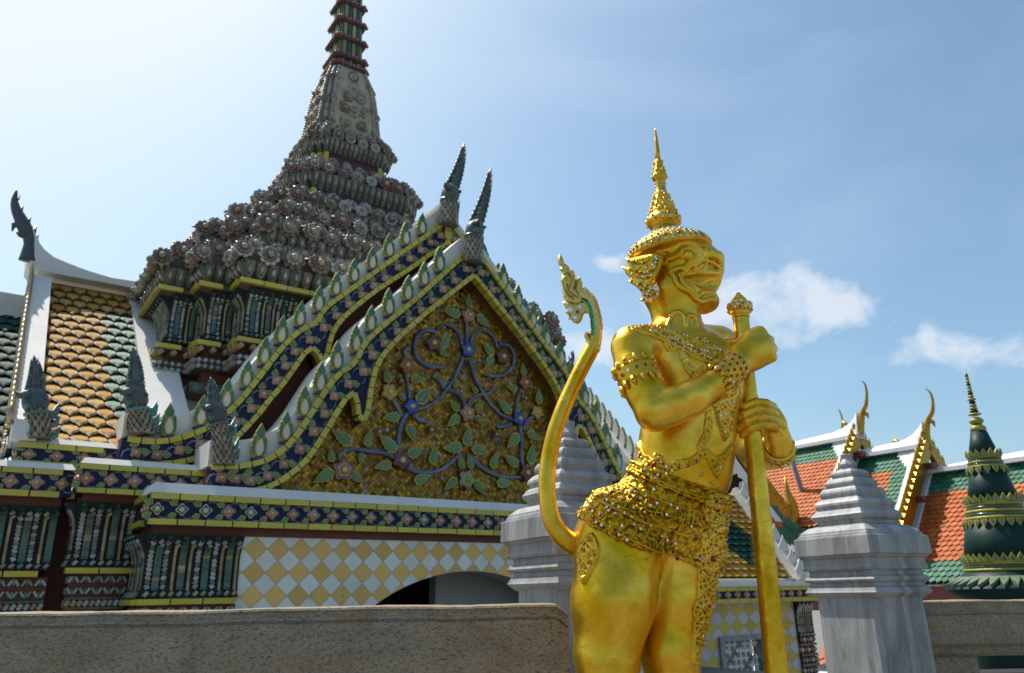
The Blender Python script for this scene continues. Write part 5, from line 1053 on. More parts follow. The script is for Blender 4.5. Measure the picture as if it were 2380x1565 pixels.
w2 = [gf(*p, PXD - .8) for p in ((40, 640), (90, 760), (330, 1090), (555, 1385))]; mb = MB(); mb.prism(w2 + [(x + .1, z - .42) for x, z in w2][::-1], PXD - .8, PXD - .4, 0); mb.tube([Vector((w2[0][0] + .1, PXD - .6, w2[0][1] - .6)), Vector((w2[0][0], PXD - .6, w2[0][1])), Vector((w2[0][0] + .25, PXD - .6, w2[0][1] + .7))], [.2, .22, .05], 8, 0)
mb.build('porch_verge', M['whiteroof'], GAL)
mb = MB(); lw = [gf(*p, PXD - .6) for p in ((60, 700), (555, 1385), (340, 1440), (40, 1100))]
def rooffield(poly, dpl, lean, name, tw=.22):
    mb = MB(); xs_ = [p[0] for p in poly]; zs_ = [p[1] for p in poly]
    def inside(x, z):
        c = False
        for (x1, z1), (x2, z2) in zip(poly, poly[1:] + poly[:1]):
            if (z1 > z) != (z2 > z) and x < (x2 - x1) * (z - z1) / (z2 - z1) + x1: c = not c
        return c
    z = max(zs_); r_ = 0
    while z > min(zs_):
        x = min(xs_) + (tw / 2 if r_ % 2 else 0)
        while x < max(xs_):
            if inside(x, z):
                y = dpl - (z - zs_[0]) * 0 + lean * (z - max(zs_)); g_ = not (inside(x, z + .6) and inside(x, z - .5) and inside(x - .35, z))
                A = [(x + a * tw * .98, y + (-.04 if b < 0 else 0), z + b * tw) for a, b in [(-.5, .6), (.5, .6), (.5, -.2), (.3, -.38), (0, -.55), (-.3, -.38), (-.5, -.2)]]; mb.add(A, [tuple(range(7))], 1 if g_ else 0)
            x += tw
        z -= tw * .85; r_ += 1
    return mb.build(name, [M['tileo'], M['tileg'], M['dark']], GAL)
rooffield([gf(*p, PXD - .3) for p in ((60, 880), (560, 1380), (560, 1430), (340, 1430), (60, 1300))], PXD - .3, .3, 'roof_tiles')
mb = MB(); mb.tube([Vector((gf(*p, PXD + .4)[0], PXD + .4, gf(*p, PXD + .4)[1])) for p in ((515, 720), (545, 830), (600, 1010), (655, 1200))], .09, 6, 0); mb.build('downpipe', mat('blue_grey_flashing', (.2, .24, .3), rough=.6), GAL)

# ================================================================== green glazed spire at the right
pb = at(2310, 1169, 1.0); az = math.atan2(pb.x, pb.y); PD_ = 11.5; PG = empty('glazed_pagoda', (PD_ * math.sin(az), PD_ * math.cos(az), 0))
tag(PG, 'dark green glazed pagoda spire with rings of yellow lotus petals at the right edge', 'pagoda')
def pz(y): return hz(2310, y, PD_)
mpp = PD_ * math.cos(az) * math.cos(PITCH) / 1775
def rr_(px): return px * mpp
mb = MB(); mb.lathe([(rr_(88), pz(1306)), (rr_(79), pz(1258)), (rr_(68), pz(1209))], 64, mi=0); mb.lathe([(rr_(58), pz(1171)), (rr_(47), pz(1130)), (rr_(38), pz(1086))], 64); mb.lathe([(rr_(35), pz(1062)), (rr_(26), pz(1030)), (rr_(18), pz(1000))], 40); mb.lathe([(rr_(112), -.0), (rr_(104), pz(1345)), (rr_(94), pz(1330))], 48)
mb.build('shaft', M['deepgreen'], PG)
def band(y0, y1, r0, r1, pets):
    mb = MB(); n = 5; zs = np.linspace(pz(y1), pz(y0), n * 2 + 1)
    for i in range(n):
        t = i / (n - 1); r = r1 + (r0 - r1) * t; zc_ = zs[2 * i + 1]; hh = (zs[1] - zs[0]) * (.95 if i % 2 == 0 else .8); b = rr_(2.6) if i % 2 == 0 else rr_(1)
        mb.lathe([(rr_(r), zc_ - hh), (rr_(r) + b, zc_ - hh * .5), (rr_(r) + b, zc_ + hh * .5), (rr_(r), zc_ + hh)], 48, mi=0 if i % 2 == 0 else 1)
    m = max(12, int(r1 / 2.6)); P = rr_(12) * (1 + r1 / 260)
    for sgn, r, z in ((1, r0, zs[-1]), (-1, r1 + 2, zs[0])):
        if sgn > 0 and not pets & 1 or sgn < 0 and not pets & 2: continue
        for k in range(m):
            a = 2 * math.pi * k / m; F = Matrix.Translation((rr_(r + 2) * math.cos(a), rr_(r + 2) * math.sin(a), z)) @ Matrix.Rotation(a + math.pi / 2, 4, 'Z') @ Matrix.Rotation(.12 * sgn, 4, 'X')
            w = P * .5; sh_ = [(-w, 0), (w, 0), (w * .9, P * .55 * sgn), (0, P * 1.25 * sgn), (-w * .9, P * .55 * sgn)]
            mb.prism(sh_ if sgn > 0 else sh_[::-1], -P * .1, P * .1, 0, F); mb.prism([(x * .45, z_ * .62 + P * .15 * sgn) for x, z_ in (sh_ if sgn > 0 else sh_[::-1])], -P * .2, 0, 2, F)
    return mb.build('lotus_band', [M['ptrim'], M['greenseg'], M['tealp']], PG)
band(1061, 1087, 34, 39, 3); band(1170, 1210, 58, 67, 3); band(1308, 1343, 88, 93, 1)
mb = MB()
for r, y, h in ((16, 990, 12), (14, 972, 10)): mb.lathe([(rr_(r * .8), pz(y + h)), (rr_(r * 1.15), pz(y + h * .5)), (rr_(r * 1.1), pz(y)), (rr_(r * .6), pz(y - h * .6))], 20, mi=0)
y, r = 962, 11.0; i = 0
while y > 866:
    hh = 7.2; big = 1.35 if i in (0, 5) else 1; mb.lathe([(rr_(r * .6), pz(y)), (rr_(r * 1.0 * big), pz(y - hh * .35)), (rr_(r * .95 * big), pz(y - hh * .65)), (rr_(r * .55), pz(y - hh))], 16, mi=0 if i % 3 != 1 else 1); y -= hh; r *= .925; i += 1
mb.lathe([(rr_(4), pz(868)), (rr_(3), pz(860)), (rr_(.5), pz(857))], 10)
mb.build('ringed_tip', [M['ptrim'], M['deepgreen']], PG)
mb = MB(); mb.lathe([(rr_(94), pz(1346)), (rr_(136), pz(1366)), (rr_(138), pz(1370)), (rr_(104), pz(1392)), (rr_(100), pz(1420))], 48, mi=1)
for k in range(34):
    a = 2 * math.pi * k / 34; F = Matrix.Translation((rr_(98) * math.cos(a), rr_(98) * math.sin(a), pz(1345))) @ Matrix.Rotation(a + math.pi / 2, 4, 'Z') @ Matrix.Rotation(-1.15, 4, 'X'); P = rr_(42); mb.prism([(-P * .26, 0), (-P * .16, -P * .6), (0, -P * 1.1), (P * .16, -P * .6), (P * .26, 0)], -.03, .01, 0, F)
mb.build('petal_skirt', [mat('pale_green_petals', (.2, .24, .15), (.05, .1, .07), 20, 1.0, rough=.5), M['deepgreen']], PG)
# ================================================================== the golden statue
Y0 = 2.6
def SP(px, py, dy=0.0): return at(px, py, Y0 + dy)
def PXM(P): return (P - CAM).dot(_F) / (2380 * FOC)            # metres per photo pixel at P
class Field:
    def __init__(s, lo, hi, h):
        s.lo = np.array(lo, float); s.h = h; s.n = np.ceil((np.array(hi) - s.lo) / h).astype(int) + 1; s.f = np.full(s.n, 1.0, np.float32)
    def block(s, lo, hi):
        a = np.clip(np.floor((lo - s.lo) / s.h).astype(int), 0, s.n - 1); b = np.clip(np.ceil((hi - s.lo) / s.h).astype(int) + 1, 1, s.n)
        X = [(s.lo[i] + s.h * np.arange(a[i], b[i])).astype(np.float32) for i in range(3)]
        return tuple(slice(a[i], b[i]) for i in range(3)), X[0][:, None, None], X[1][None, :, None], X[2][None, None, :]
    def merge(s, sl, d, k, sub=False):
        f = s.f[sl]
        if sub: d = -d; hh = np.maximum(k - np.abs(f - d), 0) / max(k, 1e-6); s.f[sl] = np.maximum(f, d) + hh * hh * k * .25
        else: hh = np.maximum(k - np.abs(f - d), 0) / max(k, 1e-6); s.f[sl] = np.minimum(f, d) - hh * hh * k * .25
    def cap(s, A, B, ra, rb, k=.02, sy=1.0, sub=False):
        A, B = np.array(A), np.array(B); R = max(ra, rb) * max(1, sy) + k + .03
        sl, X, Y, Z = s.block(np.minimum(A, B) - R, np.maximum(A, B) + R); d = B - A
        Ys = A[1] + (Y - A[1]) / sy if sy != 1 else Y
        t = np.clip(((X - A[0]) * d[0] + (Ys - A[1]) * d[1] + (Z - A[2]) * d[2]) / max(d @ d, 1e-9), 0, 1)
        q = np.sqrt((X - A[0] - t * d[0]) ** 2 + (Ys - A[1] - t * d[1]) ** 2 + (Z - A[2] - t * d[2]) ** 2) - (ra + (rb - ra) * t); s.merge(sl, q * (min(1, sy)), k, sub)
    def ell(s, C, r, k=.02, ang=0.0, sub=False):
        C = np.array(C); R = max(r) + k + .03; sl, X, Y, Z = s.block(C - R, C + R); x, y, z = X - C[0], Y - C[1], Z - C[2]
        if ang: c, n = math.cos(ang), math.sin(ang); x, z = x * c + z * n, -x * n + z * c
        q = np.sqrt((x / r[0]) ** 2 + (y / r[1]) ** 2 + (z / r[2]) ** 2); g = np.sqrt((x / r[0] ** 2) ** 2 + (y / r[1] ** 2) ** 2 + (z / r[2] ** 2) ** 2) + 1e-6
        s.merge(sl, q * (q - 1) / g, k, sub)
    def val(s, P):
        q = (np.array(P) - s.lo) / s.h; i = np.floor(q).astype(int)
        if (i < 0).any() or (i >= s.n - 1).any(): return 1.0
        t = q - i; c = s.f[i[0]:i[0] + 2, i[1]:i[1] + 2, i[2]:i[2] + 2]; c = c[0] * (1 - t[0]) + c[1] * t[0]; c = c[0] * (1 - t[1]) + c[1] * t[1]; return float(c[0] * (1 - t[2]) + c[1] * t[2])
    def hit(s, px, py, t0=1.9, t1=3.2):
        v = ray(px, py); t = t0
        while t < t1:
            d = s.val(CAM + v * (t / v.y))
            if d < .0008: return CAM + v * (t / v.y)
            t += max(.001, min(d, .03) * .7)
        return None
def nets(f, lo, h):
    n = f.shape; sg = f < 0; c = np.zeros(tuple(k - 1 for k in n), np.int8); O8 = [(i, j, k) for i in (0, 1) for j in (0, 1) for k in (0, 1)]
    for i, j, k in O8: c += sg[i:n[0] - 1 + i, j:n[1] - 1 + j, k:n[2] - 1 + k]
    act = (c > 0) & (c < 8); idx = np.argwhere(act); ID = np.full(act.shape, -1, np.int64); ID[act] = np.arange(len(idx))
    V = np.zeros((len(idx), 3)); W = np.zeros(len(idx)); val = {o: f[idx[:, 0] + o[0], idx[:, 1] + o[1], idx[:, 2] + o[2]] for o in O8}
    for a in O8:
        for ax in range(3):
            if a[ax]: continue
            b = list(a); b[ax] = 1; b = tuple(b); fa, fb = val[a], val[b]; m = (fa < 0) != (fb < 0); t = np.where(m, fa / np.where(m, fa - fb, 1), 0)
            p = np.array(a, float)[None] + np.zeros((len(idx), 1)); p[:, ax] = t; V += np.where(m[:, None], p, 0); W += m
    V = (V / W[:, None] + idx) * h + lo; F = []
    for ax in range(3):
        u, v = (ax + 1) % 3, (ax + 2) % 3; s0 = [slice(None)] * 3; s1 = [slice(None)] * 3; s0[ax] = slice(0, n[ax] - 1); s1[ax] = slice(1, n[ax])
        e = np.argwhere(sg[tuple(s0)] != sg[tuple(s1)]); e = e[(e[:, u] > 0) & (e[:, v] > 0) & (e[:, u] < n[u] - 1) & (e[:, v] < n[v] - 1)]
        ins = sg[e[:, 0], e[:, 1], e[:, 2]]; q = []
        for du, dv in ((-1, -1), (0, -1), (0, 0), (-1, 0)):
            g = e.copy(); g[:, u] += du; g[:, v] += dv; q.append(ID[g[:, 0], g[:, 1], g[:, 2]])
        q = np.stack(q, 1); q[~ins] = q[~ins][:, ::-1]; F.append(q)
    return V, np.concatenate(F)
def npmesh(name, V, F, m, parent, smooth=True, relax=0, where=None):
    if relax:        # soften the grid steps
        E = np.concatenate([F[:, [0, 1]], F[:, [1, 2]], F[:, [2, 3]], F[:, [3, 0]]])
        for _ in range(relax):
            a = np.zeros_like(V); c = np.zeros(len(V)); np.add.at(a, E[:, 0], V[E[:, 1]]); np.add.at(c, E[:, 0], 1); V = V + (.5 if where is None else (.12 + .38 * where(V))[:, None]) * (a / c[:, None] - V)
    me = bpy.data.meshes.new(name); me.from_pydata(V.tolist(), [], F.tolist()); me.materials.append(m)
    if smooth: me.polygons.foreach_set('use_smooth', [True] * len(me.polygons))
    me.update(); o = bpy.data.objects.new(name, me); COL.objects.link(o)
    if parent is not None: o.parent = parent; o.matrix_parent_inverse = Matrix.Identity(4); me.transform(Matrix.Translation(-parent.location))
    return o
def wbuild(mb, name, mats, parent):          # world-space MB under a root
    L = parent.location if parent.parent is None else parent.parent.location
    mb.v = [tuple(Vector(p) - L) for p in mb.v]; return mb.build(name, mats, parent)

ZF = 0.62
ST = empty('golden_statue', (SP(1500, 1400).x, Y0, ZF))
tag(ST, 'gilded monkey faced guardian statue with pointed crown and jewelled belt, gripping a club', 'statue')
B = Field((0.15, Y0 - .36, ZF - .01), (1.02, Y0 + .47, 2.98), .0042)
def C_(pts, k=.02, sy=1.0, sub=False):       # chain of capsules through (px, py, dy, r px)
    Q = [(SP(*p[:3]), p[3]) for p in pts]
    for (a, ra), (b, rb) in zip(Q, Q[1:]): B.cap(a, b, ra * PXM(a), rb * PXM(b), k, sy, sub)
def E_(px, py, dy, rx, rz, ry, k=.02, ang=0.0, sub=False):
    c = SP(px, py, dy); m = PXM(c); B.ell(c, (rx * m, ry, rz * m), k, ang, sub)
# legs, hips
zl = lambda P, z: Vector((P.x, P.y, z))
C_([(1440, 1285, -.01, 100), (1424, 1400, -.05, 90), (1410, 1520, -.06, 77)], .05); C_([(1598, 1275, .05, 80), (1580, 1400, .05, 72), (1556, 1520, .04, 62)], .035)
for a, dx, dyy in ((SP(1410, 1520, -.06), -.01, -.06), (SP(1556, 1520, .04), .02, .04)):
    m = PXM(a); kn = Vector((a.x + dx, a.y + dyy - .02, 1.16)); an = Vector((a.x + dx * 2 - .02, a.y + dyy + .02, .72))
    B.cap(a, kn, 68 * m, .075, .03); B.cap(kn, an, .07, .045, .02); B.cap(an - Vector((0, 0, .04)), an + Vector((.12, -.07, -.06)), .045, .035, .02)
C_([(1430, 1215, .0, 78), (1590, 1205, .02, 80)], .05); E_(1418, 1275, .05, 88, 80, .14, .05)
C_([(1545, 1150, .0, 92), (1590, 1085, .0, 101), (1600, 1000, .0, 100)], .05, .86); C_([(1598, 1010, .0, 98), (1622, 900, .0, 96), (1612, 850, .0, 92)], .05, .92)
E_(1585, 860, -.055, 62, 60, .085, .04); E_(1655, 865, -.02, 55, 58, .1, .04)
C_([(1476, 806, -.12, 47), (1560, 792, -.02, 44), (1668, 802, .14, 46)], .045)
C_([(1575, 800, .0, 54), (1572, 740, .0, 50), (1562, 690, .0, 62)], .035)
# near arm
C_([(1469, 808, -.13, 49), (1476, 862, -.155, 44), (1500, 915, -.175, 42), (1521, 958, -.19, 43)], .022); C_([(1523, 957, -.19, 43), (1560, 945, -.195, 42), (1606, 925, -.185, 39), (1690, 868, -.13, 31), (1712, 848, -.115, 29)], .022)
# near hand: back of the hand to the viewer, fingers closed round the club
C_([(1708, 846, -.11, 30), (1744, 818, -.095, 36), (1762, 806, -.085, 35)], .02, .62); C_([(1712, 820, -.085, 24), (1690, 806, -.06, 17), (1692, 797, -.03, 12), (1712, 792, .0, 9)], .015)
for kx, ky, r in ((1766, 774, 12.5), (1781, 790, 12.5), (1789, 809, 12), (1789, 829, 11)):
    C_([(kx - 26, ky + 12, -.09, r), (kx, ky, -.082, r), (kx + 6, ky + 2, -.045, r * .95), (kx - 6, ky + 3, .01, r * .85), (kx - 30, ky + 4, .03, r * .8)], .007)
C_([(1740, 786, -.085, 17), (1762, 775, -.08, 14)], .02, .7); C_([(1745, 848, -.085, 14), (1785, 832, -.08, 11)], .02, .7)
# far arm comes round from behind
C_([(1676, 815, .17, 46), (1716, 930, .3, 42), (1752, 1040, .36, 40)], .02); C_([(1752, 1040, .36, 40), (1788, 1052, .2, 37), (1808, 1042, .06, 32), (1808, 1022, .035, 29)], .02)
C_([(1806, 1015, .025, 25), (1802, 985, .012, 23), (1796, 962, .012, 20)], .02, .8)
for f_ in ([(1796, 946, .0, 11), (1780, 937, -.042, 10), (1758, 934, -.06, 9.8), (1731, 944, -.052, 9), (1718, 957, -.024, 8.5)], [(1801, 963, .0, 11), (1783, 953, -.047, 10), (1760, 950, -.063, 9.8), (1731, 962, -.055, 9.2), (1712, 981, -.022, 9)],
           [(1804, 979, .0, 11), (1786, 970, -.047, 10), (1764, 968, -.063, 9.8), (1736, 979, -.055, 9.2), (1716, 998, -.022, 9)], [(1806, 996, .0, 11), (1790, 988, -.045, 10), (1770, 987, -.06, 9.8), (1744, 995, -.054, 9), (1726, 1012, -.024, 9)]): C_(f_, .003)
C_([(1735, 952, -.005, 9), (1716, 958, -.018, 8), (1704, 957, -.022, 7.5)], .006)
# head
E_(1578, 622, .0, 66, 66, .1, .03); E_(1568, 676, .0, 69, 58, .09, .03); C_([(1600, 585, .0, 40), (1622, 590, .0, 34)], .025, 1.3)
C_([(1612, 608, .0, 36), (1648, 608, .0, 31), (1663, 608, .0, 20)], .015, 1.15); E_(1640, 589, .0, 22, 13, .05, .008); E_(1664, 602, .0, 17, 14, .05, .006); C_([(1672, 617, -.03, 10), (1674, 617, .03, 10)], .006); E_(1632, 650, .0, 42, 36, .06, .012); C_([(1668, 640, .0, 12), (1655, 670, .0, 13)], .01, 2.2)
C_([(1585, 690, .0, 42), (1640, 702, .0, 25), (1651, 702, .0, 19)], .02, 1.25)
C_([(1594, 650, -.085, 8), (1630, 653, -.068, 17), (1682, 654, -.056, 25)], .005, 1, True)
def hh(cx, cy): return (1417.8 + .16705 * cx, 493.9 + .16705 * cy)
def ridge_(pts, r, k=.004, lift=.0, r2=None):
    Q = []
    P = smooth_line([Vector((*hh(*p), 0)) for p in pts], 3)
    for p in P:
        q = B.hit(p.x, p.y)
        if q is not None: Q.append(q)
    if len(Q) > 1: return Q, r, k, r2
    return None
RL = [ridge_([(640, 545), (740, 525), (850, 525), (915, 460), (1010, 420), (1110, 430), (1190, 480), (1225, 560)], 6.5, .012), ridge_([(775, 700), (785, 660), (870, 640), (960, 590), (1010, 525), (1080, 500), (1150, 525), (1185, 585)], 4.4, .003),
 ridge_([(845, 820), (960, 775), (1040, 770), (1110, 700), (1180, 670), (1240, 650), (1300, 605), (1400, 600), (1490, 620), (1550, 690)], 4.6, .003), ridge_([(965, 860), (1060, 822), (1120, 752), (1210, 722), (1270, 672), (1330, 665), (1430, 700), (1545, 775)], 3.6, .002),
 ridge_([(845, 822), (895, 900), (930, 990), (1000, 1050), (1120, 1120), (1180, 1200), (1280, 1245), (1400, 1215), (1470, 1230)], 4.6, .003), ridge_([(970, 865), (1010, 960), (1060, 1022), (1150, 1082), (1225, 1165), (1300, 1122), (1390, 1110), (1450, 1135)], 3.6, .002),
 ridge_([(985, 615), (1040, 548), (1110, 535), (1160, 575), (1165, 625)], 2.6, .002), ridge_([(985, 615), (1060, 640), (1130, 655), (1165, 625)], 2.4, .002), ridge_([(1180, 640), (1215, 575), (1270, 535), (1330, 525)], 4.5, .006), ridge_([(1190, 690), (1240, 625), (1300, 575), (1390, 570), (1480, 600), (1540, 650)], 4, .005),
 ridge_([(800, 1565), (850, 1440), (920, 1385), (990, 1400), (1040, 1460), (1050, 1560)], 3.2, .003), ridge_([(1065, 1560), (1090, 1450), (1150, 1438), (1200, 1480), (1215, 1560)], 3.2, .003)]
EX = []
for cx, cy, r in ((1085, 597, 12), (1290, 560, 8), (1400, 560, 8.5), (1490, 590, 8)):
    q = B.hit(*hh(cx, cy)); EX += [(q, r)] if q is not None else []
TT = []
for a, b, r0, r1 in (((1335, 655), (1352, 750), 5.5, 2), ((1188, 775), (1190, 840), 5, 3), ((1165, 850), (1105, 905), 4, 2), ((1300, 730), (1220, 800), 3.5, 3), ((1268, 1045), (1278, 1120), 2, 6), ((1492, 1115), (1490, 1190), 4, 4), ((1572, 760), (1572, 835), 4, 3), ((1100, 960), (1250, 990), 2.5, 3), ((1250, 990), (1420, 940), 3, 2)):
    qa, qb = B.hit(*hh(*a)), B.hit(*hh(*b))
    if qa is not None and qb is not None: TT.append((qa, qb, r0, r1))
for it in RL:
    if it is None: continue
    Q, r, k, _ = it; r *= 1.2; m = PXM(Q[0])
    for a, b in zip(Q, Q[1:]):
        if (a - b).length < .06:
            va, vb = (CAM - a).normalized() * r * m * .45, (CAM - b).normalized() * r * m * .45; B.cap(a + va, b + vb, r * m, r * m, k)
        # the same feature on the hidden cheek
        if (a - b).length < .06 and a.y < Y0 and b.y < Y0: B.cap(Vector((a.x, 2 * Y0 - a.y, a.z)), Vector((b.x, 2 * Y0 - b.y, b.z)), r * m, r * m, k)
for q, r in EX: B.ell(q + (CAM - q).normalized() * .003, (r * PXM(q),) * 3, .003)
for a, b, r0, r1 in TT: B.cap(a, b, r0 * PXM(a), r1 * PXM(b), .002)
V, F = nets(B.f, B.lo, B.h)
hz_ = SP(1573, 742).z; V0 = V.copy()
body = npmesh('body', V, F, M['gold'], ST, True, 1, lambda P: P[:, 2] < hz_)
BV = BVHTree.FromPolygons([Vector(v) for v in V], F.tolist())
def cast(px, py, bv=None):
    v = ray(px, py).normalized(); r = (bv or globals().get('BV2') or BV).ray_cast(CAM + v * 1.2, v, 3.0); return (r[0], r[1]) if r[0] is not None else (None, None)
def inpoly(x, y, P):
    c = False
    for (x1, y1), (x2, y2) in zip(P, P[1:] + P[:1]):
        if (y1 > y) != (y2 > y) and x < (x2 - x1) * (y - y1) / (y2 - y1) + x1: c = not c
    return c
def edged(x, y, P):
    d = 1e9
    for (x1, y1), (x2, y2) in zip(P, P[1:] + P[:1]):
        vx, vy = x2 - x1, y2 - y1; t = max(0, min(1, ((x - x1) * vx + (y - y1) * vy) / (vx * vx + vy * vy + 1e-9))); d = min(d, math.hypot(x - x1 - t * vx, y - y1 - t * vy))
    return d
def patch(mb, P, th, step=3.0, mi=0, relief=None, rim=5.0):
    """a chased plate that hugs the body inside the outline P"""
    xs = np.arange(min(p[0] for p in P) - step, max(p[0] for p in P) + step, step); ys = np.arange(min(p[1] for p in P) - step, max(p[1] for p in P) + step, step); I = {}; vs = []
    for i, x in enumerate(xs):
        for j, y in enumerate(ys):
            ins = inpoly(x, y, P); d = edged(x, y, P)
            if not ins and d > step * .8: continue
            q, n = cast(x, y)
            if q is None: continue
            e = (min(1, d / 2.5) if ins else 0); h = th * (e * (1 + (.55 * max(0, 1 - abs(d - rim * .55) / (rim * .45)))) + (relief(x, y) if relief and d > rim else 0) * e) - .003 * (1 - e)
            I[i, j] = len(vs); vs.append(q + n * h)
    fs = [(I[i, j], I[i + 1, j], I[i + 1, j + 1], I[i, j + 1]) for (i, j) in I if (i + 1, j) in I and (i, j + 1) in I and (i + 1, j + 1) in I]
    fs = [f for f in fs if max((vs[f[a]] - vs[f[b]]).length for a, b in ((0, 2), (1, 3))) < .06]; mb.add(vs, fs, mi, True)
def curls(s=9.0, a=.55): return lambda x, y: a * (math.sin(x / s * 2.1 + 1.7 * math.sin(y / s)) * math.sin(y / s * 2.1 + 1.7 * math.sin(x / s + 1)))
GEM = {'w': 1, 'r': 2, 'd': 3, 'p': 4}; GEM_M = [M['goldrel'], M['mirror'], M['redgem'], M['darkgem'], mat('rose_glass', (.55, .25, .2), rough=.1, isl=[(.6, .22, .12), (.5, .3, .32)], jit=1, coat=1.0)]
def gem(mb, q, n, r, kind, el=1.0, turn=0.0, bez=True):
    n = n.normalized(); u = n.cross(Vector((0, 0, 1))); u = u.normalized() if u.length > 1e-3 else Vector((1, 0, 0)); v = u.cross(n); n = (n + u * random.uniform(-.12, .12) + v * random.uniform(-.12, .12)).normalized()
    def ring(k, h): return [q + n * h + (u * math.cos(t) + v * math.sin(t) * el) * k * r for t in [2 * math.pi * j / 9 + turn for j in range(9)]]
    if bez: mb.loft([ring(1.4, -.004), ring(1.25, .002), ring(1.05, .004)], 0, True)
    mb.loft([ring(1.03, -.002), ring(1.0, .0046), ring(.6, .0056)], GEM[kind], False)
def gemat(mb, px, py, r, kind, el=1.0, bv=None, up=.006):
    q, n = cast(px, py, bv)
    if q is not None: gem(mb, q + n * up, n, r * PXM(q), kind, el)

# ---- belt: three scalloped tiers of chased plates under a broad girdle
def plane3(a, b, c):
    a, b, c = SP(*a), SP(*b), SP(*c); n = (b - a).cross(c - a).normalized(); return a, n if n.z > 0 else -n
lo, hi = np.array([.15, Y0 - .3, 1.4]), np.array([.85, Y0 + .35, 2.2]); sl, X, Y, Z = B.block(lo, hi); f0 = B.f[sl]
def pl(p): return (X - p[0].x) * p[1].x + (Y - p[0].y) * p[1].y + (Z - p[0].z) * p[1].z
top = plane3((1478, 1076, .0), (1562, 1108, -.13), (1690, 1152, .02)); seams = [plane3((1470, 1098, 0), (1555, 1138, -.135), (1690, 1185, .02)), plane3((1408, 1150, 0), (1515, 1190, -.15), (1690, 1232, .02)), plane3((1362, 1200, .0), (1480, 1266, -.15), (1690, 1330, .02))]
fb = None; prev = top
for i, sm in enumerate(seams):
    u = pl(sm); v = pl(prev); hgt = (.008, .008, .009)[i] + np.clip(.004 * (1 - np.abs(u) / .05), 0, .004)
    ang = np.arctan2(Y - (Y0 + .02), X - float(SP(1540, 1200).x)); sc = .007 * np.abs(np.sin(ang * (13, 11, 12)[i] + i))
    d = np.maximum(np.maximum(f0 - hgt, v - .002), -(u + (sc if i else 0)))
    edge = np.maximum(np.abs(u + (sc if i else 0) - .004) - .006, f0 - hgt - .003); d = np.minimum(d, edge); edge2 = np.maximum(np.abs(v) - .005, f0 - .013)
    if i == 0: d = np.minimum(d, edge2)
    fb = d if fb is None else np.minimum(fb, d); prev = sm
# chased relief on the plates
ang = np.arctan2(Y - (Y0 + .02), X - float(SP(1540, 1200).x)); hN = pl(seams[2]); rel = .0016 * (np.abs(np.sin(ang * 14 + hN * 22)) ** .6 - .5) + .0012 * np.sin(ang * 42) * np.sin(hN * 150)
fb = (fb + rel).astype(np.float32); V2, F2 = nets(fb, np.array([B.lo[i] + B.h * sl[i].start for i in range(3)]), B.h)
belt = npmesh('jewelled_belt', V2, F2, M['goldbelt'], ST, True, 0); BV2 = BVHTree.FromPolygons([Vector(v) for v in V2] + [Vector(v) for v in V], F2.tolist() + (F + len(V2)).tolist())
cb = lambda a, b: (1336.4 + .2227 * a, 1016.9 + .2227 * b)
gm = MB()
for a, b, r in ((725, 478, 14), (563, 382, 11), (955, 577, 16), (1225, 667, 13), (465, 447, 14), (820, 663, 18), (1105, 765, 18), (727, 868, 20), (415, 978, 19), (212, 848, 17), (1020, 990, 19), (1252, 1052, 18), (745, 1135, 20), (1070, 1258, 18), (1325, 840, 16)): gemat(gm, *cb(a, b), r * .26, 'r', 1.1, BV2, .003)
for a, b in ((605, 552), (325, 610)): gemat(gm, *cb(a, b), 4, 'p', 1.1, BV2, .003)
for a, b in ((625, 440), (830, 545), (400, 560), (485, 578), (570, 597), (630, 575), (745, 610), (340, 662), (500, 643), (685, 640), (550, 682), (395, 705), (330, 740), (460, 735), (685, 705), (608, 730), (790, 712), (858, 688), (515, 797), (590, 838), (720, 778), (795, 803), (995, 707), (1065, 742), (957, 807), (265, 803), (195, 780), (145, 747), (232, 893), (283, 925), (355, 770), (490, 935), (608, 917), (780, 927), (682, 958), (463, 1033), (540, 1075), (895, 1030), (958, 1068), (515, 360), (1040, 1100), (810, 1195), (900, 1230), (420, 800), (1215, 920)): gemat(gm, *cb(a, b), random.uniform(2.6, 3.4), 'w', 1.15, BV2, .003)
for a, b in ((1095, 627), (825, 1090), (880, 960), (1145, 958), (870, 840), (1070, 812), (1010, 880)): gemat(gm, *cb(a, b), 3, 'd', 1, BV2, .003)
# dividing ribs and little figures between the gems
def rib(mb, pts, r, bv=BV2, up=.002):
    P = smooth_line([Vector((*p, 0)) for p in pts], 3); Q = []
    for p in P:
        q, n = cast(p.x, p.y, bv)
        if q is not None: Q.append(q + n * up)
    if len(Q) > 2 and max((a - b).length for a, b in zip(Q, Q[1:])) < .05: mb.tube(Q, [r * PXM(Q[0])] * len(Q), 6, 0)
for a, b in (((430, 480), (300, 660)), ((540, 520), (385, 620)), ((660, 570), (500, 740)), ((905, 670), (800, 860)), ((760, 640), (660, 790)), ((1120, 700), (1090, 900)), ((510, 760), (400, 700)), ((400, 720), (250, 860)), ((560, 890), (450, 1000)), ((780, 950), (700, 1090)), ((930, 1020), (840, 1150)), ((1140, 830), (1060, 1000)), ((260, 690), (170, 760)), ((1240, 760), (1210, 960)), ((330, 800), (300, 870)), ((680, 900), (590, 1040))): rib(gm, [cb(*a), cb((a[0] + b[0]) / 2 + 8, (a[1] + b[1]) / 2 - 5), cb(*b)], 1.9)
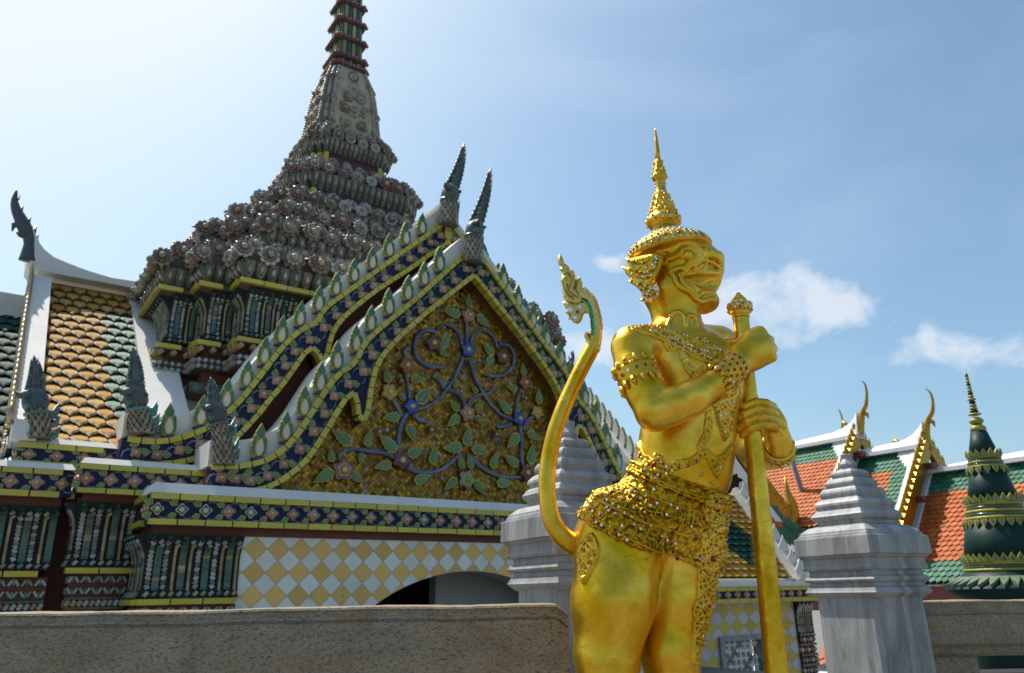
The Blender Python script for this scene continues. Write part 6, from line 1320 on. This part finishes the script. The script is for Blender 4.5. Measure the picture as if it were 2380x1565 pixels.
for L in (((545, 292), (730, 385), (900, 465), (1120, 560), (1350, 640)), ((455, 400), (600, 500), (760, 600), (1000, 705), (1330, 785)), ((250, 655), (380, 720), (500, 775), (640, 850), (780, 900), (1000, 965), (1300, 1055)), ((148, 765), (230, 860), (340, 935), (560, 1065), (800, 1175), (1050, 1245), (1240, 1290))):
    for dy_ in (0, 17): rib(gm, [cb(a, b + dy_) for a, b in L], 2.0, BV2, .003)
for i in range(0):
    a, b = random.choice([(x, y) for x, y in ((470, 540), (560, 640), (640, 700), (700, 740), (880, 740), (950, 760), (300, 760), (420, 830), (520, 900), (620, 960), (700, 1010), (840, 900), (930, 930), (1000, 860), (1060, 900), (900, 1100), (960, 1130), (1180, 880), (240, 720), (800, 780), (760, 860), (360, 640))]); a += random.uniform(-40, 40); b += random.uniform(-28, 28); t = random.uniform(.6, 1.4)
    rib(gm, [cb(a, b), cb(a - 22 * math.cos(t), b + 26 * math.sin(t)), cb(a - 30, b + 45)], 2.3)
wbuild(gm, 'belt_gems', GEM_M, belt)
# ---- plates that lie on the skin
def ornament(name, outl, th, gems_, rl=None, ribs=(), rim=5.0, step=2.6):
    mb = MB()
    for P in outl: patch(mb, P, th, step, 0, rl or curls(), rim)
    for px, py, r, k in gems_: gemat(mb, px, py, r, k, 1.1, None, th * .9)
    for pts, r in ribs: rib(mb, pts, r, None, th)
    return wbuild(mb, name, GEM_M, ST)
P_ = [cb(*q) for q in ((185, 985), (225, 1040), (248, 1090), (260, 1150), (250, 1230), (232, 1295), (170, 1420), (92, 1555), (66, 1490), (48, 1400), (35, 1290), (44, 1190), (70, 1110), (110, 1040), (150, 1010))]
cx_, cy_ = cb(140, 1220); ornament('thigh_ornament', [P_], .009, [(*cb(a, b), r * .2227, k) for a, b, r, k in ((125, 1188, 12, 'r'), (140, 1140, 9, 'w'), (105, 1270, 9, 'w'), (60, 1320, 9, 'w'), (65, 1405, 9, 'w'), (165, 1360, 9, 'w'), (200, 1280, 9, 'w'), (215, 1190, 9, 'd'), (200, 1090, 9, 'd'), (170, 1020, 9, 'd'), (120, 1425, 8, 'w'), (80, 1495, 9, 'w'), (65, 1210, 8, 'd'), (150, 1195, 8, 'w'), (90, 1110, 8, 'd'))],
   None, [([(cx_ + (x - cx_) * s_, cy_ + (y - cy_) * s_) for x, y in P_ + P_[:1]], 1.5) for s_ in (.86, .66, .46, .28)])
c4 = lambda a, b: (1394.5 + .2413 * a, 726.3 + .2413 * b)
def along(pts, n): 
    P = smooth_line([Vector((*p, 0)) for p in pts], 4); L = sum((a - b).length for a, b in zip(P, P[1:])); return [(p.x, p.y) for p, t in resample(P, L / max(1, n) * .999)]
col_g = []
for pts, n, r in ((((280, 160), (480, 140), (640, 190), (800, 230), (930, 265), (1000, 270)), 22, 2.0), (((500, 190), (640, 240), (780, 290), (900, 350), (1010, 385), (1100, 400), (1150, 370)), 22, 2.1), (((660, 290), (740, 320), (870, 370), (970, 410), (1060, 450), (1130, 450)), 15, 2.2), (((980, 285), (1050, 310), (1100, 345), (1170, 400)), 9, 2)):
    for i, (x, y) in enumerate(along([c4(*p) for p in pts], n)): col_g.append((x, y, r, 'r' if i % 6 == 3 else ('d' if i % 5 == 4 else 'w')))
ornament('jewelled_collar', [[c4(*q) for q in ((250, 165), (380, 140), (480, 118), (560, 142), (700, 185), (860, 225), (960, 245), (1010, 268), (1090, 325), (1200, 405), (1165, 480), (1080, 500), (1000, 490), (900, 445), (760, 352), (700, 372), (640, 385), (620, 330), (600, 290), (480, 232), (330, 178))]], .007, col_g + [(*c4(690, 293), 4, 'r'), (*c4(885, 370), 3, 'r'), (*c4(480, 195), 3, 'w')], curls(6), [([c4(*q) for q in pts], 1.3) for pts in (((500, 160), (700, 225), (860, 265), (1000, 300)), ((560, 230), (740, 300), (900, 380), (1060, 425)))])
ornament('chest_straps', [[c4(*q) for q in ((742, 350), (835, 385), (880, 470), (935, 560), (965, 600), (880, 645), (820, 570), (775, 470))], [c4(*q) for q in ((1080, 880), (1200, 760), (1330, 660), (1345, 760), (1300, 900), (1275, 1000), (1245, 1180), (1195, 1260), (1165, 1180), (1120, 1050))], [c4(*q) for q in ((1010, 960), (1075, 930), (1085, 1120), (1060, 1230), (985, 1290), (930, 1270), (990, 1160))]], .007,
   [(*c4(a, b), 2.6, k) for a, b, k in ((800, 380, 'w'), (840, 468, 'w'), (875, 530, 'p'), (920, 590, 'p'), (1200, 795, 'r'), (1255, 800, 'r'), (1190, 915, 'r'), (1230, 870, 'w'), (1160, 910, 'w'), (1250, 960, 'r'), (1190, 985, 'w'), (1130, 960, 'r'), (1240, 1030, 'w'), (1190, 1075, 'r'), (1140, 1000, 'w'), (1240, 1115, 'p'), (1185, 1155, 'w'), (1300, 780, 'w'), (1270, 860, 'w'), (1310, 720, 'w'))], curls(7))
ornament('waist_cord', [[c4(*q) for q in ((385, 1180), (398, 1260), (450, 1370), (560, 1425), (700, 1432), (860, 1400), (940, 1340), (925, 1290), (965, 1215), (1040, 1300), (1110, 1385), (1180, 1360), (1250, 1270), (1262, 1180), (1275, 1330), (1200, 1420), (1175, 1520), (1120, 1610), (1060, 1500), (1010, 1410), (900, 1470), (740, 1530), (600, 1520), (440, 1500), (375, 1400), (368, 1300))]], .008,
   [(*c4(a, b), r, k) for a, b, r, k in ((925, 1440, 3, 'd'), (845, 1478, 3, 'd'), (760, 1497, 3, 'd'), (400, 1370, 2.6, 'w'), (420, 1415, 2.6, 'w'), (412, 1468, 2.6, 'w'), (1110, 1465, 2.8, 'd'), (1140, 1495, 2.8, 'w'), (1080, 1490, 2.6, 'd'), (1112, 1555, 2.8, 'p'))], curls(6))
ornament('hip_rosette', [[cb(845 + r_ * math.cos(t) * 1.0, 315 + r_ * math.sin(t)) for t, r_ in [(2 * math.pi * k / 48, 118 + 42 * math.cos(4 * 2 * math.pi * k / 48 - .7) + 12 * math.cos(12 * 2 * math.pi * k / 48)) for k in range(48)]]], .013,
   [(*cb(845, 305), 7, 'r')] + [(*cb(a, b), 2.8, 'w') for a, b in ((840, 240), (775, 265), (912, 265), (965, 312), (750, 340), (790, 393), (877, 402), (955, 382), (1020, 350), (820, 445), (690, 215))] + [(*cb(a, b), 2.6, 'r') for a, b in ((880, 250), (768, 305), (950, 345), (835, 392))] + [(*cb(895, 195), 2.8, 'd')], curls(5, .4), (), 3)
med = [(1667 + 33 * math.cos(t) * (1 + .05 * math.cos(12 * t)), 1188 + 44 * math.sin(t) * (1 + .05 * math.cos(12 * t))) for t in [2 * math.pi * k / 60 for k in range(60)]]
gl = [(1667 + 33 * s_ * math.cos(t), 1188 + 44 * s_ * math.sin(t), 1.7, random.choice('wwwrd')) for s_, n in ((.85, 20), (.62, 14), (.4, 9), (.15, 3)) for t in [2 * math.pi * k / n + s_ * 5 for k in range(n)]]
ornament('belt_medallion', [med], .018, gl, curls(4, .4), (), 3)
sash = [(1630, 1238), (1660, 1222), (1690, 1216), (1682, 1262), (1694, 1300), (1668, 1322), (1660, 1370), (1656, 1405), (1649, 1425), (1634, 1480), (1618, 1545), (1608, 1545), (1607, 1480), (1610, 1440), (1607, 1415), (1618, 1390), (1620, 1320), (1606, 1292), (1627, 1275)]
ornament('front_sash', [sash], .012, [(*cb(1415, 1265), 8, 'r'), (*cb(1420, 1140), 4.5, 'p'), (*cb(1480, 1275), 4.5, 'p'), (*cb(1320, 1262), 4, 'p'), (*cb(1390, 1390), 4, 'p'), (*cb(1410, 1475), 3, 'd'), (*cb(1390, 990), 3.5, 'p'), (*cb(1465, 995), 3.5, 'p'), (1640, 1408, 4, 'r'), (1628, 1408, 2.6, 'w'), (1649, 1409, 2.6, 'w'), (1636, 1425, 3, 'p'), (1626, 1443, 2.6, 'w'), (1637, 1443, 2.6, 'w'), (1626, 1474, 3, 'w')], curls(6), (), 4)
# ---- armlet, cuffs
def cuff(name, A, Bp, r0, r1, rows, points=True, seed=1):
    A, Bp = SP(*A), SP(*Bp); m = PXM(A); ax = (Bp - A); L = ax.length; ax.normalize(); Q = ax.to_track_quat('Z', 'Y').to_matrix().to_4x4(); Q.translation = A; mb = MB(); N = 40
    prof = [(r0 * m * .93, 0)]; k = 3 + rows * 2
    for i in range(k + 1): t = i / k; prof.append(((r0 + (r1 - r0) * t) * m * (1.06 + (.035 if i % 2 == 0 else 0)), L * t))
    prof.append((r1 * m * .93, L)); mb.lathe(prof, N, (0, 0, 0), 0, True, Q, cap=False); rnd = random.Random(seed)
    for j in range(rows):
        t = (j + .5) / rows; n = 15; r = (r0 + (r1 - r0) * t) * m * 1.1
        for i in range(n):
            a = 2 * math.pi * (i + (.5 if j % 2 else 0)) / n; d = Q.to_3x3() @ Vector((math.cos(a), math.sin(a), 0)); gem(mb, A + ax * L * t + d * (r - .003), d, 4.2 * m, rnd.choice('rrwwrd') if rows > 2 else rnd.choice('rrwd'), 1)
    if points:
        for i in range(13):
            a = 2 * math.pi * i / 13
            for t, sg in ((0, -1), (1, 1)):
                if t == 1 and points == 1: continue
                d = Q.to_3x3() @ Vector((math.cos(a), math.sin(a), 0)); r = (r0 + (r1 - r0) * t) * m * 1.04; c = A + ax * L * t + d * r; mb.tube([c - ax * .004 * sg, c + ax * .012 * sg + d * .004, c + ax * .024 * sg + d * .001], [.011, .009, .002], 7, 0); gem(mb, c + ax * .006 * sg + d * .008, d, 2.3 * m, 'w' if i % 2 else 'd', 1.2)
    return wbuild(mb, name, GEM_M, ST)
cuff('armlet', (1475, 858, -.153), (1490, 893, -.168), 45, 43, 1, 2, 3); cuff('bracelet', (1668, 882, -.145), (1713, 848, -.114), 34, 31, 4, 1, 5); cuff('bracelet', (1806, 1046, .075), (1809, 1036, .035), 35, 34, 2, 1, 8)
# ---- crown
axp = SP(1544, 534, .0); mc = PXM(axp)
def cz(py): return at(1544, py, Y0).z
mb = MB()
cap_ = [(88, 593), (94, 590), (96, 586), (93, 578), (95, 572), (90, 566), (84, 561), (82, 557), (70, 549), (56, 542), (42, 537), (31, 533), (28, 530), (31, 527), (36, 523), (40, 518), (40, 512), (37, 508), (34, 503), (29, 498), (27, 496), (29, 493), (26, 487), (22, 484), (24, 480), (22, 474), (18, 471), (20, 467), (18, 461), (15, 458), (16, 454), (14, 448), (12, 444), (11.5, 434), (12.5, 428), (11, 424), (11.5, 419), (17, 416), (18, 411), (15, 406), (12, 402), (13.5, 398), (11, 393), (9, 390), (10.5, 386), (8.5, 380), (9, 376), (7, 372), (6, 355), (4.5, 330), (2.8, 310), (1.8, 302), (.5, 297)]
vs_off = Vector((axp.x, Y0, 0))
n_ = 44; ringsC = []
i0_ = next(i for i, c in enumerate(cap_) if c == (28, 530)); cap_ = [(87, 594), (91, 591), (92, 586), (89, 581), (90, 577), (85, 573), (82, 569), (75, 564), (67, 559), (56, 553), (45, 548), (36, 543), (30, 537)] + cap_[i0_:]
for r, py in cap_:
    z = cz(py); k = max(0, (py - 530) / 65); ringsC.append([vs_off + Vector((r * mc * math.cos(t) * (1 + .04 * k) + .014 * k, r * mc * math.sin(t) * (1 - .12 * min(1, k)), z + .026 * k * math.cos(t))) for t in [2 * math.pi * j / n_ for j in range(n_)]])
split = next(i for i, c in enumerate(cap_) if c[1] == 372); mb.loft(ringsC[:split + 1], 0, True); mb.loft(ringsC[split:], 5, True)
def crownpt(py, t):
    for (r0, y0_), (r1, y1_) in zip(cap_, cap_[1:]):
        if y1_ <= py <= y0_ + 1e-6: r = r0 + (r1 - r0) * (y0_ - py) / max(1e-6, y0_ - y1_); break
    k = max(0, (py - 530) / 65); return vs_off + Vector((r * mc * math.cos(t) * (1 + .04 * k) + .014 * k, r * mc * math.sin(t) * (1 - .12 * min(1, k)), cz(py) + .026 * k * math.cos(t))), r
rc = random.Random(4)
for py, n, r, kinds, pt in ((586, 38, 2.7, 'wdwdw', 0), (578, 38, 3.0, 'wwwr', 0), (571, 36, 2.5, 'wdw', 0), (565, 34, 2.7, 'ww', 0), (559, 32, 2.7, 'www', 0), (553, 28, 2.7, 'www', 0), (548, 24, 2.7, 'www', 0), (542, 20, 2.6, 'ww', 0), (520, 14, 2.7, 'rwd', 0), (512, 13, 2.9, 'wrw', 0), (500, 12, 2.4, 'w', 1), (488, 11, 2.3, 'w', 1), (475, 10, 2.2, 'wwd', 1), (462, 9, 2.1, 'wp', 1), (452, 8, 2, 'w', 0), (443, 7, 2, 'wd', 0), (435, 7, 2, 'wp', 0), (427, 7, 2, 'w', 0), (412, 8, 2, 'ddp', 0), (403, 7, 1.9, 'w', 1), (392, 6, 1.7, 'wd', 1), (381, 5, 1.6, 'w', 1)):
    for i in range(n):
        t = 2 * math.pi * (i + .5 * (py % 2)) / n; q, rr0 = crownpt(py, t); q2 = q; d = Vector((math.cos(t), math.sin(t), .8 if py < 568 and py > 535 else .1)); gem(mb, q - d * .002, d, r * mc, rc.choice(kinds), 1.2)
        if pt: mb.tube([q + Vector((0, 0, -.006)) + d * .001, q + d * .004 + Vector((0, 0, .006)), q + d * .002 + Vector((0, 0, .012))], [r * mc * 1.35, r * mc * 1.15, .0008], 6, 0)
wbuild(mb, 'crown', GEM_M[:1] + GEM_M[1:] + [M['goldst']], ST)
# ---- carved flat work: outline swelling to a rounded middle
def inflate(mb, P, dy, th, step=2.5, mi=0, groove=(), warp=None, rnd=7.0):
    xs = np.arange(min(p[0] for p in P) - step, max(p[0] for p in P) + step * 1.5, step); ys = np.arange(min(p[1] for p in P) - step, max(p[1] for p in P) + step * 1.5, step); I = {}; fr, bk = [], []
    for i, x in enumerate(xs):
        for j, y in enumerate(ys):
            ins = inpoly(x, y, P); d = edged(x, y, P)
            if not ins and d > step * .75: continue
            px, py = x, y
            e = math.sqrt(max(0, 1 - (1 - min(1, d / rnd)) ** 2)) if ins else 0; g_ = sum(math.exp(-(edgel(x, y, L) / 1.6) ** 2) for L in groove) if groove else 0
            h = th * (.12 + .88 * e) * (1 - .45 * min(1, g_)) + (.04 * th * math.sin(x * .5) * math.sin(y * .43) if ins else 0); dd = dy + (warp(x, y) if warp else 0); I[i, j] = len(fr); fr.append(SP(px, py, dd - h)); bk.append(SP(px, py, dd + h))
    n = len(fr); Q = [(I[i, j], I[i + 1, j], I[i + 1, j + 1], I[i, j + 1]) for (i, j) in I if (i + 1, j) in I and (i, j + 1) in I and (i + 1, j + 1) in I]
    mb.add(fr + bk, Q + [tuple(reversed([k + n for k in q])) for q in Q], mi, True)
    cnt = {}
    for q in Q:
        for a, b in zip(q, q[1:] + q[:1]): cnt[(a, b)] = 1
    mb.add(fr + bk, [(b, a, a + n, b + n) for (a, b) in cnt if (b, a) not in cnt], mi, True)
def edgel(x, y, L):
    d = 1e9
    for (x1, y1), (x2, y2) in zip(L, L[1:]):
        vx, vy = x2 - x1, y2 - y1; t = max(0, min(1, ((x - x1) * vx + (y - y1) * vy) / (vx * vx + vy * vy + 1e-9))); d = min(d, math.hypot(x - x1 - t * vx, y - y1 - t * vy))
    return d
ear = [hh(*q) for q in ((650, 560), (740, 590), (745, 690), (700, 790), (650, 900), (590, 945), (560, 1000), (630, 985), (690, 1050), (690, 1150), (650, 1215), (560, 1250), (470, 1245), (405, 1222), (460, 1190), (440, 1110), (345, 1020), (240, 955), (330, 935), (270, 910), (215, 840), (185, 775), (148, 750), (190, 755), (250, 770), (245, 710), (222, 640), (290, 640), (360, 620), (450, 600), (560, 575))]
for sd_, nm in ((1, 0), (-1, 1)):
    mb = MB(); base = -.1 if sd_ > 0 else .1
    inflate(mb, ear, base, .018, 2.0, 0, [[hh(*q) for q in L] for L in (((300, 700), (400, 720), (520, 700), (560, 640)), ((280, 800), (400, 850), (520, 860), (620, 800)), ((380, 900), (480, 930), (580, 900)), ((400, 1000), (480, 1030), (560, 1100), (560, 1180)), ((660, 620), (650, 760), (580, 880)), ((480, 1150), (560, 1180), (640, 1120)))], lambda x, y: .045 * max(0, (1515 - x) / 50) * sd_, 5)
    for a, b, k in ((630, 620, 'w'), (645, 650, 'w'), (610, 675, 'd'), (630, 700, 'w'), (592, 735, 'w'), (607, 768, 'w'), (570, 815, 'r'), (495, 770, 'w'), (455, 712, 'd'), (478, 838, 'w'), (570, 880, 'w'), (512, 905, 'd'), (460, 898, 'w'), (370, 815, 'r'), (428, 838, 'd'), (310, 742, 'd'), (338, 685, 'd'), (258, 678, 'r'), (300, 963, 'r'), (382, 965, 'w'), (432, 985, 'd'), (522, 1018, 'r'), (485, 1030, 'w'), (495, 1080, 'd'), (433, 1080, 'r'), (540, 1097, 'w'), (462, 1130, 'w'), (510, 1140, 'w'), (537, 1165, 'd'), (465, 1218, 'r'), (560, 1205, 'w'), (505, 1215, 'w'), (622, 1030, 'w'), (640, 1015, 'w'), (655, 1045, 'w'), (612, 1060, 'w'), (635, 1070, 'w'), (660, 1075, 'w'), (655, 1140, 'w'), (600, 1150, 'd'), (590, 1090, 'd')):
        px, py = hh(a, b); q = SP(px, py, base + .045 * max(0, (1515 - px) / 50) * sd_ - .016 * sd_); gem(mb, q, Vector((0, -sd_, -.1)), 2.5 * PXM(q), k, 1.05)
    # moulding in front of the ear and little swirls
    for L, r in ((((735, 590), (700, 700), (680, 780), (600, 930)), 2.6), (((700, 600), (670, 700), (650, 770), (580, 900)), 2.0)): mb.tube([SP(*hh(*q), base - .014 * sd_) for q in L], [r * .0016] * 4, 6, 0)
    for a, b in ((330, 760), (420, 770), (520, 740), (540, 830), (400, 870), (320, 860), (460, 960), (400, 1010), (480, 1110), (580, 1150), (520, 1190), (600, 1100), (380, 680), (460, 650)):
        mb.tube([SP(*hh(a + 26 * math.cos(t) * (1 - t / 9), b + 22 * math.sin(t) * (1 - t / 9)), base + .045 * max(0, (1515 - hh(a, b)[0]) / 50) * sd_ - (.015 + .002 * t / 3) * sd_) for t in np.linspace(0, 5, 9)], [.0036] * 9, 6, 0)
    wbuild(mb, 'ear_ornament', GEM_M, ST)
# ---- tail
tl = [(1352, 1275, .03, 26), (1325, 1262, .0, 25), (1298, 1237, -.01, 23), (1280, 1200, -.01, 21), (1272, 1150, -.01, 20), (1272, 1100, -.005, 20), (1279, 1050, .0, 19.5), (1291, 1000, .0, 19), (1309, 950, .0, 18.5), (1330, 902, .0, 18), (1352, 856, .0, 18), (1370, 822, .0, 18), (1380, 800, .0, 17), (1386, 775, .0, 14)]
mb = MB(); P = [SP(*p[:3]) for p in tl]; P2 = smooth_line(P, 5); rr = np.interp(np.linspace(0, 1, len(P2)), np.linspace(0, 1, len(tl)), [p[3] for p in tl])
mb.tube(P2, [r * PXM(p) for r, p in zip(rr, P2)], 20, 0); tail = wbuild(mb, 'tail', [M['gold']], ST)
ct = lambda a, b: (1307.4 + .1486 * a, 581 + .1486 * b)
tip = [ct(*q) for q in ((600, 1480), (622, 1340), (628, 1180), (615, 1060), (590, 950), (545, 810), (500, 720), (462, 672), (430, 668), (395, 610), (352, 570), (315, 605), (308, 545), (300, 480), (262, 400), (240, 460), (210, 540), (202, 608), (186, 612), (205, 540), (212, 470), (200, 400), (180, 340), (150, 300), (122, 318), (95, 260), (55, 215), (30, 250), (24, 190), (5, 130), (-20, 90), (-52, 55), (-72, 110), (-78, 170), (-60, 225), (-20, 258), (-45, 300), (-20, 340), (8, 345), (-18, 420), (-28, 470), (-12, 560), (-2, 640), (8, 720), (48, 800), (-2, 820), (30, 870), (55, 925), (50, 985), (90, 1020), (130, 1025), (88, 1055), (100, 1085), (158, 1105), (162, 1140), (205, 1152), (262, 1155), (305, 1095), (330, 1010), (360, 992), (395, 990), (425, 1040), (440, 1130), (444, 1250), (440, 1370), (420, 1300), (375, 1282), (342, 1315), (345, 1365), (375, 1430), (385, 1560), (480, 1640), (580, 1600))]
mb = MB(); gr = [[ct(*q) for q in L] for L in (((10, 500), (40, 620), (100, 710), (180, 760)), ((70, 540), (100, 640), (160, 700), (240, 740)), ((90, 640), (120, 540), (170, 420)), ((20, 400), (90, 350), (130, 420)), ((60, 810), (140, 830), (230, 850), (320, 800)), ((270, 740), (220, 640)), ((300, 760), (380, 800), (430, 900), (455, 1000), (470, 1200), (455, 1380)))]
inflate(mb, tip, .0, .024, 2.0, 0, gr, None, 9)
def blob(a, b, r, k, mi, dy=-.026):
    x, y = ct(a, b); c = SP(x, y, dy); rr_m = r * .1486 * PXM(c); n = 9; pts = [c + Vector((math.cos(2 * math.pi * j / n) * rr_m * (1 + .2 * math.sin(3 * j + a)), 0, math.sin(2 * math.pi * j / n) * rr_m * k)) for j in range(n)]; mb.loft([[p + Vector((0, .02, 0)) for p in pts], pts], mi)
blob(122, 935, 34, 1.15, 1); blob(268, 885, 22, 1.2, 1); blob(190, 1060, 32, .9, 1); blob(236, 970, 28, 1.15, 2)
gp_ = [Vector((*ct(*q), 0)) for q in ((300, 785), (345, 790), (385, 835), (422, 890), (452, 960), (468, 1040), (478, 1130), (482, 1215), (480, 1300), (466, 1395))]; gs = resample(smooth_line(gp_, 5), 88 * .1486)
for (a, ta), (b, tb) in zip(gs, gs[1:]):
    n1, n2 = Vector((-ta.y, ta.x, 0)) * 19 * .1486, Vector((-tb.y, tb.x, 0)) * 19 * .1486; a2 = a.lerp(b, .04); b2 = a.lerp(b, .96)
    q = [SP(p.x, p.y, -.0265) for p in (a2 - n1, a2 + n1, b2 + n2, b2 - n2)]; mb.loft([[p + Vector((0, .02, 0)) for p in q], q], 3)
for (a, ta), (b, tb) in zip(gs, gs[1:]):
    n1, n2 = Vector((-ta.y, ta.x, 0)) * 27 * .1486, Vector((-tb.y, tb.x, 0)) * 27 * .1486; q = [SP(p.x, p.y, -.0235) for p in (a - n1, a + n1, b + n2, b - n2)]; mb.loft([[p + Vector((0, .018, 0)) for p in q], q], 4)
wbuild(mb, 'flame_tip', [M['goldpale'], M['mirror'], M['maroon'], M['greengem'], M['black']], tail)
# torn black lining that sticks out behind the waist
mb = MB(); inflate(mb, [(1690, 1112), (1712, 1100), (1716, 1110), (1728, 1115), (1718, 1124), (1716, 1132), (1704, 1134), (1698, 1146), (1688, 1150), (1680, 1130)], .06, .006, 2.5, 0); wbuild(mb, 'torn_lining', [M['black']], ST)
# ---- pedestal and club
mb = MB(); c0 = Vector((SP(1500, 1400).x + .02, Y0 - .03, 0))
for hx, z0, z1 in ((.42, 0, .12), (.36, .12, .2), (.31, .2, .48), (.36, .48, .55), (.4, .55, .622)): mb.box(c0.x - hx, c0.x + hx, c0.y - hx * .9, c0.y + hx * .9, z0, z1 - .002)
o = mb.build('statue_pedestal', [M['marble']]); tag(o, 'stepped marble block under the feet of the golden statue', 'pedestal')
sa, sb = SP(1722, 741, .0), SP(1806, 1565, -.03); dr = (sb - sa).normalized(); ms = PXM(sa); kz = (.66 - sa.z) / dr.z; CLB = empty('golden_club', sa + dr * kz)
tag(CLB, 'long dented gilded club with a jewelled bud on top held upright in both fists', 'club')
Q = (-dr).to_track_quat('Z', 'Y').to_matrix().to_4x4(); Q.translation = sa; Ls = [(24.5, -kz), (24, -(sb - sa).length), (21.5, -.75 * (sb - sa).length), (19.5, -.45 * (sb - sa).length), (18.6, -.2 * (sb - sa).length), (18.2, -.03), (18.0, .0)]
mb = MB(); fine_ = []
for (r0, z0), (r1, z1) in zip(Ls, Ls[1:]):
    for i in range(12): t = i / 12; fine_.append((r0 + (r1 - r0) * t, z0 + (z1 - z0) * t))
fine_.append(Ls[-1]); rp = random.Random(9)
rg = [[Q @ Vector((r * ms * math.cos(t) * (1 + .018 * math.sin(z * 9 + 2 * t) + .008 * math.sin(z * 31 + t * 3)), r * ms * math.sin(t) * (1 + .015 * math.sin(z * 11 + t)), z)) for t in [2 * math.pi * j / 28 for j in range(28)]] for r, z in fine_]
mb.loft(rg, 0, True); wbuild(mb, 'shaft', [M['goldst']], CLB)
mb = MB(); f2 = lambda y: (741 - y) * ms * .97
mb.lathe([(18, 0), (20.5, f2(738)), (20.5, f2(735)), (18.5, f2(733)), (21, f2(730)), (20, f2(727)), (23, f2(724)), (28, f2(718)), (29, f2(712)), (27, f2(705)), (22, f2(700)), (20, f2(698)), (16.5, f2(694)), (17, f2(692)), (13, f2(688)), (11, f2(685)), (11, f2(684)), (7, f2(680)), (5, f2(678)), (5.2, f2(675)), (2, f2(673.5))], 28, (0, 0, 0), 0, True, Q @ Matrix.Diagonal((ms, ms, 1, 1)))
for y, n in ((720, 15), (713, 15), (706, 14)):
    for i in range(n):
        a = 2 * math.pi * (i + (.5 if y == 713 else 0)) / n; d = Q.to_3x3() @ Vector((math.cos(a), math.sin(a), .0)); gem(mb, Q @ Vector((28.6 * ms * math.cos(a), 28.6 * ms * math.sin(a), f2(y))) - d * .004, d, 2.7 * ms, 'd' if (i % 4 == 1 and y > 710) else 'w', 1)
wbuild(mb, 'bud', GEM_M, CLB)
